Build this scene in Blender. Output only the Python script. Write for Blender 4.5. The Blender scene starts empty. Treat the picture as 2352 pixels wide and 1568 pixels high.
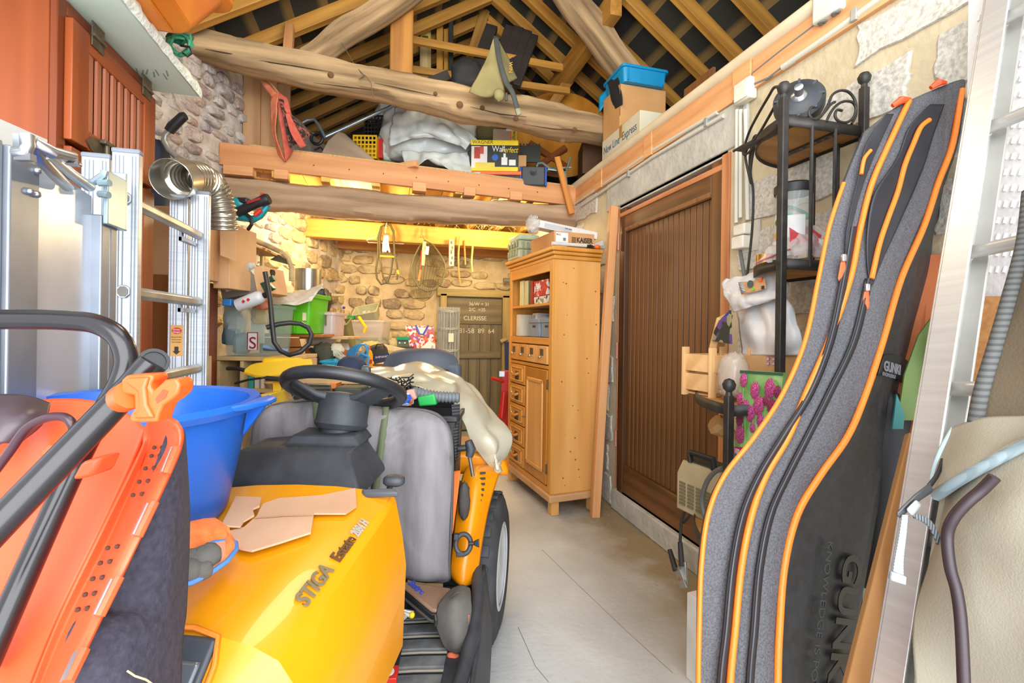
import bpy, bmesh, math, random
from mathutils import Vector as V, Matrix, noise
random.seed(7)
C = bpy.context.scene.collection
# ---------------------------------------------------------------- camera
F, PSI, H, ROLL = 1080.0, math.radians(15.1), 1.3, math.atan(.014)
fw = V((math.sin(PSI), math.cos(PSI), 0)); rt = V((math.cos(PSI), -math.sin(PSI), 0)); up = V((0, 0, 1))
RR = rt*math.cos(ROLL) + up*math.sin(ROLL); UU = up*math.cos(ROLL) - rt*math.sin(ROLL)
O = V((0, 0, H))
cd = bpy.data.cameras.new('camera'); cam = bpy.data.objects.new('camera', cd); C.objects.link(cam)
cd.sensor_fit = 'HORIZONTAL'; cd.sensor_width = 36; cd.lens = 36*F/2352
cd.shift_y = -27/2352; cd.clip_start = .05; cd.clip_end = 100
mw = Matrix((RR, UU, -fw)).transposed().to_4x4(); mw.translation = O; cam.matrix_world = mw
bpy.context.scene.camera = cam
# ---------------------------------------------------------------- light
sc = bpy.context.scene
sc.view_settings.view_transform = 'Standard'; sc.view_settings.look = 'None'
sc.view_settings.exposure = 0.58; sc.view_settings.gamma = 1; sc.view_settings.use_curve_mapping = False
w = bpy.data.worlds.new('world'); sc.world = w; w.use_nodes = True
bg = w.node_tree.nodes['Background']; bg.inputs[0].default_value = (.86, .93, 1, 1); bg.inputs[1].default_value = 1.7
def lamp(name, typ, loc, power, col, size=.3, size_y=None, aim=None):
    l = bpy.data.lights.new(name, typ); l.energy = power; l.color = col
    o = bpy.data.objects.new(name, l); C.objects.link(o); o.location = loc
    if typ == 'AREA':
        l.size = size
        if size_y: l.shape = 'RECTANGLE'; l.size_y = size_y
    else: l.shadow_soft_size = size
    if aim is not None: o.rotation_euler = (V(aim)-V(loc)).to_track_quat('-Z', 'Y').to_euler()
    return o
lamp('daylight_doorway', 'AREA', (.1, -1.3, 1.7), 125, (.95, .98, 1), 3.4, 2.6, (.2, 4, 1.3))
lamp('rear_light', 'POINT', (1.05, 4.5, 2.28), 34, (1, .78, .4), .12)
lamp('rear_light', 'POINT', (-.3, 4.45, 2.25), 34, (1, .8, .46), .12)  # second warm light, added to brighten the rear more evenly
lamp('loft_bulb', 'POINT', (.35, 2.3, 3.5), 36, (1, .84, .58), .3)
lamp('front_fill', 'POINT', (.3, .4, 2.9), 34, (1, .97, .93), .5)  # added fill light above the camera, no lamp known there
# ---------------------------------------------------------------- pixel helpers (2352 x 1568 frame)
def ray(px, py): return fw + RR*((px-1176)/F) + UU*((757-py)/F)
def P(px, py, d): return O + ray(px, py)*d
def PX(px, py, x): t = ray(px, py); return O + t*(x/t.x)
def PY(px, py, y): t = ray(px, py); return O + t*(y/t.y)
def PZ(px, py, z): t = ray(px, py); return O + t*((z-H)/t.z)
def CF(a, d, z): return rt*a + fw*d + V((0, 0, z))
CY = -PSI            # yaw of things that face the camera axis
# ---------------------------------------------------------------- materials
def lin(h):
    if not isinstance(h, str): return tuple(h)
    h = h.lstrip('#'); r = []
    for i in (0, 2, 4):
        c = int(h[i:i+2], 16)/255
        r.append(c/12.92 if c <= .04045 else ((c+.055)/1.055)**2.4)
    return tuple(r)
MC = {}
def mat(c, rough=.6, metal=0, var=.12, sc_=7, st=(1, 1, 1), bump=0, c2=None, alpha=1, rnd=0, bs=None, detail=4, coat=0):
    key = (c, rough, metal, var, sc_, st, bump, c2, alpha, rnd, bs, coat)
    if key in MC: return MC[key]
    m = bpy.data.materials.new('m%d' % len(MC)); m.use_nodes = True; MC[key] = m
    nt = m.node_tree; N = nt.nodes; L = nt.links; b = N['Principled BSDF']
    b.inputs['Roughness'].default_value = rough; b.inputs['Metallic'].default_value = metal
    if coat: b.inputs['Coat Weight'].default_value = coat
    if alpha < 1: b.inputs['Alpha'].default_value = alpha
    a = lin(c); k = lin(c2) if c2 else None
    lo = tuple(x*(1-var) for x in a) if not k else a
    hi = tuple(min(1, x*(1+var)) for x in a) if not k else k
    tc = N.new('ShaderNodeTexCoord'); mp = N.new('ShaderNodeMapping'); mp.inputs['Scale'].default_value = st
    L.new(tc.outputs['Object'], mp.inputs[0])
    nz = N.new('ShaderNodeTexNoise'); nz.inputs['Scale'].default_value = sc_; nz.inputs['Detail'].default_value = detail
    L.new(mp.outputs[0], nz.inputs[0])
    cr = N.new('ShaderNodeValToRGB'); cr.color_ramp.elements[0].position = .32; cr.color_ramp.elements[1].position = .68
    cr.color_ramp.elements[0].color = lo+(1,); cr.color_ramp.elements[1].color = hi+(1,)
    L.new(nz.outputs[0], cr.inputs[0]); out = cr.outputs[0]
    if rnd:
        oi = N.new('ShaderNodeObjectInfo'); mr = N.new('ShaderNodeMapRange')
        mr.inputs[3].default_value = 1-rnd; mr.inputs[4].default_value = 1+rnd
        L.new(oi.outputs['Random'], mr.inputs[0])
        hs = N.new('ShaderNodeHueSaturation'); L.new(mr.outputs[0], hs.inputs['Value']); L.new(out, hs.inputs['Color']); out = hs.outputs[0]
    L.new(out, b.inputs['Base Color'])
    if bump:
        bp = N.new('ShaderNodeBump'); bp.inputs['Strength'].default_value = bump; bp.inputs['Distance'].default_value = .01
        if bs:
            n2 = N.new('ShaderNodeTexNoise'); n2.inputs['Scale'].default_value = bs; n2.inputs['Detail'].default_value = 5
            L.new(mp.outputs[0], n2.inputs[0]); L.new(n2.outputs[0], bp.inputs['Height'])
        else: L.new(nz.outputs[0], bp.inputs['Height'])
        L.new(bp.outputs[0], b.inputs['Normal'])
    return m
def wood(c, c2, rough=.6, s=1.0, rnd=.08, bump=.12): return mat(c, rough, 0, .1, 1.0, (1.6*s, 26*s, 26*s), bump, c2, 1, rnd)
def ramp_stone(cols, smear, rough=.95, bump=.8):
    key = ('stone',)+tuple(cols)
    if key in MC: return MC[key]
    m = bpy.data.materials.new('stone%d' % len(MC)); m.use_nodes = True; MC[key] = m
    nt = m.node_tree; N = nt.nodes; L = nt.links; b = N['Principled BSDF']; b.inputs['Roughness'].default_value = rough
    oi = N.new('ShaderNodeObjectInfo'); cr = N.new('ShaderNodeValToRGB'); cr.color_ramp.interpolation = 'CONSTANT'
    e = cr.color_ramp.elements; n = len(cols)
    e[0].color = lin(cols[0])+(1,); e[1].position = 1/n; e[1].color = lin(cols[1])+(1,)
    for i in range(2, n): x = e.new(i/n); x.color = lin(cols[i])+(1,)
    L.new(oi.outputs['Random'], cr.inputs[0])
    tc = N.new('ShaderNodeTexCoord'); nz = N.new('ShaderNodeTexNoise'); nz.inputs['Scale'].default_value = 5; nz.inputs['Detail'].default_value = 6
    L.new(tc.outputs['Object'], nz.inputs[0])
    mx = N.new('ShaderNodeMix'); mx.data_type = 'RGBA'; mx.blend_type = 'OVERLAY'; mx.inputs[0].default_value = .75
    L.new(cr.outputs[0], mx.inputs[6]); L.new(nz.outputs[0], mx.inputs[7]); n3 = N.new('ShaderNodeTexNoise'); n3.inputs['Scale'].default_value = 9; n3.inputs['Detail'].default_value = 5; geo = N.new('ShaderNodeNewGeometry'); L.new(geo.outputs['Position'], n3.inputs[0])
    c3 = N.new('ShaderNodeValToRGB'); c3.color_ramp.elements[0].position = .46; c3.color_ramp.elements[1].position = .6; L.new(n3.outputs[0], c3.inputs[0])
    mm = N.new('ShaderNodeMix'); mm.data_type = 'RGBA'; L.new(c3.outputs[0], mm.inputs[0]); L.new(mx.outputs[2], mm.inputs[6]); mm.inputs[7].default_value = lin(smear)+(1,); L.new(mm.outputs[2], b.inputs['Base Color'])
    bp = N.new('ShaderNodeBump'); bp.inputs['Strength'].default_value = bump; bp.inputs['Distance'].default_value = .02
    L.new(nz.outputs[0], bp.inputs['Height']); L.new(bp.outputs[0], b.inputs['Normal'])
    return m
def stripe(c, c2, freq, axis, duty=.5, rough=.7, noise_=0, metal=0, bump=0):
    """stripes along a local axis: woven tape, felt over battens, ribbed metal"""
    key = ('stripe', c, c2, freq, axis, duty, rough, bump)
    if key in MC: return MC[key]
    m = bpy.data.materials.new('stripe%d' % len(MC)); m.use_nodes = True; MC[key] = m
    nt = m.node_tree; N = nt.nodes; L = nt.links; b = N['Principled BSDF']; b.inputs['Roughness'].default_value = rough; b.inputs['Metallic'].default_value = metal
    tc = N.new('ShaderNodeTexCoord'); sp = N.new('ShaderNodeSeparateXYZ'); L.new(tc.outputs['Object'], sp.inputs[0])
    mu = N.new('ShaderNodeMath'); mu.operation = 'MULTIPLY'; mu.inputs[1].default_value = freq; L.new(sp.outputs['XYZ'.index(axis)], mu.inputs[0])
    fr = N.new('ShaderNodeMath'); fr.operation = 'FRACT'; L.new(mu.outputs[0], fr.inputs[0])
    nz = N.new('ShaderNodeTexNoise'); nz.inputs['Scale'].default_value = 3; nz.inputs['Detail'].default_value = 5; L.new(tc.outputs['Object'], nz.inputs[0])
    ad = N.new('ShaderNodeMath'); ad.operation = 'MULTIPLY_ADD'; ad.inputs[1].default_value = noise_; L.new(nz.outputs[0], ad.inputs[0]); L.new(fr.outputs[0], ad.inputs[2])
    cr = N.new('ShaderNodeValToRGB'); e = cr.color_ramp.elements
    e[0].position = max(0, duty-.08); e[0].color = lin(c)+(1,); e[1].position = min(1, duty+.08); e[1].color = lin(c2)+(1,)
    L.new(ad.outputs[0], cr.inputs[0]); L.new(cr.outputs[0], b.inputs['Base Color'])
    if bump:
        bp = N.new('ShaderNodeBump'); bp.inputs['Strength'].default_value = bump; bp.inputs['Distance'].default_value = .004
        L.new(fr.outputs[0], bp.inputs['Height']); L.new(bp.outputs[0], b.inputs['Normal'])
    return m
def voro(cols, scale, rough=.6):
    """patches of several colours: printed pictures, patterned cloth"""
    key = ('voro', tuple(cols), scale)
    if key in MC: return MC[key]
    m = bpy.data.materials.new('print%d' % len(MC)); m.use_nodes = True; MC[key] = m
    nt = m.node_tree; N = nt.nodes; L = nt.links; b = N['Principled BSDF']; b.inputs['Roughness'].default_value = rough
    tc = N.new('ShaderNodeTexCoord'); vo = N.new('ShaderNodeTexVoronoi'); vo.inputs['Scale'].default_value = scale; L.new(tc.outputs['Object'], vo.inputs[0])
    sp = N.new('ShaderNodeSeparateColor'); L.new(vo.outputs['Color'], sp.inputs[0])
    cr = N.new('ShaderNodeValToRGB'); cr.color_ramp.interpolation = 'CONSTANT'; e = cr.color_ramp.elements; n = len(cols)
    e[0].color = lin(cols[0])+(1,); e[1].position = 1/n; e[1].color = lin(cols[1])+(1,)
    for i in range(2, n): x = e.new(i/n); x.color = lin(cols[i])+(1,)
    L.new(sp.outputs[0], cr.inputs[0]); L.new(cr.outputs[0], b.inputs['Base Color'])
    return m
# ---------------------------------------------------------------- mesh builder
class M:
    def __init__(s): s.v = []; s.f = []; s.mi = []
    def add(s, vs, fs, mi=0):
        n = len(s.v); s.v += [V(x) for x in vs]; s.f += [tuple(i+n for i in f) for f in fs]; s.mi += [mi]*len(fs); return s
    def obox(s, c, size, yaw=0, R=None, mi=0):
        if R is None: R = Matrix.Rotation(yaw, 3, 'Z')
        c = V(c); h = V(size)/2
        vs = [c + R @ V((sx*h.x, sy*h.y, sz*h.z)) for sx in (-1, 1) for sy in (-1, 1) for sz in (-1, 1)]
        return s.add(vs, [(0, 1, 3, 2), (4, 6, 7, 5), (0, 4, 5, 1), (2, 3, 7, 6), (0, 2, 6, 4), (1, 5, 7, 3)], mi)
    def box(s, a, b, mi=0):
        a = V(a); b = V(b); return s.obox((a+b)/2, [abs(x) for x in (b-a)], mi=mi)
    def loft(s, rings, caps=(1, 1), closed=True, mi=0):
        n = len(rings[0]); vs = [p for r in rings for p in r]; fs = []
        for i in range(len(rings)-1):
            for j in range(n if closed else n-1):
                a = i*n+j; b = i*n+(j+1) % n; fs.append((a, b, b+n, a+n))
        if caps[0]: fs.append(tuple(range(n-1, -1, -1)))
        if caps[1]: fs.append(tuple(range((len(rings)-1)*n, len(rings)*n)))
        return s.add(vs, fs, mi)
    def tube(s, path, r, seg=8, closed=False, mi=0):
        path = [V(p) for p in path]; n = len(path)
        rs = r if isinstance(r, (list, tuple)) else [r]*n
        rings = []; prev = None
        for i, p in enumerate(path):
            t = (path[(i+1) % n]-path[i-1]) if closed else (path[min(i+1, n-1)]-path[max(i-1, 0)])
            if t.length < 1e-9: t = V((0, 0, 1))
            t.normalize()
            if prev is None:
                a = V((0, 0, 1)) if abs(t.z) < .9 else V((1, 0, 0)); u = a.cross(t).normalized()
            else:
                u = (prev - t*prev.dot(t)); u = u.normalized() if u.length > 1e-6 else V((1, 0, 0))
            prev = u; v = t.cross(u)
            rings.append([p + (u*math.cos(2*math.pi*k/seg)+v*math.sin(2*math.pi*k/seg))*rs[i] for k in range(seg)])
        if closed: rings.append(rings[0]); return s.loft(rings, (0, 0), mi=mi)
        return s.loft(rings, mi=mi)
    def cyl(s, a, b, r, r2=None, seg=16, mi=0): return s.tube([a, b], [r, r if r2 is None else r2], seg, mi=mi)
    def lathe(s, prof, base, axis=(0, 0, 1), seg=20, mi=0, caps=(1, 1)):
        ax = V(axis).normalized(); a = V((0, 0, 1)) if abs(ax.z) < .9 else V((1, 0, 0)); u = a.cross(ax).normalized(); v = ax.cross(u); base = V(base)
        return s.loft([[base+ax*z+(u*math.cos(2*math.pi*k/seg)+v*math.sin(2*math.pi*k/seg))*max(r, 1e-4) for k in range(seg)] for r, z in prof], caps, mi=mi)
    def prism(s, poly, vec, mi=0):
        vec = V(vec); poly = [V(p) for p in poly]; return s.loft([poly, [p+vec for p in poly]], mi=mi)
    def sphere(s, c, r, seg=10, rings=6, mi=0):
        r = V(r) if isinstance(r, (list, tuple, V)) else V((r, r, r)); c = V(c)
        return s.loft([[c+V((r.x*math.sin(t)*math.cos(q), r.y*math.sin(t)*math.sin(q), -r.z*math.cos(t))) for q in [2*math.pi*k/seg for k in range(seg)]] for t in [math.pi*(.03+.94*i/rings) for i in range(rings+1)]], mi=mi)
    def blob(s, c, r, amp=.1, sc_=3, yaw=0, sq=2.0, seg=28, rings=18, seed=0, flat=True, ridge=0, mi=0):
        """soft lumpy body: superellipsoid with noise; flat = flattened underside"""
        c = V(c); R = Matrix.Rotation(yaw, 3, 'Z'); rr = []
        def pw(x): return math.copysign(abs(x)**(2/sq), x)
        for i in range(rings+1):
            t = math.pi*(.02+.96*i/rings); ring = []
            for k in range(seg):
                q = 2*math.pi*k/seg
                d = V((pw(math.sin(t))*pw(math.cos(q)), pw(math.sin(t))*pw(math.sin(q)), -pw(math.cos(t))))
                n = noise.noise(d*sc_+V((seed*7.1, seed*3.3, 0)))
                n2 = 1-abs(noise.noise(d*sc_*1.7+V((seed, 5, seed))))*2 if ridge else 0
                d = d*(1+amp*n+ridge*n2)
                if flat and d.z < -.8: d.z = -.8-(abs(d.z)-.8)*.2
                ring.append(c+R @ V((d.x*r[0], d.y*r[1], d.z*r[2])))
            rr.append(ring)
        return s.loft(rr, mi=mi)
    def sheet(s, rows, nu=10, nv=10, amp=0, sc_=4, seed=0, mi=0, ridge=False):
        """smooth surface through rows of points, with wrinkles"""
        rows = [[V(p) for p in r] for r in rows]
        def cr(p, t):
            n = len(p)-1; i = min(int(t*n), n-1); u = t*n-i
            a = p[max(i-1, 0)]; b = p[i]; c = p[i+1]; d = p[min(i+2, n)]
            return .5*((2*b)+(c-a)*u+(2*a-5*b+4*c-d)*u*u+(3*b-a-3*c+d)*u**3)
        g = [[cr([cr(r, j/nu) for r in rows], i/nv) for j in range(nu+1)] for i in range(nv+1)]
        if amp:
            h = [r[:] for r in g]
            for i in range(nv+1):
                for j in range(nu+1):
                    du = g[i][min(j+1, nu)]-g[i][max(j-1, 0)]; dv = g[min(i+1, nv)][j]-g[max(i-1, 0)][j]
                    n = du.cross(dv); n = n.normalized() if n.length > 1e-9 else V((0, 0, 1))
                    q = noise.noise(g[i][j]*sc_+V((seed*5, 0, 0)))
                    if ridge: q = 1-2.2*abs(q)+.4*noise.noise(g[i][j]*sc_*2.3)
                    h[i][j] = g[i][j]+n*amp*q
            g = h
        vs = [p for r in g for p in r]; k = nu+1
        return s.add(vs, [(i*k+j, i*k+j+1, (i+1)*k+j+1, (i+1)*k+j) for i in range(nv) for j in range(nu)], mi)
def rrect(w, l, r, n=4):
    pts = []
    for cx, cy, a0 in ((w/2-r, l/2-r, 0), (-w/2+r, l/2-r, 90), (-w/2+r, -l/2+r, 180), (w/2-r, -l/2+r, 270)):
        for i in range(n+1):
            a = math.radians(a0+90*i/n); pts.append((cx+r*math.cos(a), cy+r*math.sin(a)))
    return pts
def place(pts, base, z, yaw): R = Matrix.Rotation(yaw, 3, 'Z'); return [V(base)+R @ V((x, y, z)) for x, y in pts]
def crate(base, w, l, h, flare=.9, t=.004, yaw=0, r=.02, rim=.008, rimh=.012, m=None):
    """open-topped box with wall thickness and a turned-out rim"""
    m = m or M(); S = lambda k, e=0: rrect(w*k+e, l*k+e, min(r, w*k/2.2))
    m.loft([place(S(flare), base, 0, yaw), place(S(1), base, h-rimh, yaw), place(S(1, rim*2), base, h-rimh, yaw), place(S(1, rim*2), base, h, yaw),
            place(S(1, -t*2), base, h, yaw), place(S(flare, -t*2), base, t, yaw)])
    return m
# ---------------------------------------------------------------- objects
WL = {}; RT = {}
def hang(o, parent, c):
    o.parent = parent
    if parent in RT:
        x = RT[parent].to_4x4(); x.translation = WL[parent]; o.matrix_parent_inverse = x.inverted(); o.location = c
    else: o.location = c-WL[parent]
def tag(o, label=None, cat=None, group=None, kind=None):
    if label: o['label'] = label
    if cat: o['category'] = cat
    if group: o['group'] = group
    if kind: o['kind'] = kind
    return o
def frame_of(g):
    if g is None: return None
    x = V({'x': (1, 0, 0), 'y': (0, 1, 0), 'z': (0, 0, 1)}[g]) if isinstance(g, str) else V(g).normalized()
    a = V((0, 0, 1)) if abs(x.z) < .9 else V((0, 1, 0))
    y = a.cross(x).normalized(); return Matrix((x, y, x.cross(y))).transposed()
def ob(name, m, mt, parent=None, smooth=38, bev=0, sub=0, solid=0, grain=None, label=None, cat=None, group=None, kind=None, seg=2, off=1):
    lo = V([min(p[i] for p in m.v) for i in range(3)]); hi = V([max(p[i] for p in m.v) for i in range(3)])
    c = (lo+hi)/2
    R = frame_of(grain); vs = m.v
    if parent is None and R is None: c = V((c.x, c.y, lo.z))
    if R is not None: Ri = R.transposed(); vs = [Ri @ (p-c) for p in vs]
    else: vs = [p-c for p in vs]
    me = bpy.data.meshes.new(name); me.from_pydata(vs, [], m.f)
    for x in (mt if isinstance(mt, (list, tuple)) else [mt]): me.materials.append(x)
    if any(m.mi): me.polygons.foreach_set('material_index', m.mi)
    bm = bmesh.new(); bm.from_mesh(me)
    if not off == 2: bmesh.ops.recalc_face_normals(bm, faces=bm.faces)
    bm.to_mesh(me); bm.free()
    if smooth: me.polygons.foreach_set('use_smooth', [True]*len(me.polygons)); me.set_sharp_from_angle(angle=math.radians(smooth))
    o = bpy.data.objects.new(name, me); C.objects.link(o); WL[o] = c
    if R is not None: o.rotation_euler = R.to_euler(); RT[o] = R
    if parent is not None: hang(o, parent, c)
    else: o.location = c
    if solid: x = o.modifiers.new('thickness', 'SOLIDIFY'); x.thickness = solid; x.offset = 0
    if sub: x = o.modifiers.new('sub', 'SUBSURF'); x.levels = sub; x.render_levels = sub
    if bev: x = o.modifiers.new('bevel', 'BEVEL'); x.width = bev; x.segments = seg; x.limit_method = 'ANGLE'; x.angle_limit = math.radians(38)
    return tag(o, label, cat, group, kind)
def thing(name, label, cat, loc, group=None, kind=None):
    o = bpy.data.objects.new(name, None); C.objects.link(o); o.location = V(loc); WL[o] = V(loc); o.empty_display_size = .05
    return tag(o, label, cat, group, kind)
def dup(root, delta, label=None, group=None, yaw=0):
    def cp(o, par):
        c = o.copy(); C.objects.link(c); WL[c] = WL[o]+V(delta)
        if par: c.parent = par
        for ch in list(o.children): cp(ch, c)
        return c
    r = cp(root, None); r.location = root.location+V(delta); r.rotation_euler.z += yaw
    if label: r['label'] = label
    if group: r['group'] = group
    return r
def bar(name, p0, p1, wd, ht, mt, parent=None, upv=(0, 0, 1), bev=.003, rough=0, n=1, taper=1, **k):
    """straight timber from p0 to p1 with grain along it; rough = hewn irregularity"""
    p0 = V(p0); p1 = V(p1); x = (p1-p0).normalized(); u = V(upv); y = u.cross(x).normalized(); z = x.cross(y); m = M(); rings = []
    corners = [(-.5, -.5), (.5, -.5), (.5, .5), (-.5, .5)] if not rough else [(.5*math.cos(a)*(1.12 if i % 2 else .98), .5*math.sin(a)*(1.12 if i % 2 else .98)) for i, a in enumerate([2*math.pi*(j+.5)/12 for j in range(12)])]
    if rough: corners = [(max(-.46, min(.46, a)), max(-.46, min(.46, b))) for a, b in corners]
    for i in range(n+1):
        t = i/n; p = p0.lerp(p1, t); s = 1+(taper-1)*t; ring = []
        for a, b in corners:
            q = p+y*(a*wd*s)+z*(b*ht*s)
            if rough: q += (y*noise.noise(q*3.1)+z*noise.noise(q*2.7+V((9, 0, 0))))*rough + z*noise.noise(V((t*4, 3, p0.x)))*rough*1.3
            ring.append(q)
        rings.append(ring)
    m.loft(rings); return ob(name, m, mt, parent, grain=x, bev=0 if rough else bev, smooth=50 if rough else 38, **k)
def txt(s, p, xd, yd, size, mt, parent, ext=.0008, name='lettering', sx=1, shear=0, align='LEFT', bold=0, fit=0):
    cu = bpy.data.curves.new('t', 'FONT'); cu.body = s; cu.size = size; cu.extrude = ext; cu.align_x = align; cu.shear = shear; cu.offset = bold
    t = bpy.data.objects.new('t', cu); C.objects.link(t); bpy.context.view_layer.update()
    me = bpy.data.meshes.new_from_object(t.evaluated_get(bpy.context.evaluated_depsgraph_get())); bpy.data.objects.remove(t)
    me.materials.clear(); me.materials.append(mt)
    if fit: sx = fit/max(1e-4, max(v.co.x for v in me.vertices))
    o = bpy.data.objects.new(name, me); C.objects.link(o); x = V(xd).normalized(); z = x.cross(V(yd)).normalized(); y = z.cross(x)
    R = Matrix((x, y, z)).transposed(); p = V(p); WL[o] = p; o.rotation_euler = R.to_euler(); o.scale = (sx, 1, 1); hang(o, parent, p)
    return o
def pbox(x0, y0, x1, y1, d, dep): # box centre and size from a picture rectangle at depth d (front face)
    c = P((x0+x1)/2, (y0+y1)/2, d)+fw*dep/2; return c, (abs(x1-x0)*d/F, dep, abs(y1-y0)*d/F)
def struct(name, m, mt, **k): return ob(name, m, mt, kind='structure', **k)
# ================================================================ SETTING
XR = 1.65                                   # inner face of the block wall
def wl_x(y): return -1.19+.34*(y-4)         # the rubble wall runs askew
def lwall(y, z, out=0): return V((wl_x(y)+out*.947, y-out*.322, z))
floor_m = mat('#acaeae', .85, var=.1, sc_=1.6, c2='#cbcdcd', bump=.25, bs=40)
def dirty(m):
    N = m.node_tree.nodes; L = m.node_tree.links; b = N['Principled BSDF']; src = b.inputs['Base Color'].links[0].from_socket
    g = N.new('ShaderNodeNewGeometry'); sp = N.new('ShaderNodeSeparateXYZ'); L.new(g.outputs['Position'], sp.inputs[0])
    mr = N.new('ShaderNodeMapRange'); mr.inputs[1].default_value = .75; mr.inputs[2].default_value = 1.5; L.new(sp.outputs[0], mr.inputs[0])
    n = N.new('ShaderNodeTexNoise'); n.inputs['Scale'].default_value = 5; n.inputs['Detail'].default_value = 8; L.new(g.outputs['Position'], n.inputs[0])
    mu = N.new('ShaderNodeMath'); mu.operation = 'MULTIPLY_ADD'; L.new(n.outputs[0], mu.inputs[0]); mu.inputs[1].default_value = 1.3; mu.inputs[2].default_value = -.55
    ad = N.new('ShaderNodeMath'); ad.operation = 'ADD'; L.new(mu.outputs[0], ad.inputs[0]); L.new(mr.outputs[0], ad.inputs[1])
    m2 = N.new('ShaderNodeMath'); m2.operation = 'MULTIPLY'; m2.use_clamp = True; L.new(ad.outputs[0], m2.inputs[0]); L.new(mr.outputs[0], m2.inputs[1])
    mx = N.new('ShaderNodeMix'); mx.data_type = 'RGBA'; L.new(m2.outputs[0], mx.inputs[0]); L.new(src, mx.inputs[6]); mx.inputs[7].default_value = lin('#8f7d5f')+(1,); L.new(mx.outputs[2], b.inputs['Base Color'])
dirty(floor_m)
fl0 = struct('floor', M().box((-3, -.4, -.12), (4.2, 6.3, 0)), floor_m)
for pts in (((1245, 1262), (1330, 1345), (1440, 1450), (1545, 1545)), ((1190, 1440), (1230, 1530), (1260, 1566)), ((1400, 1195), (1450, 1240), (1500, 1262))): ob('crack', M().tube([PZ(x, y, 0) for x, y in pts], .0016, 5), mat('#7d776b', .9), fl0)
dirt = mat('#a08d6e', .95, c2='#8a7858', bump=.6, sc_=30)
dm = M()
for i in range(260):                         # crumbs and dust along the foot of the wall and under the shelf
    q = random.random(); y = .9+2.3*random.random(); x = 1.62-abs(random.gauss(0, .11)); r = random.uniform(.0015, .0035)
    dm.obox((x, y, r*.5), (r*2, r*1.5, r), random.random()*3)
ob('grit', dm, dirt, kind='stuff', label='brown grit and crumbs lying along the foot of the block wall', smooth=0)
# right wall: mortar core with a door opening, blocks proud of it
mort = mat('#b9a988', .95, var=.1, sc_=5, c2='#cbbd9f', bump=.5, bs=30)
DY0, DY1, DZ0, DZ1 = 2.0, 3.12, .14, 2.2
wm = M()
wm.box((XR, -.2, 0), (XR+.2, DY0, 2.44)); wm.box((XR, DY1, 0), (XR+.2, 6.2, 2.44)); wm.box((XR, DY0, DZ1), (XR+.2, DY1, 2.44)); wm.box((XR, DY0, 0), (XR+.2, DY1, DZ0))
wr = struct('wall_right', wm, mort)
blk = mat('#d2cdc2', .95, var=.07, sc_=75, c2='#a7a296', bump=.3, rnd=.06, bs=70)
def block(y0, y1, z0, z1, seed):
    n = 6; rnd = random.Random(seed); pts = []
    for a, b, ax in ((0, 0, 0), (1, 0, 1), (1, 1, 2), (0, 1, 3)):
        for i in range(n):
            t = i/n
            y, z = ((t, 0), (1, t), (1-t, 1), (0, 1-t))[ax]
            j = .012
            pts.append(V((XR, y0+(y1-y0)*y+rnd.uniform(-j, j), z0+(z1-z0)*z+rnd.uniform(-j, j))))
    c = sum(pts, V())/len(pts)
    m = M(); m.loft([pts, [p+V((-.006, 0, 0)) for p in pts], [c+(p-c)*.97+V((-.011, 0, 0)) for p in pts]], caps=(0, 1)); return m
k = 0
for r in range(11):
    z0 = r*.225+.015; z1 = z0+.2
    y = -.2+(.27 if r % 2 else 0)
    while y < 6:
        a, b = y, y+.49; y += .53
        if z1 > 2.43: z1 = 2.43
        if z1 > DZ1+.0 and b > 1.86 and a < 3.3: continue
        for lo, hi in (((a, min(b, DY0-.07)),) if b > DY0-.07 and a < DY0 else ((max(a, DY1+.07), b),) if a < DY1+.07 and b > DY1 else ((a, b),)):
            if hi-lo < .08 or (lo > DY0-.1 and hi < DY1+.1): continue
            g = .02 if lo < 1.9 else .004
            ob('block', block(lo+g, hi-g, z0+g*.7, z1-g*.7, k), blk, wr, smooth=30); k += 1
conc = mat('#a9a69c', .95, var=.12, sc_=6, c2='#c3c0b5', bump=.8, bs=25)
struct('trim_1', M().box((XR-.012, 1.86, 2.215), (XR+.1, 3.32, 2.43)), conc, label='grey concrete lintel above the brown door', bev=.006)
struct('trim_2', M().box((XR-.03, 1.9, 0), (XR+.15, 3.15, DZ0)), conc, bev=.01, label='concrete step under the brown plank door')
struct('trim_4', M().box((XR, DY0, DZ1-.01), (XR+.22, DY1, DZ1+.03)), conc)
# wall plate boards and white pipe along the top of the wall
ply = wood('#c98a55', '#e0a873', s=.8)
y = 4.05
for i, ln in enumerate((.55, .12, .62, .1, .72, .12, .7, .1, .9)):
    struct('trim_%d' % (5+i), M().box((XR-.022-(.008 if ln < .2 else 0), y-ln+.004, 2.43), (XR+.01, y, 2.575)), ply, grain='y', bev=.002); y -= ln
struct('trim_20', M().tube([(XR-.005, 4.08, 2.60), (XR-.005, 2.6, 2.607), (XR-.005, .0, 2.60)], .037, 14), mat('#cdbb9a', .5, c2='#d9caac', var=.05), label='cream plastic pipe along the top of the block wall')
struct('ledge_floor', M().box((XR, -.2, 2.44), (4, 6.2, 2.57)), mat('#8a6a48', .9, c2='#a07d55'))
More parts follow.
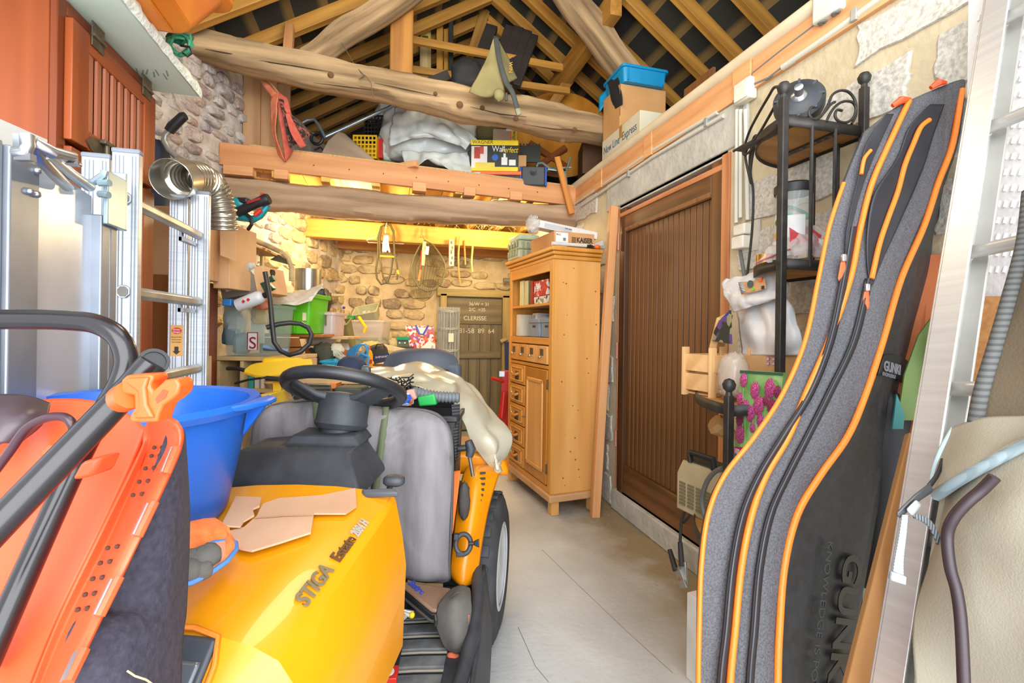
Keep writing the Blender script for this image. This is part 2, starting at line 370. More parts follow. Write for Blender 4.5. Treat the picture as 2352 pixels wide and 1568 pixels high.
# rubble walls
mortL = mat('#b3a596', .97, var=.15, sc_=9, c2='#d9d2c9', bump=.8, bs=22)
lm = M(); poly = [(1.9, 0), (6.05, 0), (6.05, 2.7), (4.7, 3.2), (1.9, 3.2)]
pl = [lwall(a, b) for a, b in poly]; nrm = V((-.947, .322, 0))
nn = 40; mm = 44
rows = []
for i in range(nn+1):
    r = []
    for j in range(mm+1):
        yy = 1.9+4.2*j/mm; zz = 3.32*i/nn
        q = lwall(yy, zz); r.append(q-nrm*(.03*noise.noise(q*4)+.02*noise.noise(q*11)))
    rows.append(r)
lm.loft(rows, caps=(0, 0), closed=False)
wl = struct('wall_left', lm, mortL, smooth=60)
struct('trim_30', M().prism([lwall(a, b, -.1) for a, b in [(1.5, 0), (6.2, 0), (6.2, 3.3), (1.5, 3.3)]], nrm*.3), mortL)
mortB = mat('#c4ad83', .97, var=.15, sc_=7, c2='#dfcfa8', bump=1, bs=20)
rows = []
for i in range(26):
    r = []
    for j in range(31):
        q = V((-.75+2.6*j/30, 6.0, 2.5*i/25)); q.y -= .03*noise.noise(q*4)+.02*noise.noise(q*11); r.append(q)
    rows.append(r)
rows = [[p for p in r if not (.70 < p.x < 1.52 and p.z < 1.7)] if 0 else r for r in rows]
wb = struct('wall_back', M().loft(rows, caps=(0, 0), closed=False), mortB, smooth=60)
struct('trim_31', M().box((-1.2, 6.08, 0), (4, 6.3, 2.5)), mortB)
def stone_mesh(seed):
    r = random.Random(seed); m = M(); rings = []
    n = 9; base = [(.5*math.cos(2*math.pi*i/n)*r.uniform(.8, 1.15), .5*math.sin(2*math.pi*i/n)*r.uniform(.8, 1.1)) for i in range(n)]
    base = [(max(-.5, min(.5, a*1.25)), max(-.48, min(.48, b*1.2))) for a, b in base]
    for s, z in ((1, -.5), (1, .1), (.86, .38), (.5, .5+r.uniform(-.1, .05))):
        rings.append([V((a*s+r.uniform(-.02, .02), b*s+r.uniform(-.02, .02), z+r.uniform(-.07, .07)*(z > 0))) for a, b in base])
    m.loft(rings, caps=(0, 1))
    me = bpy.data.meshes.new('stone'); me.from_pydata([tuple(p) for p in m.v], [], m.f)
    me.polygons.foreach_set('use_smooth', [True]*len(me.polygons)); me.set_sharp_from_angle(angle=math.radians(42)); return me
stL = ramp_stone(['#b3a89f', '#bba89d', '#a8988f', '#c9c0b6', '#a3978f', '#bda594', '#cfc5b8', '#a09aa0'], '#cfc8c0')
stB = ramp_stone(['#b39d78', '#c0a87e', '#a08e70', '#cdb98f', '#93856b', '#b5a382', '#9c8a70'], '#d2c096')
SM = [stone_mesh(i) for i in range(8)]
for me in SM: me.materials.append(stL)
SB = [me.copy() for me in SM]
for me in SB: me.materials[0] = stB
def stones(parent, meshes, a0, a1, z0, z1, pos, xd, nd, wlo, whi, hlo, hhi, seed, skip=None, keep=1, depth=.06):
    r = random.Random(seed); z = z0
    while z < z1:
        h = r.uniform(hlo, hhi); a = a0-r.uniform(0, .1)
        while a < a1:
            wd = r.uniform(wlo, whi); c = a+wd/2; a += wd+r.uniform(.008, .03)
            zz = z+h/2+r.uniform(-.015, .015)
            if (skip and skip(c, zz)) or r.random() > keep: continue
            o = bpy.data.objects.new('stone', r.choice(meshes)); C.objects.link(o); o.parent = parent
            p = pos(c, zz); WL[o] = p; o.location = p-WL[parent]
            R = Matrix((xd, nd.cross(xd), nd)).transposed() @ Matrix.Rotation(r.uniform(-.12, .12)+(math.pi if r.random() < .5 else 0), 3, 'Z')
            o.rotation_euler = R.to_euler(); o.scale = (wd*1.02, h*r.uniform(.85, 1.05), depth*r.uniform(.8, 1.2))
        z += h+r.uniform(.006, .02)
xl = V((.322, .947, 0)).normalized(); nl = V((.947, -.322, 0))
stones(wl, SM, 2.85, 4.75, 1.95, 3.2, lambda y, z: lwall(y, z), xl, nl, .09, .2, .06, .11, 3, keep=.9)
stones(wl, SB, 3.8, 5.95, 1.3, 1.95, lambda y, z: lwall(y, z), xl, nl, .14, .32, .09, .17, 4, keep=.75)
stones(wl, SB, 4.76, 5.95, 1.95, 2.45, lambda y, z: lwall(y, z), xl, nl, .14, .32, .09, .17, 6, keep=.75)
stones(wb, SB, -.6, 1.7, .85, 2.3, lambda x, z: V((x, 5.985, z)), V((1, 0, 0)), V((0, -1, 0)), .12, .3, .07, .15, 5, skip=lambda x, z: .62 < x < 1.56 and z < 1.78, keep=.72)
# old back door with chalk figures
old = wood('#6d6450', '#8d8468', .9, .7); oldf = wood('#9a8a5c', '#c0ab74', .9, .6)
bd = struct('door_2', M().box((.74, 5.95, .02), (1.46, 5.965, 1.7)), old)
for i in range(5): ob('plank', M().box((.745+i*.143, 5.915, .02), (.745+i*.143+.139, 5.951, 1.36)), old, bd, grain='z', bev=.003)
ob('top_board', M().box((.745, 5.905, 1.365), (1.455, 5.951, 1.69)), old, bd, grain='x', bev=.004, label='wide board with chalk sums')
ob('rail', M().box((.76, 5.89, .93), (1.44, 5.917, 1.02)), old, bd, grain='x', bev=.004)
for a, b in (((.66, 5.88, 0), (.74, 5.99, 1.74)), ((1.46, 5.88, 0), (1.55, 5.99, 1.74)), ((.62, 5.88, 1.71), (1.6, 5.99, 1.8))):
    ob('door_frame', M().box(a, b), oldf, bd, grain='z' if b[2]-a[2] > .5 else 'x', bev=.004)
ob('latch', M().obox((1.475, 5.86, 1.17), (.1, .03, .045), R=Matrix.Rotation(-.5, 3, 'Y')), oldf, bd, bev=.004)
chalk = mat('#d8d8c8', .9)
for t, x, z, s in (('36/W = 31', 1.02, 1.6, .06), ('2/C  =35', 1.02, 1.53, .06), ('CLERISSE', .955, 1.415, .075), ('81-58  89  64', .9, 1.25, .085)):
    txt(t, (x, 5.903 if z > 1.37 else 5.913, z), (1, 0, 0), (0, 0, 1), s, chalk, bd, .0006)
# brown plank door
br = wood('#4f3418', '#7a502c', .5, .8, .08); brd = wood('#40260f', '#623d1f', .5, .8, .06); brl = wood('#7a5334', '#9a6c42', .5, .8)
dr = struct('door_1', M().box((XR+.055, 2.1, .22), (XR+.07, 3.06, 2.06)), brd)
n = 17; pw = (3.045-2.125)/n
for i in range(n):
    y0 = 2.125+i*pw
    ob('plank', M().box((XR+.03, y0+.004, .34), (XR+.056, y0+pw-.004, 2.02)), br, dr, grain='z', bev=.005)
for a, b, g, mt in (((XR+.0, 3.045, .141), (XR+.09, 3.12, 2.19), 'z', brd), ((XR+.0, 2.03, .141), (XR+.09, 2.125, 2.19), 'z', br), ((XR+.0, 2.125, 2.02), (XR+.09, 3.045, 2.13), 'y', br)):
    ob('door_frame', M().box(a, b), mt, dr, grain=g, bev=.006)
ob('bottom_rail', M().box((XR+.01, 2.125, .141), (XR+.06, 3.045, .34)), br, dr, grain='y', bev=.008)
ob('moulding', M().tube([(XR+.012, 2.13, 2.03), (XR+.012, 3.04, 2.03)], .017, 8), brl, dr)
pk = wood('#a8663c', '#cf8d5b')
for a, b, g in (((XR-.012, 1.975, .15), (XR+.05, 2.03, 2.2), 'z'), ((XR-.004, 3.12, .15), (XR+.05, 3.135, 2.2), 'z'), ((XR-.004, 2.03, 2.13), (XR+.05, 3.12, 2.16), 'y')):
    ob('architrave', M().box(a, b), pk, dr, grain=g, bev=.003)
hg = mat('#b5705a', .5)
for z in (1.95, 1.16, .52): ob('hinge', M().cyl((XR-.014, 3.115, z-.06), (XR-.014, 3.115, z+.06), .009, seg=8), hg, dr)
# roof
XG, ZG, SL, SR = 1.0, 4.72, .62, .70
felt = stripe('#2a2d2b', '#7a653c', 4.2, 'X', .78, .85, .05)
def roof_z(x): return ZG-(SL*(XG-x) if x < XG else SR*(x-XG))
rl = struct('ceiling', M().prism([(-2.4, .2, roof_z(-2.4)), (XG, .2, ZG), (XG, .2, ZG+.02), (-2.4, .2, roof_z(-2.4)+.02)], (0, 6.4, 0)), felt)
rr_ = struct('ceiling_2', M().prism([(XG, .2, ZG), (4.2, .2, roof_z(4.2)), (4.2, .2, roof_z(4.2)+.02), (XG, .2, ZG+.02)], (0, 6.4, 0)), felt)
struct('wall_gable', M().prism([(-2.4, 6.45, 2.4), (4.2, 6.45, 2.4), (4.2, 6.45, roof_z(4.2)), (XG, 6.45, ZG), (-2.4, 6.45, roof_z(-2.4))], (0, .1, 0)), mat('#3b362c', .95, c2='#57503f', sc_=3))
struct('wall_far_side', M().box((3.9, -.2, 0), (4.0, 6.4, 2.9)), mat('#6b6457', .9))
raft = wood('#9c6c2a', '#c4903f', .6, .8, .12)
for i, y in enumerate((1.3, 1.7, 2.05, 2.4, 2.8, 3.15, 3.5, 3.95, 4.3, 4.65, 5.0, 5.4, 5.75, 6.1)):
    a, b = V((-2.2, y, roof_z(-2.2))), V((XG-.02, y, ZG-.01)); n_ = V((SL, 0, -1)).normalized()
    bar('rafter', a+n_*.05, b+n_*.05, .065, .1, raft, rl, upv=n_)
    a, b = V((XG+.02, y, ZG-.01)), V((3.6, y, roof_z(3.6))); n_ = V((-SR, 0, -1)).normalized()
    bar('rafter', a+n_*.05, b+n_*.05, .065, .1, raft, rr_, upv=n_)
# loft: deck, joists, edge beams
deck = wood('#c59a4a', '#e0b765', .7, .6)
ld = struct('loft_floor', M().box((-1.3, 4.02, 2.555), (XR, 6.3, 2.575)), mat('#a5763f', .9, c2='#c4955a', sc_=12))
for i in range(10): ob('board', M().box((-1.25+i*.29, 4.0, 2.54), (-.965+i*.29, 6.2, 2.5555)), deck, ld, grain='y', bev=.002)
jo = wood('#c8993f', '#e3b95c', .6, .7)
for x in (-.85, -.5, -.12, .22, .55, .88, 1.2, 1.5): ob('joist', M().box((x, 3.93, 2.435), (x+.065, 6.2, 2.54)), jo, ld, grain='y', bev=.004)
for x, w_ in ((-1.17, .2), (-.83, .1), (.2, .11), (.62, .1), (1.02, .11)): ob('joist_end', M().box((x, 3.9, 2.42), (x+w_, 4.0, 2.49)), ply, ld, grain='x', bev=.004)
# ================================================================ BEAMS
owood = wood('#6e583c', '#c3a57c', .9, .5, .03, 1); owood2 = wood('#836a50', '#b99c7e', .9, .5, .03, 1)
def log(name, pts, mt, grain, label, wide=.2, n=90, seed=0, **k):
    """hewn log through picture points (x, y, height in px, plane y)"""
    m = M(); rings = []
    for i in range(n+1):
        t = i/n*(len(pts)-1); a = min(int(t), len(pts)-2); u = t-a; u = u*u*(3-2*u)
        p0 = V(pts[a][0]); p1 = V(pts[a+1][0]); c = p0.lerp(p1, t-a); h = pts[a][1]+(pts[a+1][1]-pts[a][1])*u; ring = []
        for j in range(14):
            q = 2*math.pi*(j+.5)/14; cy, cz = math.cos(q), math.sin(q)
            cy = max(-.82, min(.82, cy*1.1)); cz = max(-.9, min(.9, cz*1.06))
            p = c+V((0, cy*wide*.6, cz*h*.5)); nn_ = noise.noise(V((p.x*2.2, p.y*6, p.z*9+seed)))*.022+noise.noise(V((p.x*5, p.y*16, p.z*16+seed)))*.014+noise.noise(p*24)*.004
            ring.append(p+V((0, cy*nn_, cz*nn_*1.2)))
        rings.append(ring)
    m.loft(rings); return ob(name, m, mt, grain=grain, smooth=55, label=label, cat='beam', **k)
T = 3.7
tie = log('tie_beam', [(PY(x, y, T), h*3.5/F) for x, y, h in ((436, 100, 62), (555, 131, 72), (690, 163, 72), (900, 203, 70), (1100, 247, 76), (1273, 279, 80), (1400, 305, 62))], owood, 'x',
    'old hewn tie beam sagging across the roof space above the white sacks', .22)
log('old_beam', [(V((x, 4.03, z)), h) for x, z, h in ((-1.2, 2.315, .24), (-.6, 2.305, .24), (0, 2.3, .235), (.6, 2.315, .225), (1.15, 2.325, .225), (1.645, 2.33, .22))], owood2, 'x',
    'old grey brown beam under the loft edge with long cracks', .2, seed=4)
crk = mat('#3f3122', .95); knm = mat('#7a5a38', .9, c2='#5f4429', sc_=30)
for pts in (((560, 132), (620, 143), (680, 152), (760, 165)), ((720, 190), (800, 200), (870, 208)), ((860, 190), (930, 205), (1010, 222)), ((1080, 245), (1150, 262), (1210, 268)), ((1200, 285), (1270, 296), (1340, 300)), ((470, 112), (520, 122), (560, 128))):
    ob('crack', M().tube([PY(x, y, 3.583) for x, y in pts], [.001]+[.0045]*(len(pts)-2)+[.001], 5), crk, tie)
for x, y, r_ in ((1185, 272, .02), (1056, 240, .024), (1108, 248, .018), (760, 172, .02), (1000, 215, .014), (1320, 298, .02)): ob('knot', M().lathe([(r_*1.1, 0), (r_, .006), (r_*.7, .01), (r_*.5, .006), (.002, .009)], PY(x, y, 3.59), (0, -1, 0), 14), knm, tie, smooth=60)
eb = bar('loft_edge_beam', (-1.2, 3.94, 2.575), (1.63, 3.94, 2.5), .045, .165, wood('#c1814c', '#d89d68', .65, .6), label='sawn orange timber beam along the front edge of the loft', cat='beam')
bar('chipboard_edge', (-1.0, 3.955, 2.657), (1.62, 3.955, 2.59), .07, .018, mat('#a9865a', .9, c2='#c4a06e', sc_=60), eb)
for i in range(9): ob('nail_hole', M().cyl((-.55+i*.26, 3.915, 2.55-.0062*i), (-.55+i*.26, 3.918, 2.55-.0062*i), .006, seg=6), mat('#5a3a20'), eb)
bar('sloping_strut', PY(706, 141, T), PY(975, -45, T), .18, .2, owood, rough=.022, n=14, label='thick hewn strut rising from the tie beam towards the king post', cat='beam', upv=(0, 1, 0))
bar('sloping_strut', PY(1265, -60, T), PY(1485, 235, T), .2, .23, owood, rough=.022, n=14, label='thick hewn strut descending behind the blue tray on the cartons', cat='beam', upv=(0, 1, 0))
kx = PY(922, 100, 3.92).x
bar('king_post', (kx, 3.92, 3.2), (kx, 3.92, 4.12), .18, .18, wood('#8a5a24', '#b07a36', .6, .5), upv=(0, 1, 0), label='square brown king post standing behind the tie beam', cat='beam', bev=.012)
bar('purlin', PY(1400, 28, 3.55)-V((0, .12, 0)), PY(1400, 28, 3.55)+V((.0, 2.2, 0)), .1, .2, raft, label='stub end of the purlin resting on the strut above the blue tray', cat='beam')
bar('brace', PY(1372, 88, 4.6), PY(1262, 250, 4.6), .1, .16, wood('#8a5c26', '#ab7a38', .6), upv=(0, 1, 0), label='brown slanting brace between the loft rails and the roof', cat='beam')
bar('brace', PY(1128, -20, 5.0), PY(1082, 130, 5.0), .1, .14, wood('#8f6427', '#b3843d', .6), upv=(0, 1, 0), label='brown brace rising to the ridge behind the green canvas bag', cat='beam')
bar('rail', PY(944, 92, 4.5), PY(1312, 160, 4.5), .04, .07, raft, label='upper horizontal batten of the loft rack', cat='rail')
bar('rail', PY(944, 160, 4.5), PY(1308, 210, 4.5), .04, .065, raft, label='lower horizontal batten of the loft rack', cat='rail')
bar('rear_beam', (-1.0, 5.2, 2.31), (XR, 5.2, 2.31), .14, .19, wood('#c38d38', '#dcae58', .6, .5), label='yellow lit beam carrying the rear joists with things hung from it', cat='beam', bev=.012)
bar('wall_beam', (-.62, 5.9, 2.325), (XR, 5.9, 2.325), .12, .2, wood('#9a6a35', '#bd8a4a', .7, .5), label='brown beam along the top of the back wall above the stones', cat='beam')
bpl = wood('#a97f55', '#c79c70', .8, .6)
for i, (x, g) in enumerate(((563, 0), (600, .02), (632, .06))):
    p = PY(x+17, 250, 4.2+g); ob('upright_board', M().box((p.x-.065, p.y-.012, 2.5), (p.x+.06, p.y+.012, 3.3)), bpl, grain='z', bev=.002, cat='board',
        label=('pale upright board beside the stones under the tie beam', 'middle upright board between its two neighbours under the tie beam', 'narrow upright board behind the orange scarf')[i])
bar('rafter_cleat', PY(666, 62, 3.9), PY(661, 132, 3.62), .06, .06, ply, upv=(0, 1, 0), label='short timber cleat nailed to the rafter above the tie beam', cat='block')
bar('rafter_prop', PY(610, 80, 4.0), PY(608, 135, 4.0), .09, .09, bpl, upv=(0, 1, 0), label='thick short prop between the tie beam and the low rafter', cat='block')
# ================================================================ LOFT THINGS
white_pl = mat('#c9cec9', .32, var=.05, sc_=3, bump=.6, bs=14); blackp = mat('#1c1c1e', .5, var=.2); card = mat('#b98a55', .8, c2='#c99a66', sc_=4); card2 = mat('#c99b6c', .85, c2='#d8ae80', sc_=4)
ink = mat('#35332f', .8); white = mat('#d9d9d6', .5, var=.03); steel = mat('#b9bcbf', .28, .9, var=.08); dsteel = mat('#3a3a3b', .45, .6); grey = mat('#6e7275', .6)
blue = mat('#1467b8', .35, var=.05); cyan = mat('#0f86b8', .4, var=.05); orange = mat('#e8611c', .4, var=.04); red = mat('#c42a20', .45); green = mat('#5fc01e', .35); yellow = mat('#e6b414', .45)
m = M(); c = P(985, 318, 4.42)
m.blob(c+V((0, 0, .02)), (.42, .24, .3), .18, 2.2, CY, 2.3, 56, 40, 3, ridge=.07)
ws = ob('white_sack', m, white_pl, smooth=80, label='large crumpled white plastic sack on the loft between yellow crate and paint box', cat='sack')
ob('fold', M().sheet([[P(905, 245, 4.2), P(960, 240, 4.1), P(1010, 258, 4.1), P(1060, 290, 4.12), P(1098, 318, 4.16)], [P(892, 300, 4.15), P(950, 300, 4.05), P(1000, 300, 4.03), P(1050, 310, 4.05), P(1080, 330, 4.12)],
    [P(895, 335, 4.15), P(950, 318, 4.08), P(1000, 320, 4.07), P(1040, 328, 4.08), P(1070, 345, 4.15)]], 40, 26, .03, 7, 2, ridge=True), white_pl, ws, solid=.004, smooth=80)
ob('skirt', M().sheet([[P(920, 345, 4.12), P(980, 345, 4.08), P(1040, 350, 4.1), P(1075, 345, 4.18)], [P(930, 380, 4.08), P(975, 365, 4.03), P(1030, 375, 4.05), P(1080, 370, 4.12)], [P(945, 388, 4.04), P(998, 362, 4.0), P(1040, 392, 3.98), P(1086, 402, 4.02)]], 34, 20, .025, 8, 5, ridge=True), white_pl, ws, solid=.004, smooth=80)
m = M(); m.blob(P(893, 340, 4.45), (.1, .12, .17), .2, 2.5, CY, 2.2, 30, 22, 8, ridge=.08)
ob('pale_sack', m, mat('#c5d3c0', .35, var=.05), smooth=80, label='small pale green plastic sack tucked beside the large white one', cat='sack')
m = M(); m.blob(P(895, 262, 4.75), (.13, .12, .12), .2, 2.5, CY, 2.2, 30, 22, 5, ridge=.06)
ob('pale_sack', m, white_pl, smooth=80, label='white plastic bundle above the metal tube behind the tie beam', cat='sack')
# paint sprayer carton on tool case
def carton(name, label, px, d, dep, mt, yaw=CY, **k):
    c, s = pbox(*px, d, dep); return ob(name, M().obox(c, s, yaw), mt, bev=.004, label=label, cat='box', **k), c, s
def face(c, s, u, v, out=.0015): # point on the camera-facing side of a carton, u and v from -1 to 1
    return c - fw*(s[1]/2+out) + rt*(u*s[0]/2) + up*(v*s[2]/2)
def patch(name, c, s, u0, v0, u1, v1, mt, par, out=.001, t=.001):
    a = face(c, s, (u0+u1)/2, (v0+v1)/2, out); ob(name, M().obox(a, (abs(u1-u0)*s[0]/2, t, abs(v1-v0)*s[2]/2), CY), mt, par)
dk = mat('#23241c', .5)
o, c, s = carton('paint_sprayer_carton', 'black and yellow paint sprayer carton on the orange lidded tool case', (1081, 322, 1190, 393), 4.12, .22, dk)
ye = mat('#e2c312', .5)
patch('yellow_band', c, s, -1, .68, 1, 1, ye, o); patch('yellow_base', c, s, -1, -1, 1, -.72, ye, o); patch('photo', c, s, -.97, -.8, -.3, .6, mat('#cfc9c0', .5), o, .0014)
patch('red_door', c, s, -.85, -.2, -.6, .55, mat('#a33a2c'), o, .002); patch('red_wall', c, s, -.6, .1, -.45, .6, mat('#b5483a'), o, .002)
ob('badge', M().cyl(face(c, s, .03, -.12, .001), face(c, s, .03, -.12, .003), .028, seg=20), mat('#2a5aa8'), o)
patch('sprayer_picture', c, s, .3, -.6, .55, -.1, white, o, .002); patch('sprayer_picture', c, s, .62, -.62, .9, -.25, white, o, .002); patch('sprayer_picture', c, s, .38, -.1, .48, .15, white, o, .002)
patch('inset', c, s, -.8, -.85, .02, -.45, mat('#d8c24a'), o, .002)
txt('Wall', face(c, s, -.1, .26, .002), rt, up, .075, white, o, sx=.8); txt('Perfect', face(c, s, .28, .22, .002), rt, up, .07, ye, o, sx=.72, shear=.25)
txt('WAGNER', face(c, s, -.93, .76, .002), rt, up, .042, ink, o)
o, c, s = carton('printed_carton', 'yellow edged printed carton standing behind the paint sprayer carton', (1132, 296, 1187, 336), 4.4, .2, mat('#a58d76', .6))
patch('yellow_edge', c, s, .55, -1, 1, 1, ye, o); patch('white_top', c, s, .1, .75, .95, 1, white, o, .002); patch('orange_line', c, s, .46, -1, .55, 1, orange, o)
txt('wagner', face(c, s, .68, .8, .002), -up, rt, .05, ink, o)
m = M(); c, s = pbox(1090, 398, 1196, 428, 4.1, .26); m.obox(c, s, CY)
o = ob('tool_case', m, blackp, bev=.01, label='black tool case with an orange lid under the paint carton', cat='case')
c2, s2 = pbox(1083, 392, 1198, 401, 4.08, .3); ob('lid', M().obox(c2, s2, CY), mat('#d1590f', .4), o, bev=.006); c2, s2 = pbox(1130, 405, 1158, 420, 4.085, .02); ob('handle', M().obox(c2, s2, CY), blackp, o, bev=.004)
c, s = pbox(1088, 395, 1103, 404, 4.0, .04); ob('white_block', M().obox(c, s, CY), mat('#c9d2cf', .6), bev=.004, label='small white plastic block beside the tool case on the loft edge', cat='block')
c, s = pbox(1198, 381, 1252, 425, 4.08, .22); o = ob('speaker', M().obox(c, s, CY), mat('#3c4043', .6), bev=.012, label='charcoal loudspeaker with blue side panels on the loft', cat='speaker')
for u in (-1, 1): ob('side_panel', M().obox(c+rt*(u*(s[0]/2+.008))+fw*.01, (.018, s[1], s[2]*1.02), CY), mat('#1d4fa5', .5), o, bev=.006)
ob('cone', M().lathe([(.026, 0), (.03, .006), (.018, .004), (.005, .0)], face(c, s, 0, .35, 0), -fw), blackp, o)
m = M(); m.blob(P(1108, 300, 4.75), (.19, .14, .18), .2, 3, CY, 2.3, 30, 20, 11, ridge=.05)
ob('olive_bag', m, mat('#5d5a33', .8), smooth=80, label='slumped olive fabric bag behind the white sack and cartons', cat='bag')
m = M(); tp = lambda *a: [P(x, y, d) for x, y, d in a]
o = thing('folded_chair', 'folded chair of pale green metal tube on the loft', 'chair', P(1270, 430, 4.4))
gm = mat('#8fa59c', .35, .5)
for pts in (((1232, 385, 4.3), (1236, 375, 4.3), (1246, 374, 4.3), (1262, 386, 4.3), (1300, 396, 4.3), (1306, 375, 4.3), (1310, 362, 4.3)), ((1258, 388, 4.25), (1285, 392, 4.25), (1299, 400, 4.25), (1302, 430, 4.25)), ((1255, 392, 4.4), (1280, 386, 4.4), (1312, 384, 4.4))):
    ob('tube', M().tube(tp(*pts), .011), gm, o)
ob('seat', M().lathe([(.15, 0), (.16, .015), (.15, .03)], P(1262, 392, 4.6), (0, -.4, 1)), blackp, o)
n_ = (-fw+up*.25).normalized(); pine = wood('#b9761f', '#d39236', .45, .35)
o = ob('round_table', M().lathe([(.5, 0), (.52, .012), (.5, .028)], P(1287, 308, 4.95), n_, 48), pine, label='round pine table tipped on its side at the back of the loft', cat='table', grain='z')
for a, b in (((1215, 330), (1300, 385)), ((1300, 340), (1235, 385))): bar('leg', P(*a, 4.85), P(*b, 4.85), .06, .06, wood('#7c3f14', '#99541e', .5), o, upv=n_)
c, s = pbox(1192, 334, 1242, 372, 4.45, .02); o = ob('foam_mat', M().obox(c, s, CY), mat('#4c4d47', .9), label='grey foam mat with jigsaw edges leaning behind the speaker', cat='mat')
for i in range(7): ob('tooth', M().obox(c+rt*(-s[0]/2+s[0]*(i+.5)/7)+up*(s[2]/2+.008), (.014, .02, .02), CY), mat('#4c4d47', .9), o)
carton('flat_carton', 'narrow brown carton standing between the paint carton and the speaker', (1190, 356, 1209, 402), 4.2, .05, card)
carton('dark_carton', 'brown carton in the shade beside the white removal carton', (1338, 322, 1384, 398), 4.3, .3, mat('#5c3d22', .8))
bar('timber_offcut', P(1279, 362, 4.15), P(1313, 492, 4.1), .05, .05, wood('#b06a20', '#c9842f', .6), upv=fw, label='slim orange timber leaning on the loft edge above the stacked cartons', cat='timber')
# removal cartons on the ledge
def lbox(name, label, x0, x1, y0, y1, z0, z1, mt, **k): return ob(name, M().box((x0, y0, z0), (x1, y1, z1)), mt, bev=.004, label=label, cat='box', **k)
zt = PX(1470, 252, 1.71).z; yn = PX(1470, 280, 1.71).y
wc = lbox('removal_carton', 'white removal carton with blue grey lettering on the ledge', 1.71, 2.05, yn, 3.56, 2.572, zt, mat('#cfc9b2', .8, c2='#bdb69c', sc_=3))
bi = mat('#4b6070', .8)
txt('New Line  Express', (1.709, 3.53, zt-.12), (0, -1, 0), up, .088, bi, wc, sx=.78); txt('Transport  -  Déménagement', (1.709, 3.53, zt-.2), (0, -1, 0), up, .052, bi, wc, sx=.78)
ob('tape', M().box((1.706, 3.22, zt-.09), (1.712, 3.26, zt+.003)), mat('#a3783c', .4), wc)
zb = PX(1430, 192, 1.74).z; yb = PX(1430, 192, 1.74).y
bc = lbox('brown_carton', 'brown carton on top of the white removal carton under the blue tray', 1.72, 2.12, yb, 3.57, zt+.002, zb, card)
ob('seam', M().box((1.718, yb-.001, zt+.1), (1.724, yb+.004, zb)), mat('#8f6436'), bc)
for nm, lb, x0, x1, y0, y1, z0, h in (('blue_tray', 'bright blue plastic tray on top of the brown carton', 1.72, 2.1, yb-.05, 3.56, zb+.002, .125), ):
    o = thing(nm, lb, 'tray', (1.9, 3.3, z0)); b = ((x0+x1)/2, (y0+y1)/2, z0)
    ob('body', crate(b, x1-x0, y1-y0, h, .93, .006, 0, .03, .012, .02), cyan, o, bev=.003)
    for k in range(5): ob('rib', M().box((x0+.04+k*.06, y0+.006, z0-.001), (x0+.055+k*.06, y1-.02, z0+.004)), cyan, o)
    for a in (.1, .9): ob('rib', M().box((x0+(x1-x0)*a, y0+.0, z0+.01), (x0+(x1-x0)*a+.01, y0+.014, z0+h-.02)), cyan, o)
ob('blue_cover', M().sheet([tp((1376, 222, 3.95), (1400, 200, 3.9)), tp((1376, 260, 3.95), (1392, 236, 3.9))], 4, 4), cyan, solid=.01, label='blue plastic cover hanging behind the brown carton', cat='cover')
ob('black_cloth', M().sheet([tp((1396, 190, 3.8), (1412, 176, 3.72), (1421, 178, 3.66)), tp((1404, 222, 3.74), (1416, 220, 3.66), (1428, 218, 3.6)), tp((1412, 252, 3.72), (1420, 246, 3.64), (1430, 240, 3.59))], 10, 10, .01, 10), mat('#17171a', .9), solid=.006, label='black cloth hanging over the corner of the blue tray', cat='cloth')
m = M(); c = PX(1606, 168, 2.0); m.obox((c.x, c.y, 2.78), (.02, .3, .42)); ob('brown_board', m, wood('#6d4520', '#855729'), grain='z', label='brown board standing on the ledge beneath the rafter', cat='board')
c = PX(1634, 170, 1.9); ob('blue_bin', crate((c.x+.1, c.y, 2.575), .2, .2, .22, .8, .005), mat('#1c2a70', .4), label='dark blue bin behind the cream pipe on the ledge', cat='bin')
# things leaning behind the rack rails
for i, (x0, y0, x1, y1, d, mt, lb) in enumerate(((965, 28, 990, 190, 4.75, wood('#a68f5c', '#c7b07c', .8), 'pale plank with a worn label leaning behind the rack rails'), (1003, 52, 1018, 175, 4.75, raft, 'slim orange plank leaning behind the rack rails'), (1020, 68, 1030, 178, 4.8, raft, 'shorter slim yellow plank beside the black strip'), (1031, 44, 1041, 205, 4.7, mat('#262b2a', .6), 'black metal strip leaning behind the rack rails'))):
    a, b = P((x0+x1)/2, y1, d-.05), P((x0+x1)/2, y0, d); o = bar('plank', a, b, (x1-x0)*d/F, .025, mt, upv=fw, label=lb, cat='plank')
    if i == 0: ob('sticker', M().obox(P(977, 66, d-.035), (.085, .003, .2), CY), mat('#c9b84a', .5), o); ob('sticker_code', M().obox(P(977, 88, d-.037), (.06, .003, .05), CY), mat('#55502f', .5), o)
ds = mat('#2b2725', .6, c2='#3b332e')
for i, (x, y, w_) in enumerate(((1130, 62, 26), (1173, 64, 24), (1192, 66, 22), (1212, 74, 20), (1228, 84, 16))):
    a = P(x, y, 4.75); b = P(x-42, y+115, 4.6); bar('dark_batten', b, a, w_*4.9/F, .06, ds, upv=fw, bev=.004, label='dark painted slat, ' + ('alone beside the green canvas tip', 'first of the bundle from the canvas tip', 'second of the bundle from the canvas tip', 'third of the bundle from the canvas tip', 'narrow outermost one of the bundle')[i], cat='batten', group='dark slats leaning in the loft')
bar('dark_plank', P(972, 196, 4.3), P(1032, 172, 4.3), .03, .09, mat('#3d3733', .6), label='dark slanting plank end resting on the tie beam', cat='plank')
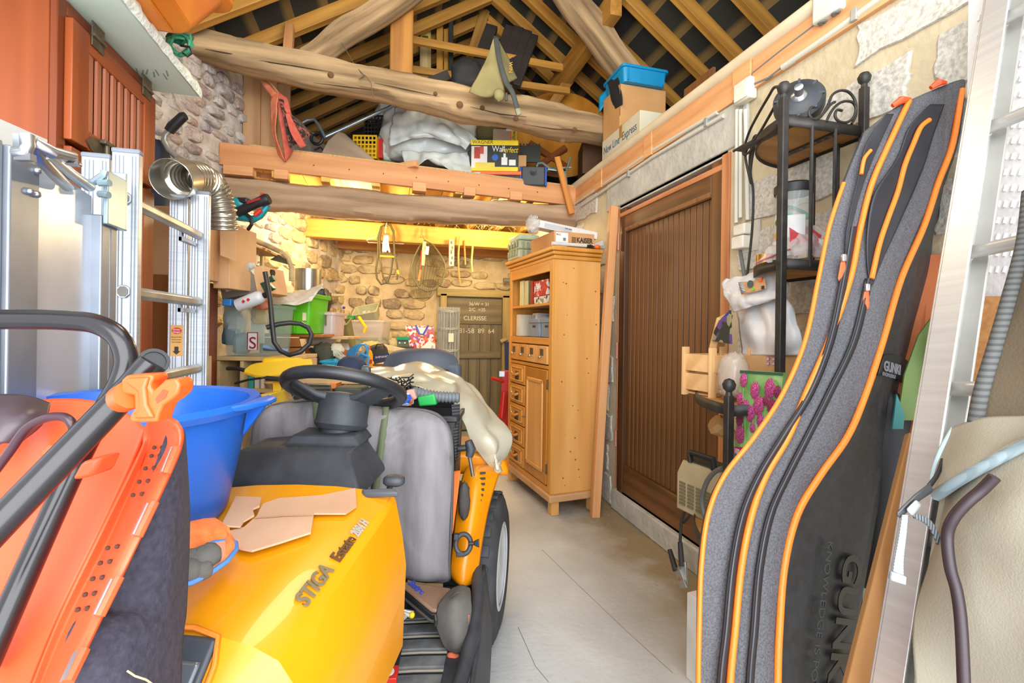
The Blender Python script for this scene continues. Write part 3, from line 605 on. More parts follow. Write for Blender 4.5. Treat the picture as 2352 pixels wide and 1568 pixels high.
m = M(); m.blob(P(1072, 178, 4.1), (.13, .1, .14), .15, 3, CY, 2.8, 26, 18, 4, ridge=.06); ob('black_bag', m, mat('#2a2b2c', .7), smooth=80, label='black fabric bag behind the green canvas bag', cat='bag')
cv = mat('#77704a', .85, c2='#8d8459', sc_=5, bump=.2, bs=60)
o = thing('canvas_bag', 'olive canvas bag with a dark zip draped over the tie beam', 'bag', P(1130, 225, 3.5))
A = (1136, 84, 3.5)
ob('front', M().sheet([tp(A, (1137, 84, 3.5), (1140, 86, 3.5)), tp((1110, 150, 3.46), (1128, 150, 3.44), (1150, 148, 3.46)), tp((1080, 205, 3.44), (1118, 214, 3.4), (1158, 196, 3.44)), tp((1078, 212, 3.46), (1115, 222, 3.42), (1160, 212, 3.46))], 14, 16, .012, 9), cv, o, solid=.006, smooth=80)
ob('back', M().sheet([tp((1140, 86, 3.5), (1143, 86, 3.52)), tp((1150, 148, 3.46), (1164, 130, 3.6)), tp((1158, 196, 3.44), (1188, 180, 3.62))], 10, 14, .01, 9), cv, o, solid=.006, smooth=80)
ob('zip_strap', M().sheet([tp((1133, 84, 3.49), (1145, 84, 3.49)), tp((1142, 140, 3.43), (1153, 138, 3.43)), tp((1156, 190, 3.4), (1168, 186, 3.4)), tp((1172, 215, 3.38), (1183, 212, 3.38)), tp((1186, 265, 3.42), (1196, 260, 3.42))], 3, 24, 0), mat('#3b4040', .7), o, solid=.008, smooth=80)
ob('strap_end', M().sheet([tp((1183, 250, 3.37), (1194, 248, 3.37)), tp((1187, 266, 3.37), (1198, 262, 3.37))], 2, 3), mat('#8a8a70', .7), o, solid=.008)
ob('drawn_corner', M().blob(P(1146, 218, 3.4), (.04, .03, .045), .2, 5, 0, 2, 16, 10, 2, flat=False), cv, o, smooth=80); ob('buckle', M().obox(P(1163, 222, 3.39), (.018, .01, .06), CY), blackp, o, bev=.003)
txt('WIN', P(1169, 142, 3.52), -up, rt, .04, mat('#b8953a'), o)
# scarf on sticks
o = thing('scarf', 'orange and black patterned scarf hanging from a stick at the loft edge', 'scarf', P(665, 360, 3.7))
so = mat('#c8694a', .85, c2='#dd8a63', sc_=20); sp = voro(['#2f2a28', '#3a302c', '#a5523f', '#2b2726', '#7e4a3c'], 60, .9)
ob('twist', M().tube(tp((597, 172, 3.5), (608, 190, 3.5), (622, 208, 3.5), (634, 222, 3.5)), [.012, .022, .026, .03], 10), so, o, smooth=80)
ob('fold', M().sheet([tp((626, 212, 3.5), (640, 210, 3.48)), tp((622, 250, 3.5), (636, 250, 3.46), ), tp((624, 300, 3.52), (634, 310, 3.48)), tp((640, 355, 3.58), (655, 372, 3.56))], 8, 24, .008, 14), so, o, solid=.006, smooth=80)
ob('fold', M().sheet([tp((640, 210, 3.48), (660, 225, 3.5)), tp((640, 262, 3.46), (668, 262, 3.5)), tp((648, 315, 3.48), (668, 330, 3.52)), tp((655, 372, 3.56), (672, 345, 3.58))], 8, 24, .012, 14, 3), mat('#b94f3f', .85, c2='#c9634f', sc_=30), o, solid=.006, smooth=80)
ob('fold', M().sheet([tp((640, 228, 3.47), (661, 232, 3.52)), tp((652, 270, 3.44), (678, 275, 3.54)), tp((660, 310, 3.46), (705, 300, 3.58)), tp((666, 340, 3.5), (722, 305, 3.64))], 12, 24, .012, 12, 5), sp, o, solid=.006, smooth=80)
ob('fold', M().sheet([tp((655, 262, 3.45), (664, 258, 3.46)), tp((668, 305, 3.44), (684, 300, 3.48)), tp((690, 340, 3.5), (704, 335, 3.54))], 6, 16, .008, 14, 7), mat('#b94f3f', .85, c2='#c9634f', sc_=30), o, solid=.006, smooth=80)
for a, b, lb in (((558, 122), (612, 200), 'thin cane with the scarf knotted on its end'), ((572, 124), (640, 214), 'second thin cane leaning beside the scarf')):
    ob('cane', M().cyl(P(*a, 3.42), P(*b, 3.5), .008, seg=8), wood('#a4764a', '#bd9065'), label=lb, cat='stick')
# tube frame, chunk of wood, crates
al = mat('#9fb0ba', .3, .7)
o = thing('folded_scooter', 'folded grey metal scooter frame behind the scarf', 'scooter', P(740, 360, 4.1))
ob('handle_tube', M().tube(tp((695, 282, 4.1), (706, 276, 4.1), (722, 274, 4.1), (733, 288, 4.1), (748, 318, 4.1)), .013), al, o)
ob('stem_tube', M().cyl(P(748, 314, 4.1), P(918, 236, 4.3), .016), al, o)
ob('fork', M().tube(tp((722, 345, 4.05), (736, 338, 4.05), (744, 346, 4.05)), .008), blackp, o); ob('wheel', M().tube([P(728, 318, 4.1)+rt*.05*math.cos(a)+up*.05*math.sin(a) for a in [math.pi*2*i/16 for i in range(16)]], .014, 8, True), blackp, o)
ob('wood_chunk', M().prism(tp((728, 368, 4.0), (752, 322, 4.05), (777, 300, 4.1), (792, 306, 4.1), (862, 368, 4.05)), fw*.16), wood('#8d7a65', '#b39b80', .9, .4), grain=rt-up*.6, bev=.012, label='weathered wedge of wood lying by the yellow crate', cat='wood')
def lattice_crate(nm, lb, px, d, dep, mt, nx, nz):
    c, s = pbox(*px, d, dep); o = thing(nm, lb, 'crate', c-up*s[2]/2); a = s[0]/2; h = s[2]/2
    for i in range(nx+1):
        ob('bar', M().obox(c-fw*s[1]/2+rt*(-a+2*a*i/nx), (.012, .01, s[2]), CY), mt, o)
    for i in range(nz+1): ob('bar', M().obox(c-fw*s[1]/2+up*(-h+2*h*i/nz), (s[0]+.012, .009, .014), CY), mt, o)
    ob('shell', M().obox(c-up*h*.9, (s[0], s[1], .01), CY).obox(c+fw*s[1]/2, (s[0], .01, s[2]), CY).obox(c+rt*a, (.01, s[1], s[2]), CY).obox(c-rt*a, (.01, s[1], s[2]), CY), mt, o); return o
lattice_crate('yellow_crate', 'yellow plastic lattice crate beside the white sack on the loft', (812, 312, 864, 362), 4.25, .25, yellow, 6, 5)
lattice_crate('black_crate', 'black plastic lattice crate behind the yellow one', (838, 266, 884, 312), 4.6, .25, blackp, 6, 5)
c, s = pbox(868, 318, 878, 362, 4.3, .05); ob('red_board', M().obox(c, s, CY), red, label='red strip standing between the yellow crate and the white sack', cat='board')
bar('timber_offcut', P(900, 386, 3.92), P(958, 376, 3.8), .045, .05, ply, label='short offcut of timber lying on the loft edge before the white sack', cat='timber')
ob('wire', M().tube(tp((785, 98, 3.4), (815, 150, 3.42), (838, 175, 3.4), (825, 182, 3.38), (838, 172, 3.37), (852, 190, 3.38), (857, 225, 3.42)), .003, 5), mat('#5a4f3a'), label='thin twisted wire hooked around the tie beam', cat='wire')
# ================================================================ NEAR THE LEFT WALL
cw = wood('#74300e', '#9c4a1a', .38, .35, .02, .05); cwd = wood('#642a0f', '#863c15', .4, .4, .02, .05)
bronze = mat('#4f4638', .5, .5, c2='#6b5f4b', sc_=30)
xf, y0, y1, zt_ = -.95, 1.70, 2.29, 2.285
tc_ = thing('louvred_cabinet', 'tall red brown wooden cabinet with slatted doors under the pale green board', 'cabinet', (-1.2, 2.0, 0))
ob('body', M().box((-1.5, y0, 0), (xf-.02, y1, zt_)), cw, tc_, grain='z', bev=.003)
for a, b in ((y0, y0+.045), (y1-.045, y1)): ob('stile', M().box((xf-.02, a, 0), (xf, b, zt_)), cwd, tc_, grain='z', bev=.004)
for a, b in ((2.24, zt_), (1.72, 1.80), (.0, .1)): ob('rail', M().box((xf-.02, y0+.045, a), (xf, y1-.045, b)), cwd, tc_, grain='y', bev=.004)
def louvre_door(z0, z1):
    d = ob('door', M().box((xf-.006, y0+.035, z0), (xf+.004, y1-.03, z1)), cwd, tc_, grain='z')
    for a, b, c, e in ((y0+.03, y0+.115, z0, z1), (y1-.115, y1-.025, z0, z1)): ob('door_stile', M().box((xf, a, c), (xf+.022, b, e)), cw, d, grain='z', bev=.003)
    for c, e in ((z0, z0+.06), (z1-.06, z1)): ob('door_rail', M().box((xf, y0+.115, c), (xf+.021, y1-.115, e)), cw, d, grain='y', bev=.003)
    n = 8
    for i in range(n):
        y = y0+.135+i*(y1-y0-.27)/(n-1); ob('slat', M().obox((xf+.012, y, (z0+z1)/2), (.008, .030, z1-z0-.12), R=Matrix.Rotation(.12, 3, 'Z')), wood('#95543a', '#b06c4e', .6, .5), d, grain='z')
    return d
ud = louvre_door(1.86, 2.23); ld_ = louvre_door(1.05, 1.84)
for y in (y0+.12, y1-.14):
    h = ob('hinge', M().box((xf+.022, y, 2.2), (xf+.026, y+.07, 2.28)), bronze, ud, bev=.002); ob('pin', M().cyl((xf+.028, y, 2.235), (xf+.028, y+.07, 2.235), .006, seg=8), bronze, ud)
for dz, dr_ in ((.035, ud), (-.04, ld_)):
    ob('latch_plate', M().prism([(xf+.022, 1.9+a, 1.848+dz+b) for a, b in ((-.1, 0), (-.075, .022), (-.03, .026), (.02, .03), (.05, .022), (.1, .026), (.12, 0), (.1, -.026), (.02, -.024), (-.03, -.026), (-.075, -.022))], (.004, 0, 0)), bronze, dr_)
ob('latch_bolt', M().cyl((xf+.036, 1.89, 1.79), (xf+.036, 1.89, 1.915), .008, seg=8), bronze, ud); ob('latch_bolt', M().tube([(xf+.032, 1.93, 1.9), (xf+.045, 1.93, 1.86), (xf+.045, 1.94, 1.8), (xf+.032, 1.945, 1.77)], .006, 6), bronze, ud)
for z in (1.9, 1.82): ob('keeper', M().box((xf+.024, 1.865, z), (xf+.045, 1.95, z+.014)), bronze, ud, bev=.003)
pg = mat('#bfcfc0', .75, var=.05, c2='#cbd8ca', sc_=5)
gb = ob('pale_green_board', M().box((-1.5, .6, 2.29), (-.79, 2.33, 2.335)), pg, bev=.006, label='pale green insulation board lying across the cabinet top under the orange tray', cat='board')
for i in range(7): ob('mark', M().obox((-.95+i*.018, 2.16+.02*math.sin(i*3), 2.2895), (.005, .05, .0008), .3+.2*math.sin(i)), mat('#8a8f80', .9), gb)
ob('broken_edge', M().sheet([[(-.789, .6+1.73*i/12, 2.336) for i in range(13)], [(-.777, .6+1.73*i/12, 2.312) for i in range(13)], [(-.789, .6+1.73*i/12, 2.289) for i in range(13)]], 60, 4, .012, 30), mat('#e0e6dc', .9, bump=.5, sc_=60), gb)
ot = mat('#d9711a', .35, var=.05, c2='#e38a2a')
o = thing('orange_tray', 'large orange plastic tray resting upside on the pale green board', 'tray', (-.95, 1.7, 2.337))
ob('body', crate((-1.0, 1.5, 2.345), .8, 1.1, .2, .82, .006, 0, .08, .025, .03), ot, o, bev=.006)
for i in range(3): ob('rib', M().box((-.95, 1.78+i*.045, 2.34), (-.8, 1.787+i*.045, 2.346)), ot, o)
ob('raised_panel', M().box((-1.3, 1.1, 2.337), (-.74, 1.93, 2.346)), ot, o, bev=.01)
o = thing('green_netting', 'tangle of green netting hanging over the edge of the pale green board', 'net', (-.76, 2.0, 2.33)); gnet = mat('#2f8f68', .6, c2='#57b28b', sc_=40)
r = random.Random(5)
for k in range(5):
    pts = []
    for i in range(9): a = i*.8+k*1.3; pts.append(P(412+26*math.cos(a)+r.uniform(-6, 6), 102+22*math.sin(a)+r.uniform(-6, 6), 1.83+.03*math.sin(i+k)))
    ob('cord', M().tube(pts, .006, 6), gnet, o, smooth=80)
ob('dark_cord', M().tube(tp((415, 105, 1.83), (436, 108, 1.8), (441, 122, 1.8), (430, 130, 1.8), (420, 122, 1.82)), .004, 6), blackp, o)
ob('hank', M().sheet([tp((380, 82, 1.86), (398, 80, 1.84), (440, 78, 1.84)), tp((392, 96, 1.84), (410, 98, 1.82), (440, 98, 1.83))], 14, 8, .02, 25), mat('#1e6a46', .7), o, solid=.01)
# galvanised door leaf leaning, with lock gear
gal = mat('#b9c0ca', .3, .55, c2='#d9dee6', sc_=2.5, var=.1); gald = mat('#7f848c', .4, .6, c2='#979ca5', sc_=5)
lf = thing('garage_door_leaf', 'galvanised steel garage door leaf with lock rods standing beside the cabinet', 'door leaf', (-.76, 1.2, 0))
ob('panel', M().prism([(-.75, 1.25, 0), (-.75, 1.46, 0), (-.75, 1.46, 1.63), (-.75, 1.25, 1.655)], (.012, 0, 0)), gal, lf)
ob('edge_fold', M().box((-.765, 1.165, 0), (-.725, 1.25, 1.655)), gald, lf, bev=.004); ob('edge_fold', M().box((-.765, .85, 0), (-.735, 1.163, 1.66)), mat('#8d929b', .45, .5, c2='#7a7f88', sc_=3), lf, bev=.003)
ob('corner_channel', M().box((-.76, 1.46, 0), (-.715, 1.50, 1.585)).box((-.74, 1.5, 0), (-.715, 1.535, 1.575)), gald, lf, bev=.004)
for y, z in ((1.235, 1.625), (1.235, 1.575), (1.215, 1.575), (1.47, 1.3)): ob('rivet', M().sphere((-.722, y, z), .008, 8, 5), steel, lf)
zinc = mat('#9fb4bd', .35, .6)
ob('lock_plate', M().box((-.712, 1.455, 1.56), (-.7, 1.545, 1.70)), zinc, lf, bev=.003); ob('lock_plate', M().box((-.74, 1.54, 1.56), (-.7, 1.552, 1.72)), zinc, lf, bev=.003)
for pts in (((190, 420, 1.24), (215, 418, 1.2), (238, 402, 1.2), (240, 392, 1.2)), ((228, 420, 1.2), (252, 420, 1.2)), ((228, 445, 1.2), (250, 448, 1.2))): ob('catch', M().tube(tp(*pts), .009, 8), zinc, lf)
for pts, r_ in ((((166, 378, .95), (165, 360, .95), (120, 350, .9), (84, 330, .88), (74, 336, .88), (90, 362, .9), (130, 405, .98), (155, 428, 1.1)), .012), (((100, 350, .9), (160, 398, 1.05), (205, 428, 1.18)), .013), (((62, 310, .86), (64, 335, .86), (60, 350, .86), (36, 352, .86)), .011), (((125, 352, .92), (182, 378, 1.0)), .006)):
    ob('lock_rod', M().tube(tp(*pts), r_, 10), steel, lf)
ob('rod_bracket', M().obox(P(58, 362, .86), (.03, .012, .012), CY).obox(P(40, 332, .87), (.012, .006, .04), CY), steel, lf)
pw0, pw1 = PX(0, 273, -.79), PX(109, 321, -.79)
ob('white_sheet', M().prism([(-.79, pw0.y-.1, 1.0), (-.79, pw1.y, 1.0), (-.79, pw1.y, pw1.z), (-.79, pw0.y, pw0.z), (-.79, pw0.y-.1, pw0.z)], (-.01, 0, 0)), mat('#c9cbc8', .6, var=.03), label='plain white sheet standing behind the lock rods of the garage door leaf', cat='sheet')
# two-part aluminium ladder
alu = mat('#b9bec6', .33, .7, c2='#cdd2d9', st=(1, 1, 30), sc_=3, var=.08); aluc = mat('#767b83', .5)
lad = thing('aluminium_ladder', 'two section aluminium ladder standing on the floor before the louvred cabinet', 'ladder', (-.73, 1.9, 0))
for yc, zt2, sg in ((1.625, 1.80, -1), (2.19, 1.835, 1)):
    for xc_, dz, dy in ((-.735, 0, 0), (-.81, -.02, .004)):
        st = ob('stile', M().box((xc_-.034, yc+dy-.0125, 0), (xc_+.034, yc+dy+.0125, zt2+dz)), alu, lad, bev=.003)
        ob('end_cap', M().box((xc_-.036, yc+dy-.0145, zt2+dz-.004), (xc_+.036, yc+dy+.0145, zt2+dz+.012)), aluc, lad, bev=.005)
        for g in (-.024, -.014, -.004, .018, .026): ob('groove', M().box((xc_+g-.0015, yc+dy-.0134, 0), (xc_+g+.0015, yc+dy-.012, zt2+dz-.01)), aluc, st)
RZ = [.1, .37, .64, .91, 1.18, 1.45, 1.72]
RZ = [1.665-.27*i for i in range(6)]
for z in RZ:
    ob('rung', M().prism([(-.735+.018*math.cos(a), 1.63, z+.02*math.sin(a)) for a in [math.pi*2*(i+.5)/6 for i in range(6)]], (0, .55, 0)), mat('#b3b3ad', .4, .6, c2='#97928a', sc_=9), lad, bev=.003)
    so_ = ob('rung_socket', M().prism([(-.735+.019*math.cos(a), 1.6125, z+.021*math.sin(a)) for a in [math.pi*2*(i+.5)/8 for i in range(8)]], (0, -.005, 0)), steel, lad, bev=.002); ob('socket_hole', M().prism([(-.735+.014*math.cos(a), 1.607, z+.016*math.sin(a)) for a in [math.pi*2*(i+.5)/8 for i in range(8)]], (0, -.001, 0)), mat('#77726a', .5), so_)
for z in (RZ[0], RZ[1]): ob('hook', M().box((-.76, 2.05, z-.045), (-.74, 2.16, z-.03)).box((-.76, 2.05, z-.045), (-.75, 2.07, z-.0)), gald, lad)
lb_ = ob('warning_sticker', M().box((-.832, 2.18, 1.175), (-.788, 2.1815, 1.30)), mat('#cf9a55', .6), lad)
ob('red_oval', M().prism([(-.81+.018*math.cos(a), 2.1795, 1.277+.013*math.sin(a)) for a in [i*math.pi/8 for i in range(16)]], (0, -.001, 0)), red, lb_)
ob('arrow', M().prism([(-.81+a, 2.1795, 1.195+b) for a, b in ((0, -.014), (.014, 0), (.007, 0), (.007, .018), (-.007, .018), (-.007, 0), (-.014, 0))], (0, -.001, 0)), ink, lb_)
for t, z, s, mt in (('Gevaar', 1.279, .009, white), ('Danger', 1.269, .009, white), ('Niet op de ladder', 1.25, .0052, ink), ('Ne pas monter', 1.24, .0052, ink), ('Nicht besteigen', 1.23, .0052, ink)): txt(t, (-.81, 2.178, z), (1, 0, 0), up, s, mt, lb_, .0003, align='CENTER')
st2 = ob('stile_label', M().box((-.842, 1.6135, 1.2), (-.815, 1.6165, 1.66)), mat('#d8c6b8', .6), lad)
# cabinet behind the ladder, carton, duct, bag
o = thing('brown_cupboard', 'plain brown cupboard behind the ladder carrying the carton', 'cupboard', (-1.0, 2.65, 0))
ob('side', M().box((-1.45, 2.5, 0), (-.86, 2.52, 1.53)), wood('#8a5127', '#a9693a', .5, .4), o, grain='z'); ob('body', M().box((-1.45, 2.522, 0), (-.9, 2.95, 1.525)), cwd, o, grain='z')
c, s = pbox(346, 468, 420, 640, 1.98, .3); c += V((-.02, .2, 0)); o = ob('tall_carton', M().obox((-1.05, 2.68, 1.69), (.36, .3, .32), -.1), card2, bev=.004, label='tall plain carton on the brown cupboard behind the ladder', cat='box')
carton('open_carton', 'pale open carton with a hanging flap beside the far ladder stile', (490, 512, 528, 662), 2.5, .26, card2)
ob('carton_flap', M().prism(tp((505, 497, 2.42), (530, 520, 2.42), (541, 528, 2.42), (541, 600, 2.42), (506, 586, 2.42)), fw*.004), card2, bpy.data.objects['open_carton'])
duct = mat('#b4ae9f', .25, .85, c2='#c9c4b6', var=.05)
path = tp((392, 412, 1.82), (425, 408, 1.92), (455, 408, 2.02), (482, 422, 2.1), (500, 452, 2.14), (510, 490, 2.16), (512, 530, 2.18))
m = M(); pp = []; rr2 = []
for i in range(6):
    for j in range(12): t = j/12; a, b = path[i], path[i+1]; pp.append(a.lerp(b, t)); k = i*12+j; rr2.append((.077 if k < 12 else .06+.012*(k % 3 != 0))*(1-.0022*k))
m.tube(pp, rr2, 24); m.f = [f for f in m.f if len(f) == 4]; m.mi = [0]*len(m.f)
ob('flexible_duct', m, duct, solid=.002, smooth=60, off=2, label='bent ribbed aluminium flexible duct lying over the far ladder stile', cat='duct')
o = thing('crank_handle', 'grey bent tube with a black rubber grip beside the slatted cabinet', 'handle', P(400, 330, 2.3))
ob('tube', M().tube(tp((408, 362, 2.3), (388, 345, 2.3), (377, 325, 2.3), (380, 310, 2.3), (392, 298, 2.3)), .015, 10), mat('#a7a6a0', .4, .5), o); ob('grip', M().tube(tp((388, 302, 2.3), (395, 292, 2.3), (420, 268, 2.3), (426, 266, 2.3)), [.022, .024, .022, .019], 12), blackp, o)
m = M(); m.blob(P(350, 415, 2.3), (.06, .1, .2), .12, 3, CY, 2.6, 24, 18, 3); o = ob('navy_bag', m, mat('#1f2f45', .7), smooth=80, label='dark navy bag with a yellow tag behind the ladder', cat='bag'); ob('tag', M().obox(P(348, 340, 2.05), (.02, .004, .035), CY), yellow, o)
c, s = pbox(392, 700, 424, 818, 2.25, .03); o = ob('dark_sheet', M().obox(c, s, CY), mat('#2f3b40', .3), label='dark glossy panel standing behind the far ladder stile', cat='sheet')
carton('low_carton', 'pale carton with screw holes under the dark glossy panel', (384, 822, 424, 900), 2.2, .2, mat('#b99c80', .8))
# ================================================================ SHELVES ALONG THE RUBBLE WALL
lp = wood('#b99a6a', '#d6ba87', .7, .5)
sh = thing('low_shelf_unit', 'pale wooden shelf unit along the rubble wall under the clear box', 'shelf', P(570, 900, 2.9))
ctr = P(575, 822, 2.75); zt3 = 1.12; bx = V((ctr.x, ctr.y, 0))+fw*.22; W_ = .42
ob('top_board', M().obox(bx+up*(zt3-.012), (W_, .44, .024), CY), lp, sh, bev=.003)
for k, u in enumerate((-1, -.28, 1)): ob('side', M().obox(bx+rt*(u*(W_/2-.012))+up*(zt3-.024)/2, (.022, .42, zt3-.026), CY), lp, sh, bev=.002)
for z in (.92, .55, .2): ob('shelf_board', M().obox(bx+up*z, (W_-.03, .42, .02), CY), lp, sh)
ob('back', M().obox(bx+fw*.215+up*.55, (W_, .008, 1.08), CY), mat('#a58b66', .8), sh)
for i, (c_, w_) in enumerate((('#2e8f86', .03), ('#c9bfae', .025), ('#d8c9a8', .02), ('#b55a50', .025), ('#8fa08a', .03))):
    ob('book', M().obox(bx-fw*.1+rt*(-.02+i*.034)+up*(.93+.055), (w_, .15, .11), CY), mat(c_, .6), bev=.002, label=('teal book', 'pale grey book', 'cream book', 'faded red book', 'grey green book')[i]+' in the row on the low shelf unit', cat='book', group='books on the low shelf unit')
clr = mat('#a9c3bf', .15, alpha=.24, var=.03); clp = mat('#d9c7c9', .2, alpha=.6, var=.03)
def clearbox(nm, lb, base, w_, l, h, mt, yaw=CY, flare=.88, **k):
    o = thing(nm, lb, 'storage box', base); b = ob('body', crate(base, w_, l, h, flare, .004, yaw, .03, .012, .02), mt, o, bev=.003)
    return o
b0 = P(562, 812, 2.78); b0.z = zt3; b0 += fw*.16
o = clearbox('clear_storage_box', 'tall clear plastic box with papers and a number plate on the low shelf', b0, .29, .34, .31, clr)
ob('sign_plate', M().obox(P(580, 783, 2.66), (.06, .006, .1), CY), mat('#c9c6c0', .5), o, bev=.006); txt('S', P(571, 800, 2.653), rt, up, .095, mat('#7d1f22', .5), o, .001)
for k, sg in enumerate((1, -1)): ob('sign_border', M().obox(P(580, 783, 2.655)+rt*.028*sg, (.004, .003, .1), CY), mat('#7d1f22', .5), o)
ob('sign_border', M().obox(P(580, 783, 2.655)+up*.048, (.058, .003, .004), CY), mat('#7d1f22', .5), o)
ob('paper', M().obox(P(592, 750, 2.85), (.08, .01, .2), CY), mat('#d8d4b8', .8), o); 
for i, (x, y, c_) in enumerate(((532, 770, '#44607a'), (545, 745, '#cfd3cf'), (555, 790, '#8a9aa0'), (535, 725, '#b0bdb8'), (600, 722, '#d9a81c'))): ob('content', M().blob(P(x, y, 2.86), (.05, .06, .07), .3, 4, 0, 2.4, 14, 10, i), mat(c_, .6), o)
c, s = pbox(515, 628, 572, 680, 2.7, .26); R_ = Matrix.Rotation(-.2, 3, fw) @ Matrix.Rotation(CY, 3, 'Z')
o = thing('labelled_carton', 'tilted open carton with a white barcode label on the clear box', 'box', c-up*.1)
ob('body', M().obox(c+up*.02, (.2, .26, .17), R=R_), mat('#7b7367', .8), o); ob('side_panel', M().obox(c+rt*.13+up*.03, (.06, .25, .16), R=R_), card2, o, bev=.003); ob('label', M().obox(c-fw*.134+rt*-.01+up*.025, (.12, .003, .11), R=R_), white, o)
for i in range(12): ob('barcode_bar', M().obox(c-fw*.137+rt*(.018+i*.0032)+up*.045, (.0018 if i % 3 else .001, .001, .03), R=R_), ink, o)
for i in range(3): ob('print_line', M().obox(c-fw*.137+rt*(-.045)+up*(.05-i*.015), (.03, .001, .003), R=R_), ink, o)
for i in range(6):
    ob('bubble_wrap', M().sphere(P(530+i*9, 612+4*math.sin(i*2), 2.68), .022, 10, 6), mat('#c9d0cf', .2, alpha=.5), o) if i < 6 else 0
ob('cloth_bag', M().sheet([tp((530, 585, 2.75), (560, 575, 2.78), (592, 580, 2.8)), tp((545, 600, 2.68), (570, 605, 2.68), (600, 625, 2.75)), tp((555, 612, 2.68), (590, 635, 2.7), (612, 648, 2.75))], 20, 18, .025, 9, 2, ridge=True), mat('#c9bfa2', .85), solid=.004, smooth=80, label='crumpled cream cotton bag hanging over the labelled carton', cat='bag')
o = thing('white_bottle', 'white plastic spray bottle lying tilted on the clear box', 'bottle', P(585, 690, 2.6)); a, b = P(545, 702, 2.62), P(608, 678, 2.62)
ob('body', M().lathe([(.02, 0), (.036, .005), (.038, .13), (.03, .15), (.014, .16)], a, b-a, 16), mat('#c4c5c6', .4), o); ob('cap', M().lathe([(.017, .158), (.018, .185), (.014, .19)], a, b-a, 12), blackp, o)
for x, y in ((559, 692), (570, 688)): ob('hazard_mark', M().obox(P(x, y, 2.578), (.014, .002, .014), R=Matrix.Rotation(.6, 3, fw) @ Matrix.Rotation(CY, 3, 'Z')), red, o)
ob('red_net_bag', M().blob(P(604, 696, 2.72), (.045, .04, .045), .25, 4, 0, 2.2, 16, 12, 2), mat('#b8502f', .6, c2='#d28a60', sc_=30), smooth=80, label='small orange red net bag beside the spray bottle', cat='bag')
c, s = pbox(510, 686, 530, 702, 2.6, .1); ob('blue_pack', M().obox(c, s, CY), mat('#2f76b5', .5), bev=.004, label='small blue pack at the rim of the clear box', cat='box')
# hedge trimmer
tm = thing('hedge_trimmer', 'teal and black hedge trimmer with red switches on top of the carton', 'hedge trimmer', P(575, 490, 2.5)); teal = mat('#0f7f8a', .4); tg = mat('#1e5a4c', .4)
ob('motor_housing', M().blob(P(545, 470, 2.5), (.06, .05, .035), .05, 3, CY, 3, 20, 12, 2, flat=False), teal, tm, smooth=60); ob('rear_grip', M().tube(tp((545, 488, 2.45), (565, 478, 2.45), (590, 466, 2.45), (612, 458, 2.45), (618, 456, 2.45)), [.024, .024, .024, .03, .026], 12), blackp, tm)
ob('loop_handle', M().tube(tp((532, 500, 2.48), (560, 498, 2.48), (580, 504, 2.48), (598, 496, 2.48), (612, 476, 2.48), (616, 470, 2.48)), [.014, .022, .02, .016, .016, .014], 10), teal, tm); ob('switch', M().tube(tp((585, 494, 2.45), (600, 482, 2.45)), .011, 8), red, tm)
ob('trigger_strip', M().tube(tp((568, 466, 2.42), (598, 456, 2.42)), .007, 6), mat('#8f2a2a', .4), tm); ob('front_guard', M().obox(P(560, 462, 2.48), (.06, .05, .03), CY), blackp, tm, bev=.008); ob('button', M().obox(P(604, 447, 2.45), (.018, .02, .014), CY), red, tm)
ob('cable', M().tube(tp((565, 490, 2.45), (576, 500, 2.44), (578, 515, 2.44), (570, 527, 2.46)), .009, 8), blackp, tm)
# wooden handles and wall shelf
o = thing('scythe', 'old scythe with a bent pale wooden shaft against the rubble wall', 'scythe', P(630, 600, 3.3)); wsn = wood('#a98f63', '#c9b184', .7, .8)
ob('shaft', M().tube(tp((540, 522, 3.0), (575, 548, 3.1), (610, 562, 3.2), (645, 578, 3.3), (662, 592, 3.35), (670, 615, 3.35), (670, 645, 3.35)), .018, 10), wsn, o, smooth=80); ob('grip', M().tube(tp((598, 556, 3.2), (646, 580, 3.1)), .014, 8), wsn, o); ob('socket', M().tube(tp((540, 522, 2.98), (562, 540, 3.06)), .022, 8), dsteel, o)
ob('blade', M().prism(tp((620, 596, 3.4), (640, 584, 3.4), (680, 610, 3.4), (660, 607, 3.4)), fw*.006), mat('#5f5a4a', .7), o)
a = P(540, 560, 2.9); b = P(602, 585, 3.4); o = bar('wall_shelf', a, b, .22, .022, wood('#9c6a2e', '#c08a44', .6), label='orange brown wall shelf board above the cream cotton bag', cat='shelf', bev=.005)
bar('bracket', b-up*.01, b-up*.2, .02, .03, lp, o, upv=fw)
o = thing('garden_tool', 'dark green garden tool head with a black strap beside the carton', 'tool', P(612, 660, 2.75)); dg = mat('#1c4a35', .5)
ob('body', M().prism(tp((596, 650, 2.7), (612, 645, 2.7), (628, 662, 2.7), (608, 672, 2.7)), fw*.04), dg, o, bev=.004); ob('stem', M().cyl(P(612, 652, 2.7), P(626, 640, 2.7), .008), dg, o); ob('knob', M().cyl(P(622, 642, 2.7), P(630, 638, 2.7), .018), dg, o); ob('black_tube', M().cyl(P(600, 624, 2.8), P(628, 628, 2.8), .022), blackp, o)
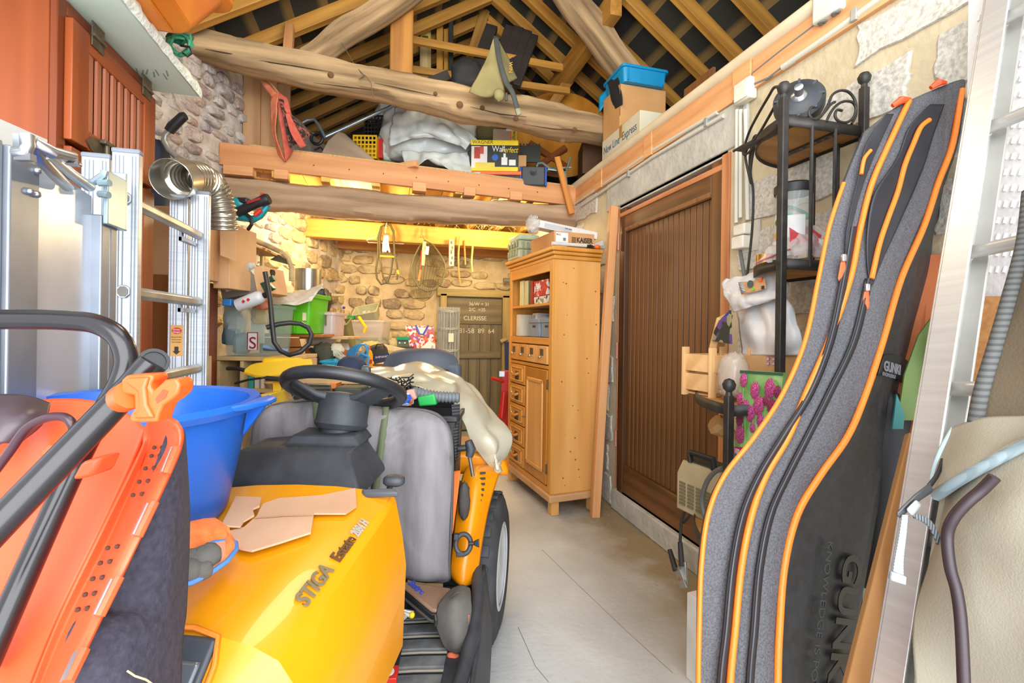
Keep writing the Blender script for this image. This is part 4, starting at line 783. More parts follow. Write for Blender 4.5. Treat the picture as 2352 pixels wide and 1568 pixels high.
# bureau with green crate
bz = P(660, 766, 3.3).z; bc_ = P(655, 790, 3.3); bb = V((bc_.x, bc_.y, 0))+fw*.2
bu = thing('brown_bureau', 'brown veneered bureau with a sloped side carrying the green crate', 'cupboard', bb)
bro = wood('#9c5a2a', '#bd7a41', .4, .35)
ob('top', M().obox(bb+rt*.03+up*(bz-.012), (.46, .4, .022), CY), bro, bu, grain=rt, bev=.003)
ob('side', M().prism([bb-fw*.2+rt*a+up*z for a, z in ((-.18, .0), (.24, .0), (.24, 1.02), (.12, 1.1), (.09, bz-.03), (-.18, bz-.03))], fw*.02), bro, bu, grain=rt, bev=.002); ob('carcass', M().obox(bb+fw*.02+up*.5, (.4, .34, 1.0), CY), bro, bu, grain='z'); ob('cord', M().tube([bb-fw*.203+rt*(-.15+.1*i)+up*(1.15+.003*i) for i in range(4)], .004, 6), blackp, bu)
gb0 = P(660, 766, 3.25); gb0.z = bz; gb0 += fw*.16
o = thing('green_crate', 'bright lime green plastic crate on the brown bureau', 'crate', gb0)
gc = ob('body', crate(gb0, .33, .32, .28, .9, .005, CY, .03, .014, .03), green, o, bev=.004)
ob('rib', M().obox(gb0-fw*.16+rt*.05+up*.12, (.012, .012, .22), CY), green, o); txt('ge', gb0-fw*.158+rt*-.155+up*.125, rt, up, .065, mat('#8a1f14'), o, .003, bold=.002)
ob('sticker', M().obox(gb0-fw*.158+rt*.115+up*.12, (.026, .005, .055), CY), mat('#e8dfb4', .6), o)
ob('white_bag', M().sheet([tp((608, 700, 3.3), (618, 660, 3.3), (640, 668, 3.3), (690, 668, 3.3), (738, 648, 3.35)), tp((612, 690, 3.12), (650, 686, 3.1), (680, 688, 3.1), (712, 676, 3.16), (740, 655, 3.25)), tp((618, 696, 3.09), (645, 698, 3.07), (680, 700, 3.07), (700, 695, 3.09), (715, 690, 3.12))], 34, 16, .012, 12, 3, ridge=True), mat('#cfc8bb', .45), solid=.004, smooth=80, label='white plastic bag lining the top of the lime green crate', cat='bag')
zz = P(708, 664, 3.75)
o = ob('steel_pot', M().lathe([(.0, 0), (.098, 0), (.1, .02), (.1, .17), (.098, .17), (.097, .01), (0, .006)], P(707, 668, 3.75), (0, 0, 1), 32, caps=(0, 0)), mat('#b9b9ae', .25, .9), label='brushed steel cylinder pot behind the lime green crate', cat='pot')
bar('shelf_board', P(640, 676, 3.6)-up*.012, P(770, 676, 3.95)-up*.012, .3, .02, lp, label='wooden board on the rubble wall carrying the steel pot', cat='shelf')
m = M(); m.blob(P(735, 690, 3.6), (.075, .1, .1), .25, 3, CY, 2.2, 26, 18, 6, ridge=.1); ob('black_plastic_bag', m, mat('#2b2b2a', .4), smooth=80, label='crumpled black plastic bag spilling beside the lime green crate', cat='bag')
pb = P(738, 764, 3.5); pb.z = bz-.02
o = clearbox('pink_storage_box', 'frosted pink plastic magazine box beside the lime green crate', pb+fw*.12, .19, .24, .18, clp, CY, .96); ob('slot', M().obox(P(748, 735, 3.47), (.012, .004, .08), CY), mat('#6b5c40', .7), o)
bar('bench_support', pb+fw*.14-up*.01+rt*-.16, pb+fw*.14-up*.01+rt*.2, .3, .02, lp, label='short pale board under the frosted pink box', cat='board')
# hose
ob('black_hose', M().tube(tp((609, 624, 2.6), (614, 650, 2.6), (621, 690, 2.58), (625, 740, 2.56), (630, 785, 2.56), (645, 806, 2.56), (665, 815, 2.56), (690, 808, 2.56), (710, 790, 2.6), (716, 768, 2.62), (708, 752, 2.62), (690, 743, 2.62), (665, 741, 2.6), (640, 744, 2.58), (612, 752, 2.56)), .0135, 10), mat('#2a2a2b', .45), smooth=80, label='black ribbed hose looped in front of the lime green crate', cat='hose')
ob('blue_rod', M().cyl(P(605, 796, 2.6), P(662, 806, 2.62), .011), mat('#6f93b8', .5), label='pale blue plastic rod lying on the low shelf', cat='rod')
c, s = pbox(604, 800, 642, 806, 2.62, .06); ob('grey_bar', M().obox(c, s, CY), mat('#6b624f', .8), label='short grey bar lying beside the blue rod', cat='bar')
# yellow hooded machine
ym = thing('garden_shredder', 'yellow hooded garden machine on a yellow post behind the blue tub', 'garden machine', P(640, 900, 2.35)); yl = mat('#dda914', .45, c2='#e8bd2e', sc_=4, var=.05)
def pz(x, y, z): return PZ(x, y, z)
prof = [(556, 852), (575, 838), (605, 832), (680, 824), (716, 824), (719, 840), (700, 850), (660, 856), (618, 862), (585, 860), (570, 855)]
ob('hood', M().loft([[P(x, y+7, 2.3) for x, y in prof], [P(x, y, 2.3) for x, y in prof], [P(640+(x-640)*.8, 842+(y-842)*.5-7, 2.34) for x, y in prof]], caps=(1, 1)), yl, ym, bev=.006)
ob('hood_ridge', M().obox(P(650, 829, 2.36), (.17, .1, .035), CY), yl, ym, bev=.015); bar('post', P(648, 1010, 2.36), P(640, 868, 2.36), .04, .05, yl, ym, upv=fw)
ob('black_cover', M().prism(tp((650, 875, 2.3), (668, 880, 2.3), (692, 920, 2.3), (680, 925, 2.3)), fw*.05), blackp, ym); ob('cable', M().tube(tp((540, 880, 2.3), (570, 872, 2.28), (600, 868, 2.28), (612, 866, 2.3)), .006, 6), blackp, ym); ob('lever', M().tube(tp((523, 846, 2.35), (545, 846, 2.3), (562, 850, 2.3)), .01, 8), blackp, ym); ob('axle', M().cyl(P(612, 868, 2.3), P(660, 872, 2.3), .012), dsteel, ym); ob('spring', M().tube(tp((664, 912, 2.28), (672, 914, 2.28), (676, 906, 2.28), (682, 904, 2.28)), .003, 6), steel, ym)
c, s = pbox(588, 906, 628, 1000, 2.2, .16); o = ob('yellow_carton', M().obox(c, s, R=Matrix.Rotation(-.15, 3, fw) @ Matrix.Rotation(CY, 3, 'Z')), mat('#d9b93c', .6), bev=.004, label='yellow cardboard pack with upside down lettering beside the blue tub', cat='box')
txt('DOMO', P(626, 924, 2.185), -rt+up*.2, -up, .03, ink, o)
ob('wooden_dish', M().lathe([(.0, 0), (.03, 0), (.05, .03), (.048, .033), (0, .012)], P(630, 892, 2.5), (0, 0, 1), 20, caps=(0, 0)), lp, label='small wooden dish behind the yellow post', cat='dish')
# ================================================================ REAR BENCH AND WHAT LIES ON IT
def bp(x, y, d, z=None): p = P(x, y, d); return V((p.x, p.y, p.z if z is None else z))
bt = .99
be = thing('workbench', 'plain wooden workbench along the back under the heap of boxes', 'bench', (-.3, 4.9, 0))
ob('worktop', M().prism([(-.95, 4.3, bt-.03), (.25, 4.15, bt-.03), (.62, 5.9, bt-.03), (-.5, 5.9, bt-.03)], (0, 0, .03)), lp, be, grain='x')
for x, y in ((-.9, 4.36), (.2, 4.22), (.55, 5.8), (-.45, 5.8)): ob('leg', M().box((x-.03, y-.03, 0), (x+.03, y+.03, bt-.03)), lp, be, grain='z')
cs = mat('#cfcbbd', .85, c2='#dedacd', sc_=4); ol = mat('#6f6b4d', .8, c2='#827e5c', sc_=5)
def lump(nm, lb, cat, px, r, mt, amp=.2, sq=2.3, ridge=.05, seed=1, yaw=CY, flat=True):
    m = M(); m.blob(P(*px), r, amp, 3, yaw, sq, 28, 18, seed, flat, ridge); return ob(nm, m, mt, smooth=80, label=lb, cat=cat)
c, s = pbox(700, 800, 770, 900, 3.62, .3); o = ob('wooden_chest', M().obox((c.x, c.y, (c.z+s[2]/2)/2+.0), (s[0], .3, c.z+s[2]/2), CY), bro, label='brown wooden chest under the white cloth sack', cat='chest')
lump('cloth_sack', 'folded white cloth sack behind the black hose loop', 'sack', (742, 775, 3.8), (.12, .12, .08), cs, .22, 2.5, .08, 2)
lump('olive_canvas', 'dark olive canvas with eyelets hanging below the white cloth sack', 'cloth', (742, 815, 3.45), (.07, .05, .085), mat('#4e4d3c', .8), .2, 2.6, .08, 9)
ob('black_webbing', M().tube(tp((712, 800, 3.4), (728, 820, 3.38), (735, 845, 3.36), (728, 838, 3.36)), .012, 6), blackp, label='black webbing hanging beside the olive canvas', cat='strap')
o = lump('string_hank', 'ball of white string with loose ends beside the blue cable', 'string', (772, 805, 3.5), (.055, .055, .05), mat('#d6cdb8', .9), .2, 2, .1, 4)
r = random.Random(11)
for i in range(14): a = P(775+r.uniform(-8, 10), 808+r.uniform(-6, 8), 3.45); ob('loose_end', M().tube([a, a+rt*r.uniform(.01, .05)-up*.03, a+rt*r.uniform(.03, .1)-up*r.uniform(.05, .09)], .0025, 4), mat('#d6cdb8', .9), o)
ob('paper', M().sheet([tp((770, 785, 3.7), (800, 788, 3.72)), tp((785, 800, 3.66), (805, 806, 3.68))], 6, 6, .006, 12), mat('#d5cbbd', .7), solid=.002, label='creased pale paper lying above the ball of string', cat='paper')
b = bp(798, 796, 4.3); b.z = 1.1
o = thing('olive_bin', 'tilted olive green plastic bin behind the blue cable', 'bin', b)
R_ = Matrix.Rotation(-.22, 3, fw) @ Matrix.Rotation(.35, 3, rt)
m = crate((0, 0, 0), .19, .2, .26, .75, .005, CY, .03, .008, .015); m.v = [b+R_ @ p for p in m.v]; ob('body', m, mat('#6c6b47', .5), o, bev=.003)
lump('grey_gloves', 'grey work gloves stuffed into the olive bin', 'gloves', (784, 750, 4.3), (.05, .06, .06), mat('#8c8467', .9), .25, 2, .08, 3)
o = thing('marker_stick', 'thin stake with a blue ball on top standing in the olive bin', 'stake', P(790, 760, 4.3)); ob('shaft', M().cyl(P(791, 762, 4.3), P(790, 712, 4.3), .006, seg=6), mat('#8a7a58', .5), o); ob('ball', M().sphere(P(790, 706, 4.3), .013), mat('#2036b8', .3), o)
def cb(nm, lb, px, d, l, mt, fl=.92): # clear box from picture rect
    c, s = pbox(*px, d, l); b = c-up*s[2]/2; o = thing(nm, lb, 'storage box', b); ob('body', crate(b, s[0], l, s[2], fl, .004, CY, .03, .012, .018), mt, o, bev=.003); return o, c, s
clw = mat('#d3cec8', .2, alpha=.42, var=.03)
o, c, s = cb('clear_lower_box', 'clear plastic box with a yellow cloth inside, under the frosted box', (800, 776, 876, 812), 4.75, .35, clr)
ob('yellow_cloth', M().blob(c-fw*.08+rt*.04, (.1, .06, .05), .25, 4, 0, 2, 18, 12, 3), mat('#e0bd3a', .8), o, smooth=80)
for i, c_ in enumerate(('#4a6f9f', '#c9c4b8', '#b0543f', '#7d8b90')): ob('content', M().blob(c-fw*.06+rt*(-.13+i*.06)-up*.04, (.035, .04, .03), .3, 4, 0, 2.4, 12, 8, i), mat(c_, .6), o)
o, c, s = cb('frosted_box', 'frosted plastic box with a yellow tool poking out on top of the clear box', (792, 735, 880, 776), 4.8, .35, clw)
ob('content', M().blob(c-fw*.05, (.14, .1, .06), .3, 3, 0, 2.4, 20, 12, 5), mat('#6f6a66', .7), o, smooth=80); ob('yellow_tool', M().tube(tp((824, 728, 4.6), (832, 740, 4.58), (840, 752, 4.58), (836, 764, 4.58)), .016, 6), yellow, o)
c, s = pbox(797, 724, 812, 733, 4.8, .06); ob('green_stopper', M().obox(c, s, CY), mat('#1c8a4b', .4), bev=.004, label='green plastic bottle top above the frosted box', cat='bottle top')
b = P(848, 734, 5.0); m = crate((0, 0, 0), .25, .2, .13, .85, .004, CY, .03, .01, .015); R_ = Matrix.Rotation(-.2, 3, fw) @ Matrix.Rotation(.5, 3, rt); m.v = [b+R_ @ p for p in m.v]
o = thing('tilted_box', 'pale green clear box tilted on top of the frosted box by the stones', 'storage box', b); ob('body', m, mat('#b6b795', .25, alpha=.7), o, bev=.003); ob('sticker', M().obox(b+up*.07-fw*.1+rt*-.02, (.035, .003, .035), R=R_), white, o); ob('sticker', M().obox(b+up*.07-fw*.1+rt*.03, (.03, .003, .04), R=R_), white, o)
lump('cream_sack', 'small cream sack between the frosted box and the tackle tray', 'sack', (905, 790, 5.0), (.06, .06, .06), mat('#c2b389', .85), .2, 2.2, .05, 6)
bar('board_end', P(770, 742, 4.6), P(812, 735, 4.9), .02, .06, wood('#b08a45', '#d0aa60'), label='wooden board end behind the stake with the blue ball', cat='board')
# blue cable coil
bl = mat('#3c8fc9', .4)
o = thing('blue_cable', 'coil of light blue cable hanging over the bench front', 'cable', P(820, 810, 3.6))
for k in range(6): ob('loop', M().tube([P(822+k*1.5+(24-k*2)*math.cos(a), 806+(14+k*2)*math.sin(a)+k*2-8*math.cos(a), 3.6-.02*k) for a in [2*math.pi*i/16 for i in range(16)]], .008, 6, True), bl, o, smooth=80)
ob('tail', M().tube(tp((800, 820, 3.5), (810, 830, 3.48), (830, 812, 3.46), (848, 820, 3.44), (845, 838, 3.44), (836, 842, 3.44)), .009, 6), bl, o, smooth=80)
ctb = P(765, 846, 3.2); ctb.z -= .02
o = thing('blue_crate', 'light blue plastic crate behind the steering wheel', 'crate', ctb); ob('body', crate(ctb+fw*.15, .2, .24, .07, .93, .005, CY, .02, .01, .015), mat('#2b9fc6', .4), o, bev=.003)
for i in range(3): ob('rib', M().obox(ctb+fw*.028+rt*(-.06+.06*i)+up*.035, (.006, .01, .06), CY), mat('#2b9fc6', .4), o)
c, s = pbox(736, 843, 752, 849, 3.4, .04); ob('red_block', M().obox(c, s, CY), red, bev=.006, label='small red plastic knob behind the top of the steering wheel', cat='knob')
lump('navy_hat', 'navy fabric hat in front of the blue cable', 'hat', (808, 844, 2.9), (.085, .08, .07), mat('#2f3c55', .85), .12, 2.2, .05, 7)
o = thing('glue_bottle', 'orange and yellow glue bottle beside the black pouch', 'bottle', P(848, 850, 3.7)); ob('body', M().lathe([(0, 0), (.03, .002), (.03, .1), (.02, .13), (.01, .14)], bp(847, 852, 3.7, .986)), mat('#e3a21c', .4), o); ob('nozzle', M().lathe([(.012, .14), (.006, .17), (.002, .18)], bp(847, 852, 3.7, .986)), orange, o); ob('label', M().obox(P(850, 830, 3.66), (.03, .004, .03), CY), mat('#c03a2a', .5), o)
o = lump('black_pouch', 'black and olive reel pouch with a navy flap on the bench', 'pouch', (868, 812, 4.0), (.075, .06, .075), mat('#3b3c35', .7), .1, 3, .04, 8)
ob('flap', M().prism(tp((857, 815, 3.85), (893, 809, 3.85), (895, 828, 3.85), (860, 836, 3.85)), -fw*.01), mat('#1d2f52', .5), o); txt('SHIMANO', P(862, 823, 3.835), rt+up*.12, up, .024, white, o)
ob('handle', M().tube(tp((862, 800, 3.9), (866, 790, 3.88), (880, 790, 3.88), (884, 800, 3.88)), .005, 6), blackp, o)
ob('trim_strip', M().prism(tp((870, 788, 4.7), (955, 806, 4.5), (955, 814, 4.5), (870, 800, 4.7)), fw*.03), mat('#cdc6a8', .6), label='pale plastic trim strip lying across the bench', cat='strip')
o = thing('tackle_tray', 'green and grey tackle tray beside the floral bag', 'tray', P(932, 800, 4.9))
c, s = pbox(912, 780, 944, 798, 4.9, .2); ob('body', M().obox(c, s, CY), mat('#5b6454', .5), o, bev=.006); c, s = pbox(910, 773, 942, 781, 4.88, .2); ob('lid', M().obox(c, s, CY), mat('#1b8a68', .4), o, bev=.004); c, s = pbox(914, 796, 948, 803, 4.86, .2); ob('base', M().obox(c, s, CY), mat('#35352e', .5), o)
for i in range(4): ob('lure', M().obox(P(918+i*6, 787, 4.87), (.016, .01, .014), CY), mat(('#c9d0d0', '#3a86b0', '#d4cfc0', '#2b5f55')[i], .4), o)
fb = thing('floral_bag', 'white shopping bag with a red floral print and blue handles on the bench', 'bag', P(965, 810, 4.95)); fl = voro(['#c8412f', '#e0d6d0', '#c9527a', '#d9762f', '#ddd2cf', '#b93a4e', '#d8cfd6', '#7a5aa8'], 42)
ob('body', M().loft([[P(x, y, d) for x, y, d in q] for q in (((945, 812, 4.9), (1000, 812, 4.9), (1000, 812, 5.1), (945, 812, 5.1)), ((940, 790, 4.88), (1000, 788, 4.88), (1000, 788, 5.12), (940, 790, 5.12)), ((931, 748, 4.9), (994, 748, 4.9), (994, 748, 5.1), (931, 748, 5.1)))], caps=(1, 0)), fl, fb, solid=.004, bev=.005)
ob('white_panel', M().prism(tp((955, 752, 4.885), (985, 752, 4.885), (972, 772, 4.87), (966, 772, 4.87)), -fw*.003), white, fb); ob('white_panel', M().prism(tp((962, 803, 4.87), (985, 782, 4.87), (1000, 790, 4.87), (1000, 811, 4.87), (962, 812, 4.87)), -fw*.003), white, fb)
ob('handle', M().tube(tp((955, 747, 4.86), (963, 766, 4.84), (972, 768, 4.84), (984, 747, 4.86)), .01, 6), mat('#2b46b0', .5), fb); txt('action', P(990, 812, 4.855), up+rt*.3, -rt, .035, mat('#25407a'), fb)
lump('brown_pebble', 'smooth brown grey lump lying before the floral bag', 'stone', (916, 812, 4.4), (.05, .04, .025), mat('#7d6f62', .6), .08, 2.2, 0, 2)
# roll of wire fencing
wz = mat('#b9bebe', .5, .2); fr = thing('wire_fencing_roll', 'tall roll of galvanised wire fencing standing before the old door', 'wire roll', (PY(1030, 800, 5.5).x, 5.5, 0)); fx = PY(1030, 800, 5.5).x
m = M(); r = random.Random(3)
for ring in range(5):
    R0 = .125-.018*ring
    for i in range(34-5*ring):
        a = 2*math.pi*i/(34-5*ring)+r.uniform(-.06, .06); q = V((fx+R0*math.cos(a), 5.5+R0*math.sin(a), 0)); m.tube([q+V((r.uniform(-.006, .006), 0, .0)), q+V((r.uniform(-.006, .006), 0, .5)), q+V((r.uniform(-.006, .006), 0, 1.0)), q+V((r.uniform(-.006, .006), 0, 1.55))], .0028, 4)
ob('wires', m, wz, fr, smooth=80, kind='stuff')
for z in (.1, .55, .8, 1.05, 1.3, 1.5): ob('band', M().tube([V((fx+(.128-.00013*i)*math.cos(i*.3), 5.5+(.128-.00013*i)*math.sin(i*.3), z+.01*math.sin(i*.7))) for i in range(84)], .0035, 4), wz, fr, smooth=80)
ob('tag', M().box((fx-.02, 5.362, 1.15), (fx+.04, 5.365, 1.25)), mat('#d3cfbd', .7), fr)
# things hung from the rear beam
hy = 5.09
def hp(*a): return [PY(x, y, hy-(z if z else 0)) for x, y, z in a]
o = thing('garden_hose', 'loops of olive garden hose hung from the rear beam', 'hose', PY(890, 530, hy)); hm = mat('#4e4826', .5)
ob('loop', M().tube(hp((890, 515, .02), (876, 520, .03), (868, 545, .03), (868, 590, .03), (863, 620, .03), (866, 640, .03), (876, 653, .03), (890, 648, .04), (898, 625, .04), (905, 570, .04), (904, 535, .04), (897, 518, .04), (888, 512, .05), (878, 520, .06), (872, 545, .06), (874, 600, .06), (880, 635, .06), (892, 652, .06)), .0095, 8), hm, o, smooth=80)
ob('loop', M().tube(hp((896, 515, .06), (904, 530, .07), (906, 580, .07), (912, 610, .06), (914, 628, .06), (911, 642, .06)), .0095, 8), hm, o, smooth=80); ob('hook', M().tube(hp((889, 516, .03), (889, 518, -.045)), .007, 6), steel, o); ob('tie', M().cyl(*hp((873, 588, .06), (906, 590, .06)), .012, seg=8), mat('#cfa12c', .5), o); ob('connector', M().cyl(*hp((913, 620, .06), (916, 630, .06)), .014), mat('#cfa12c', .5), o)
o = thing('white_mop_brush', 'white string brush hanging inside the hose loops', 'brush', PY(886, 560, hy)); wstr = mat('#d6cfc0', .9); r = random.Random(4)
ob('cord', M().tube(hp((888, 512, .08), (884, 528, .09), (886, 540, .09)), .004, 5), wstr, o)
for i in range(24): x = 880+r.random()*14; ob('strand', M().tube(hp((886+r.uniform(-5, 6), 540, .1), (x-1, 560, .11), (x+r.uniform(-4, 4), 572+r.random()*8, .1)), .006, 5), wstr, o, smooth=80)
ob('binding', M().cyl(*hp((879, 538, .1), (895, 538, .1)), .012), mat('#c9602f', .5), o)
ob('wire_hanger', M().tube(hp((888, 520, .02), (886, 535, .02), (842, 552, .02), (846, 557, .02), (928, 560, .02), (890, 536, .02)), .003, 5), mat('#d9d4c4', .4, .4), label='thin wire coat hanger behind the hose loops', cat='hanger')
o = thing('landing_net', 'fishing landing net with a teardrop hoop hung from the rear beam', 'net', PY(980, 600, hy-.1)); nm = mat('#5d5630', .8, alpha=.42, sc_=90, var=.3)
hoop = hp((976, 552, .1), (962, 568, .12), (950, 592, .14), (945, 615, .15), (950, 640, .16), (962, 660, .17), (980, 669, .17), (1000, 665, .16), (1015, 648, .15), (1024, 622, .14), (1022, 605, .14), (1012, 585, .12), (995, 562, .1))
ob('hoop', M().tube(hoop, .008, 8, True), mat('#5d5a40', .5), o, smooth=80)
ob('bag', M().sheet([hp((976, 552, .1), (962, 568, .12), (945, 600, .14), (938, 640, .1), (945, 680, .08)), hp((978, 556, .1), (970, 600, .05), (960, 640, .0), (955, 680, .0), (968, 690, .02)), hp((980, 556, .1), (990, 600, .05), (990, 640, .0), (985, 685, .0), (980, 688, .02)), hp((995, 562, .1), (1016, 590, .12), (1024, 620, .14), (1008, 655, .12), (990, 680, .08))], 20, 20, .012, 10), nm, o, smooth=80)
r = random.Random(8)
for i in range(9): ob('mesh_cord', M().tube(hp((976, 553, .1), (955+i*7, 610, .03), (955+i*5, 660, .04), (960+i*3, 686, .05)), .002, 4), mat('#4d4827', .8), o)
ob('hook', M().tube(hp((976, 553, .11), (972, 545, .0), (970, 540, -.045)), .005, 6), steel, o); ob('float', M().cyl(*hp((975, 555, .13), (971, 610, .13)), .02, seg=10), mat('#b5ab88', .6), o); ob('label', M().prism(hp((978, 565, .15), (986, 566, .15), (984, 585, .15), (975, 584, .15)), V((0, -.003, 0))), white, o); ob('grip', M().cyl(*hp((966, 620, .15), (962, 645, .15)), .014), mat('#b5743f', .5), o); ob('red_cord', M().cyl(*hp((968, 575, .14), (966, 620, .14)), .004), red, o)
o = thing('level_rail', 'grey slotted metal rail with an orange dot hung from the rear beam', 'rail', PY(1036, 580, hy)); a, b = hp((1036, 612, .0), (1036, 550, .0))
ob('body', M().box((a.x-.03, hy-.03, a.z), (a.x+.03, hy-.01, b.z)), mat('#a8a391', .4, .4), o, bev=.004); ob('dot', M().cyl((a.x, hy-.036, a.z+.17), (a.x, hy-.03, a.z+.17), .01), orange, o)
for i in range(5): ob('slot', M().box((a.x-.012+.01*(i % 2), hy-.033, a.z+.02+i*.055), (a.x+.006+.01*(i % 2), hy-.029, a.z+.05+i*.055)), mat('#5f5945', .6), o)
for lb, pts, c_, r_ in (('long orange strap hung from the rear beam beside the grey rail', ((1056, 542, .02), (1053, 580, .03), (1053, 620, .02), (1057, 655, .0)), '#c98a4e', .011), ('pale green strap hung from the rear beam', ((1086, 562, .02), (1083, 600, .02), (1085, 625, .02)), '#93a860', .012), ('short orange cord hung between the two straps', ((1066, 552, -.03), (1068, 586, .02), (1069, 608, .02)), '#c47a35', .01)):
    ob('strap', M().tube(hp(*pts), r_, 6), mat(c_, .7), label=lb, cat='strap', smooth=80)
ob('peg', M().cyl(*hp((970, 524, .0), (968, 545, .02)), .01), ply, label='small wooden peg on the rear beam above the landing net', cat='peg')
wbs = mat('#d9cfa8', .9, alpha=.5); r = random.Random(6); m = M()
for i in range(150):
    q = V((r.uniform(.3, 1.45), r.uniform(4.2, 5.1), 2.43-abs(r.gauss(0, .02)))); m.tube([q, q+V((r.uniform(-.06, .06), 0, -r.uniform(.01, .07)))], .0012, 3)
ob('cobwebs', m, wbs, kind='stuff', label='dusty cobwebs and straw hanging under the loft joists', smooth=0)
# shelf and red jack by the old door
o = thing('cream_shelf_rack', 'narrow cream shelf rack standing beside the old back door', 'shelf', (1.52, 5.6, 0)); cr_ = mat('#b9a67a', .7)
for x, y in ((1.56, 5.72), (1.56, 5.35)): ob('post', M().box((x-.015, y-.015, 0), (x+.015, y+.015, 1.78)), cr_, o)
for z in (1.2, 1.76): ob('shelf_board', M().box((1.54, 5.33, z), (1.645, 5.75, z+.02)), cr_, o)
ob('grey_pipe', M().cyl((1.45, 5.83, 1.93), (1.645, 5.83, 1.93), .03), mat('#8d8878', .5), label='short grey pipe end beside the lintel of the old door', cat='pipe')
ob('blue_bin', crate((1.42, 5.2, .8), .16, .24, .36, .9, .005, 0, .02), mat('#24407f', .45), label='upright blue plastic bin behind the pine cabinet', cat='bin'); ob('stool', M().box((1.33, 5.05, 0), (1.52, 5.35, .795)), lp, label='plain wooden stand carrying the upright blue bin', cat='stand')
o = thing('red_jack', 'red steel engine stand with a lever behind the pine cabinet', 'jack', P(1158, 960, 4.5)); rd = mat('#b8231c', .35)
j0 = P(1157, 960, 4.55); j0.z = 0
ob('column', M().prism([j0+rt*(-.035)+fw*0, j0+rt*.06, j0+rt*.06+up*.9, j0+rt*(-.03)+up*.9], fw*.08), rd, o, bev=.006); ob('lever', M().cyl(P(1129, 868, 4.45), P(1156, 876, 4.5), .016), rd, o); ob('bracket', M().obox(P(1153, 858, 4.5), (.05, .05, .05), CY), steel, o); ob('cylinder', M().cyl(P(1152, 960, 4.45), P(1158, 900, 4.48), .03), rd, o)
# ================================================================ PINE CABINET
pn = wood('#c07e2e', '#d69744', .38, .35, .02, .04); pnl = wood('#cd8f48', '#e0a964', .4, .35, .02, .04); pnd = wood('#a86a20', '#bf7f30', .4, .4, .02, .05)
CB = V((1.14, 3.10, 0)); th = math.radians(5.8); ex = V((math.cos(th), math.sin(th), 0)); ey = V((-math.sin(th), math.cos(th), 0)); RC = Matrix.Rotation(th, 3, 'Z')
def L_(a, b, z): return CB+ex*a+ey*b+up*z
pc = thing('pine_cabinet', 'tall honey coloured pine cabinet with drawers facing the mower', 'cabinet', L_(.18, .43, 0))
def cbx(nm, a0, a1, b0, b1, z0, z1, mt, par=None, grain='z', bev=.003):
    return ob(nm, M().obox(L_((a0+a1)/2, (b0+b1)/2, (z0+z1)/2), (a1-a0, b1-b0, z1-z0), R=RC), mt, par or pc, grain={'z': 'z', 'x': ex, 'y': ey}[grain], bev=bev)
Dp, Wd = .37, .86
cbx('side', 0, Dp, 0, .02, .15, 1.80, pnl); cbx('side', 0, Dp, Wd-.02, Wd, .15, 1.80, pn); cbx('back', Dp-.012, Dp, .02, Wd-.02, .15, 1.80, pnd)
cbx('carcass', .03, Dp-.015, .02, Wd-.02, .15, 1.2, pnd)
for nm, b0, b1 in (('stile', .0, .055), ('stile', Wd-.045, Wd)): cbx(nm, -.012, .006, b0, b1, .15, 1.80, pn)
cbx('rail', -.012, .006, .055, Wd-.045, 1.72, 1.80, pn, grain='y'); cbx('rail', -.012, .012, .055, Wd-.045, 1.195, 1.245, pn, grain='y'); cbx('rail', -.012, .012, .055, Wd-.045, .15, .19, pn, grain='y'); cbx('rail', -.012, .012, .055, Wd-.045, 1.02, 1.045, pn, grain='y')
cbx('inner_shelf', .0, Dp-.02, .02, Wd-.02, 1.48, 1.5, pn, grain='y')
for z0, z1, e in ((.1, .15, .03), (1.80, 1.83, .012), (1.83, 1.855, .028), (1.855, 1.885, .045)):
    cbx('base_moulding' if z0 < 1 else 'cornice', -e, Dp+.0, -e, Wd+e, z0, z1, mat('#b98a5c', .6, c2='#cb9d6d') if z0 < 1 else pn, grain='y', bev=.008)
for a, b in ((.0, .0), (.0, Wd-.06), (Dp-.06, .0), (Dp-.06, Wd-.06)): cbx('foot', a, a+.06, b, b+.06, 0, .1, pnl)
r = random.Random(21); kn_ = mat('#7d4a26', .5, c2='#96602f')
for i in range(20):
    a_, z_, q_ = r.uniform(.03, Dp-.03), r.uniform(.2, 1.75), r.uniform(.003, .007); ob('knot', M().cyl(L_(a_, -.0005, z_), L_(a_, .004, z_), q_, seg=10), kn_, pc)
knob_m = mat('#a89c84', .3, .7)
for i in range(4):
    b0 = .065+i*.186; d = cbx('small_drawer', -.022, .0, b0, b0+.172, 1.055, 1.185, pnl if i < 2 else pn, bev=.004)
    cbx('label_holder', -.026, -.02, b0+.055, b0+.115, 1.115, 1.165, bronze, d); ob('knob', M().lathe([(.006, 0), (.006, .012), (.014, .018), (.012, .026), (.002, .03)], L_(-.022, b0+.085, 1.105), -ex, 12), knob_m, d)
    for e in (0, .165): cbx('drawer_bead', -.026, -.02, b0+e, b0+e+.007, 1.055, 1.185, pn, d)
for i in range(5):
    z0 = .2+i*.165; d = cbx('drawer', -.02, .0, .475, .805, z0, z0+.155, pn, bev=.004)
    for za, zb_ in ((z0+.02, z0+.03), (z0+.125, z0+.135)): cbx('drawer_bead', -.028, -.019, .51, .77, za, zb_, pnl, d, 'y')
    for ba in (.51, .76): cbx('drawer_bead', -.028, -.019, ba, ba+.01, z0+.02, z0+.135, pnl, d)
    cbx('plate', -.0225, -.02, .6, .68, z0+.03, z0+.1, bronze, d)
    ob('pull', M().tube([L_(-.02, .6, z0+.085), L_(-.045, .61, z0+.075), L_(-.05, .64, z0+.07), L_(-.045, .67, z0+.075), L_(-.02, .68, z0+.085)], .011, 8), pnd, d); ob('knob', M().sphere(L_(-.04, .7, z0+.085), .012, 8, 6), knob_m, d)
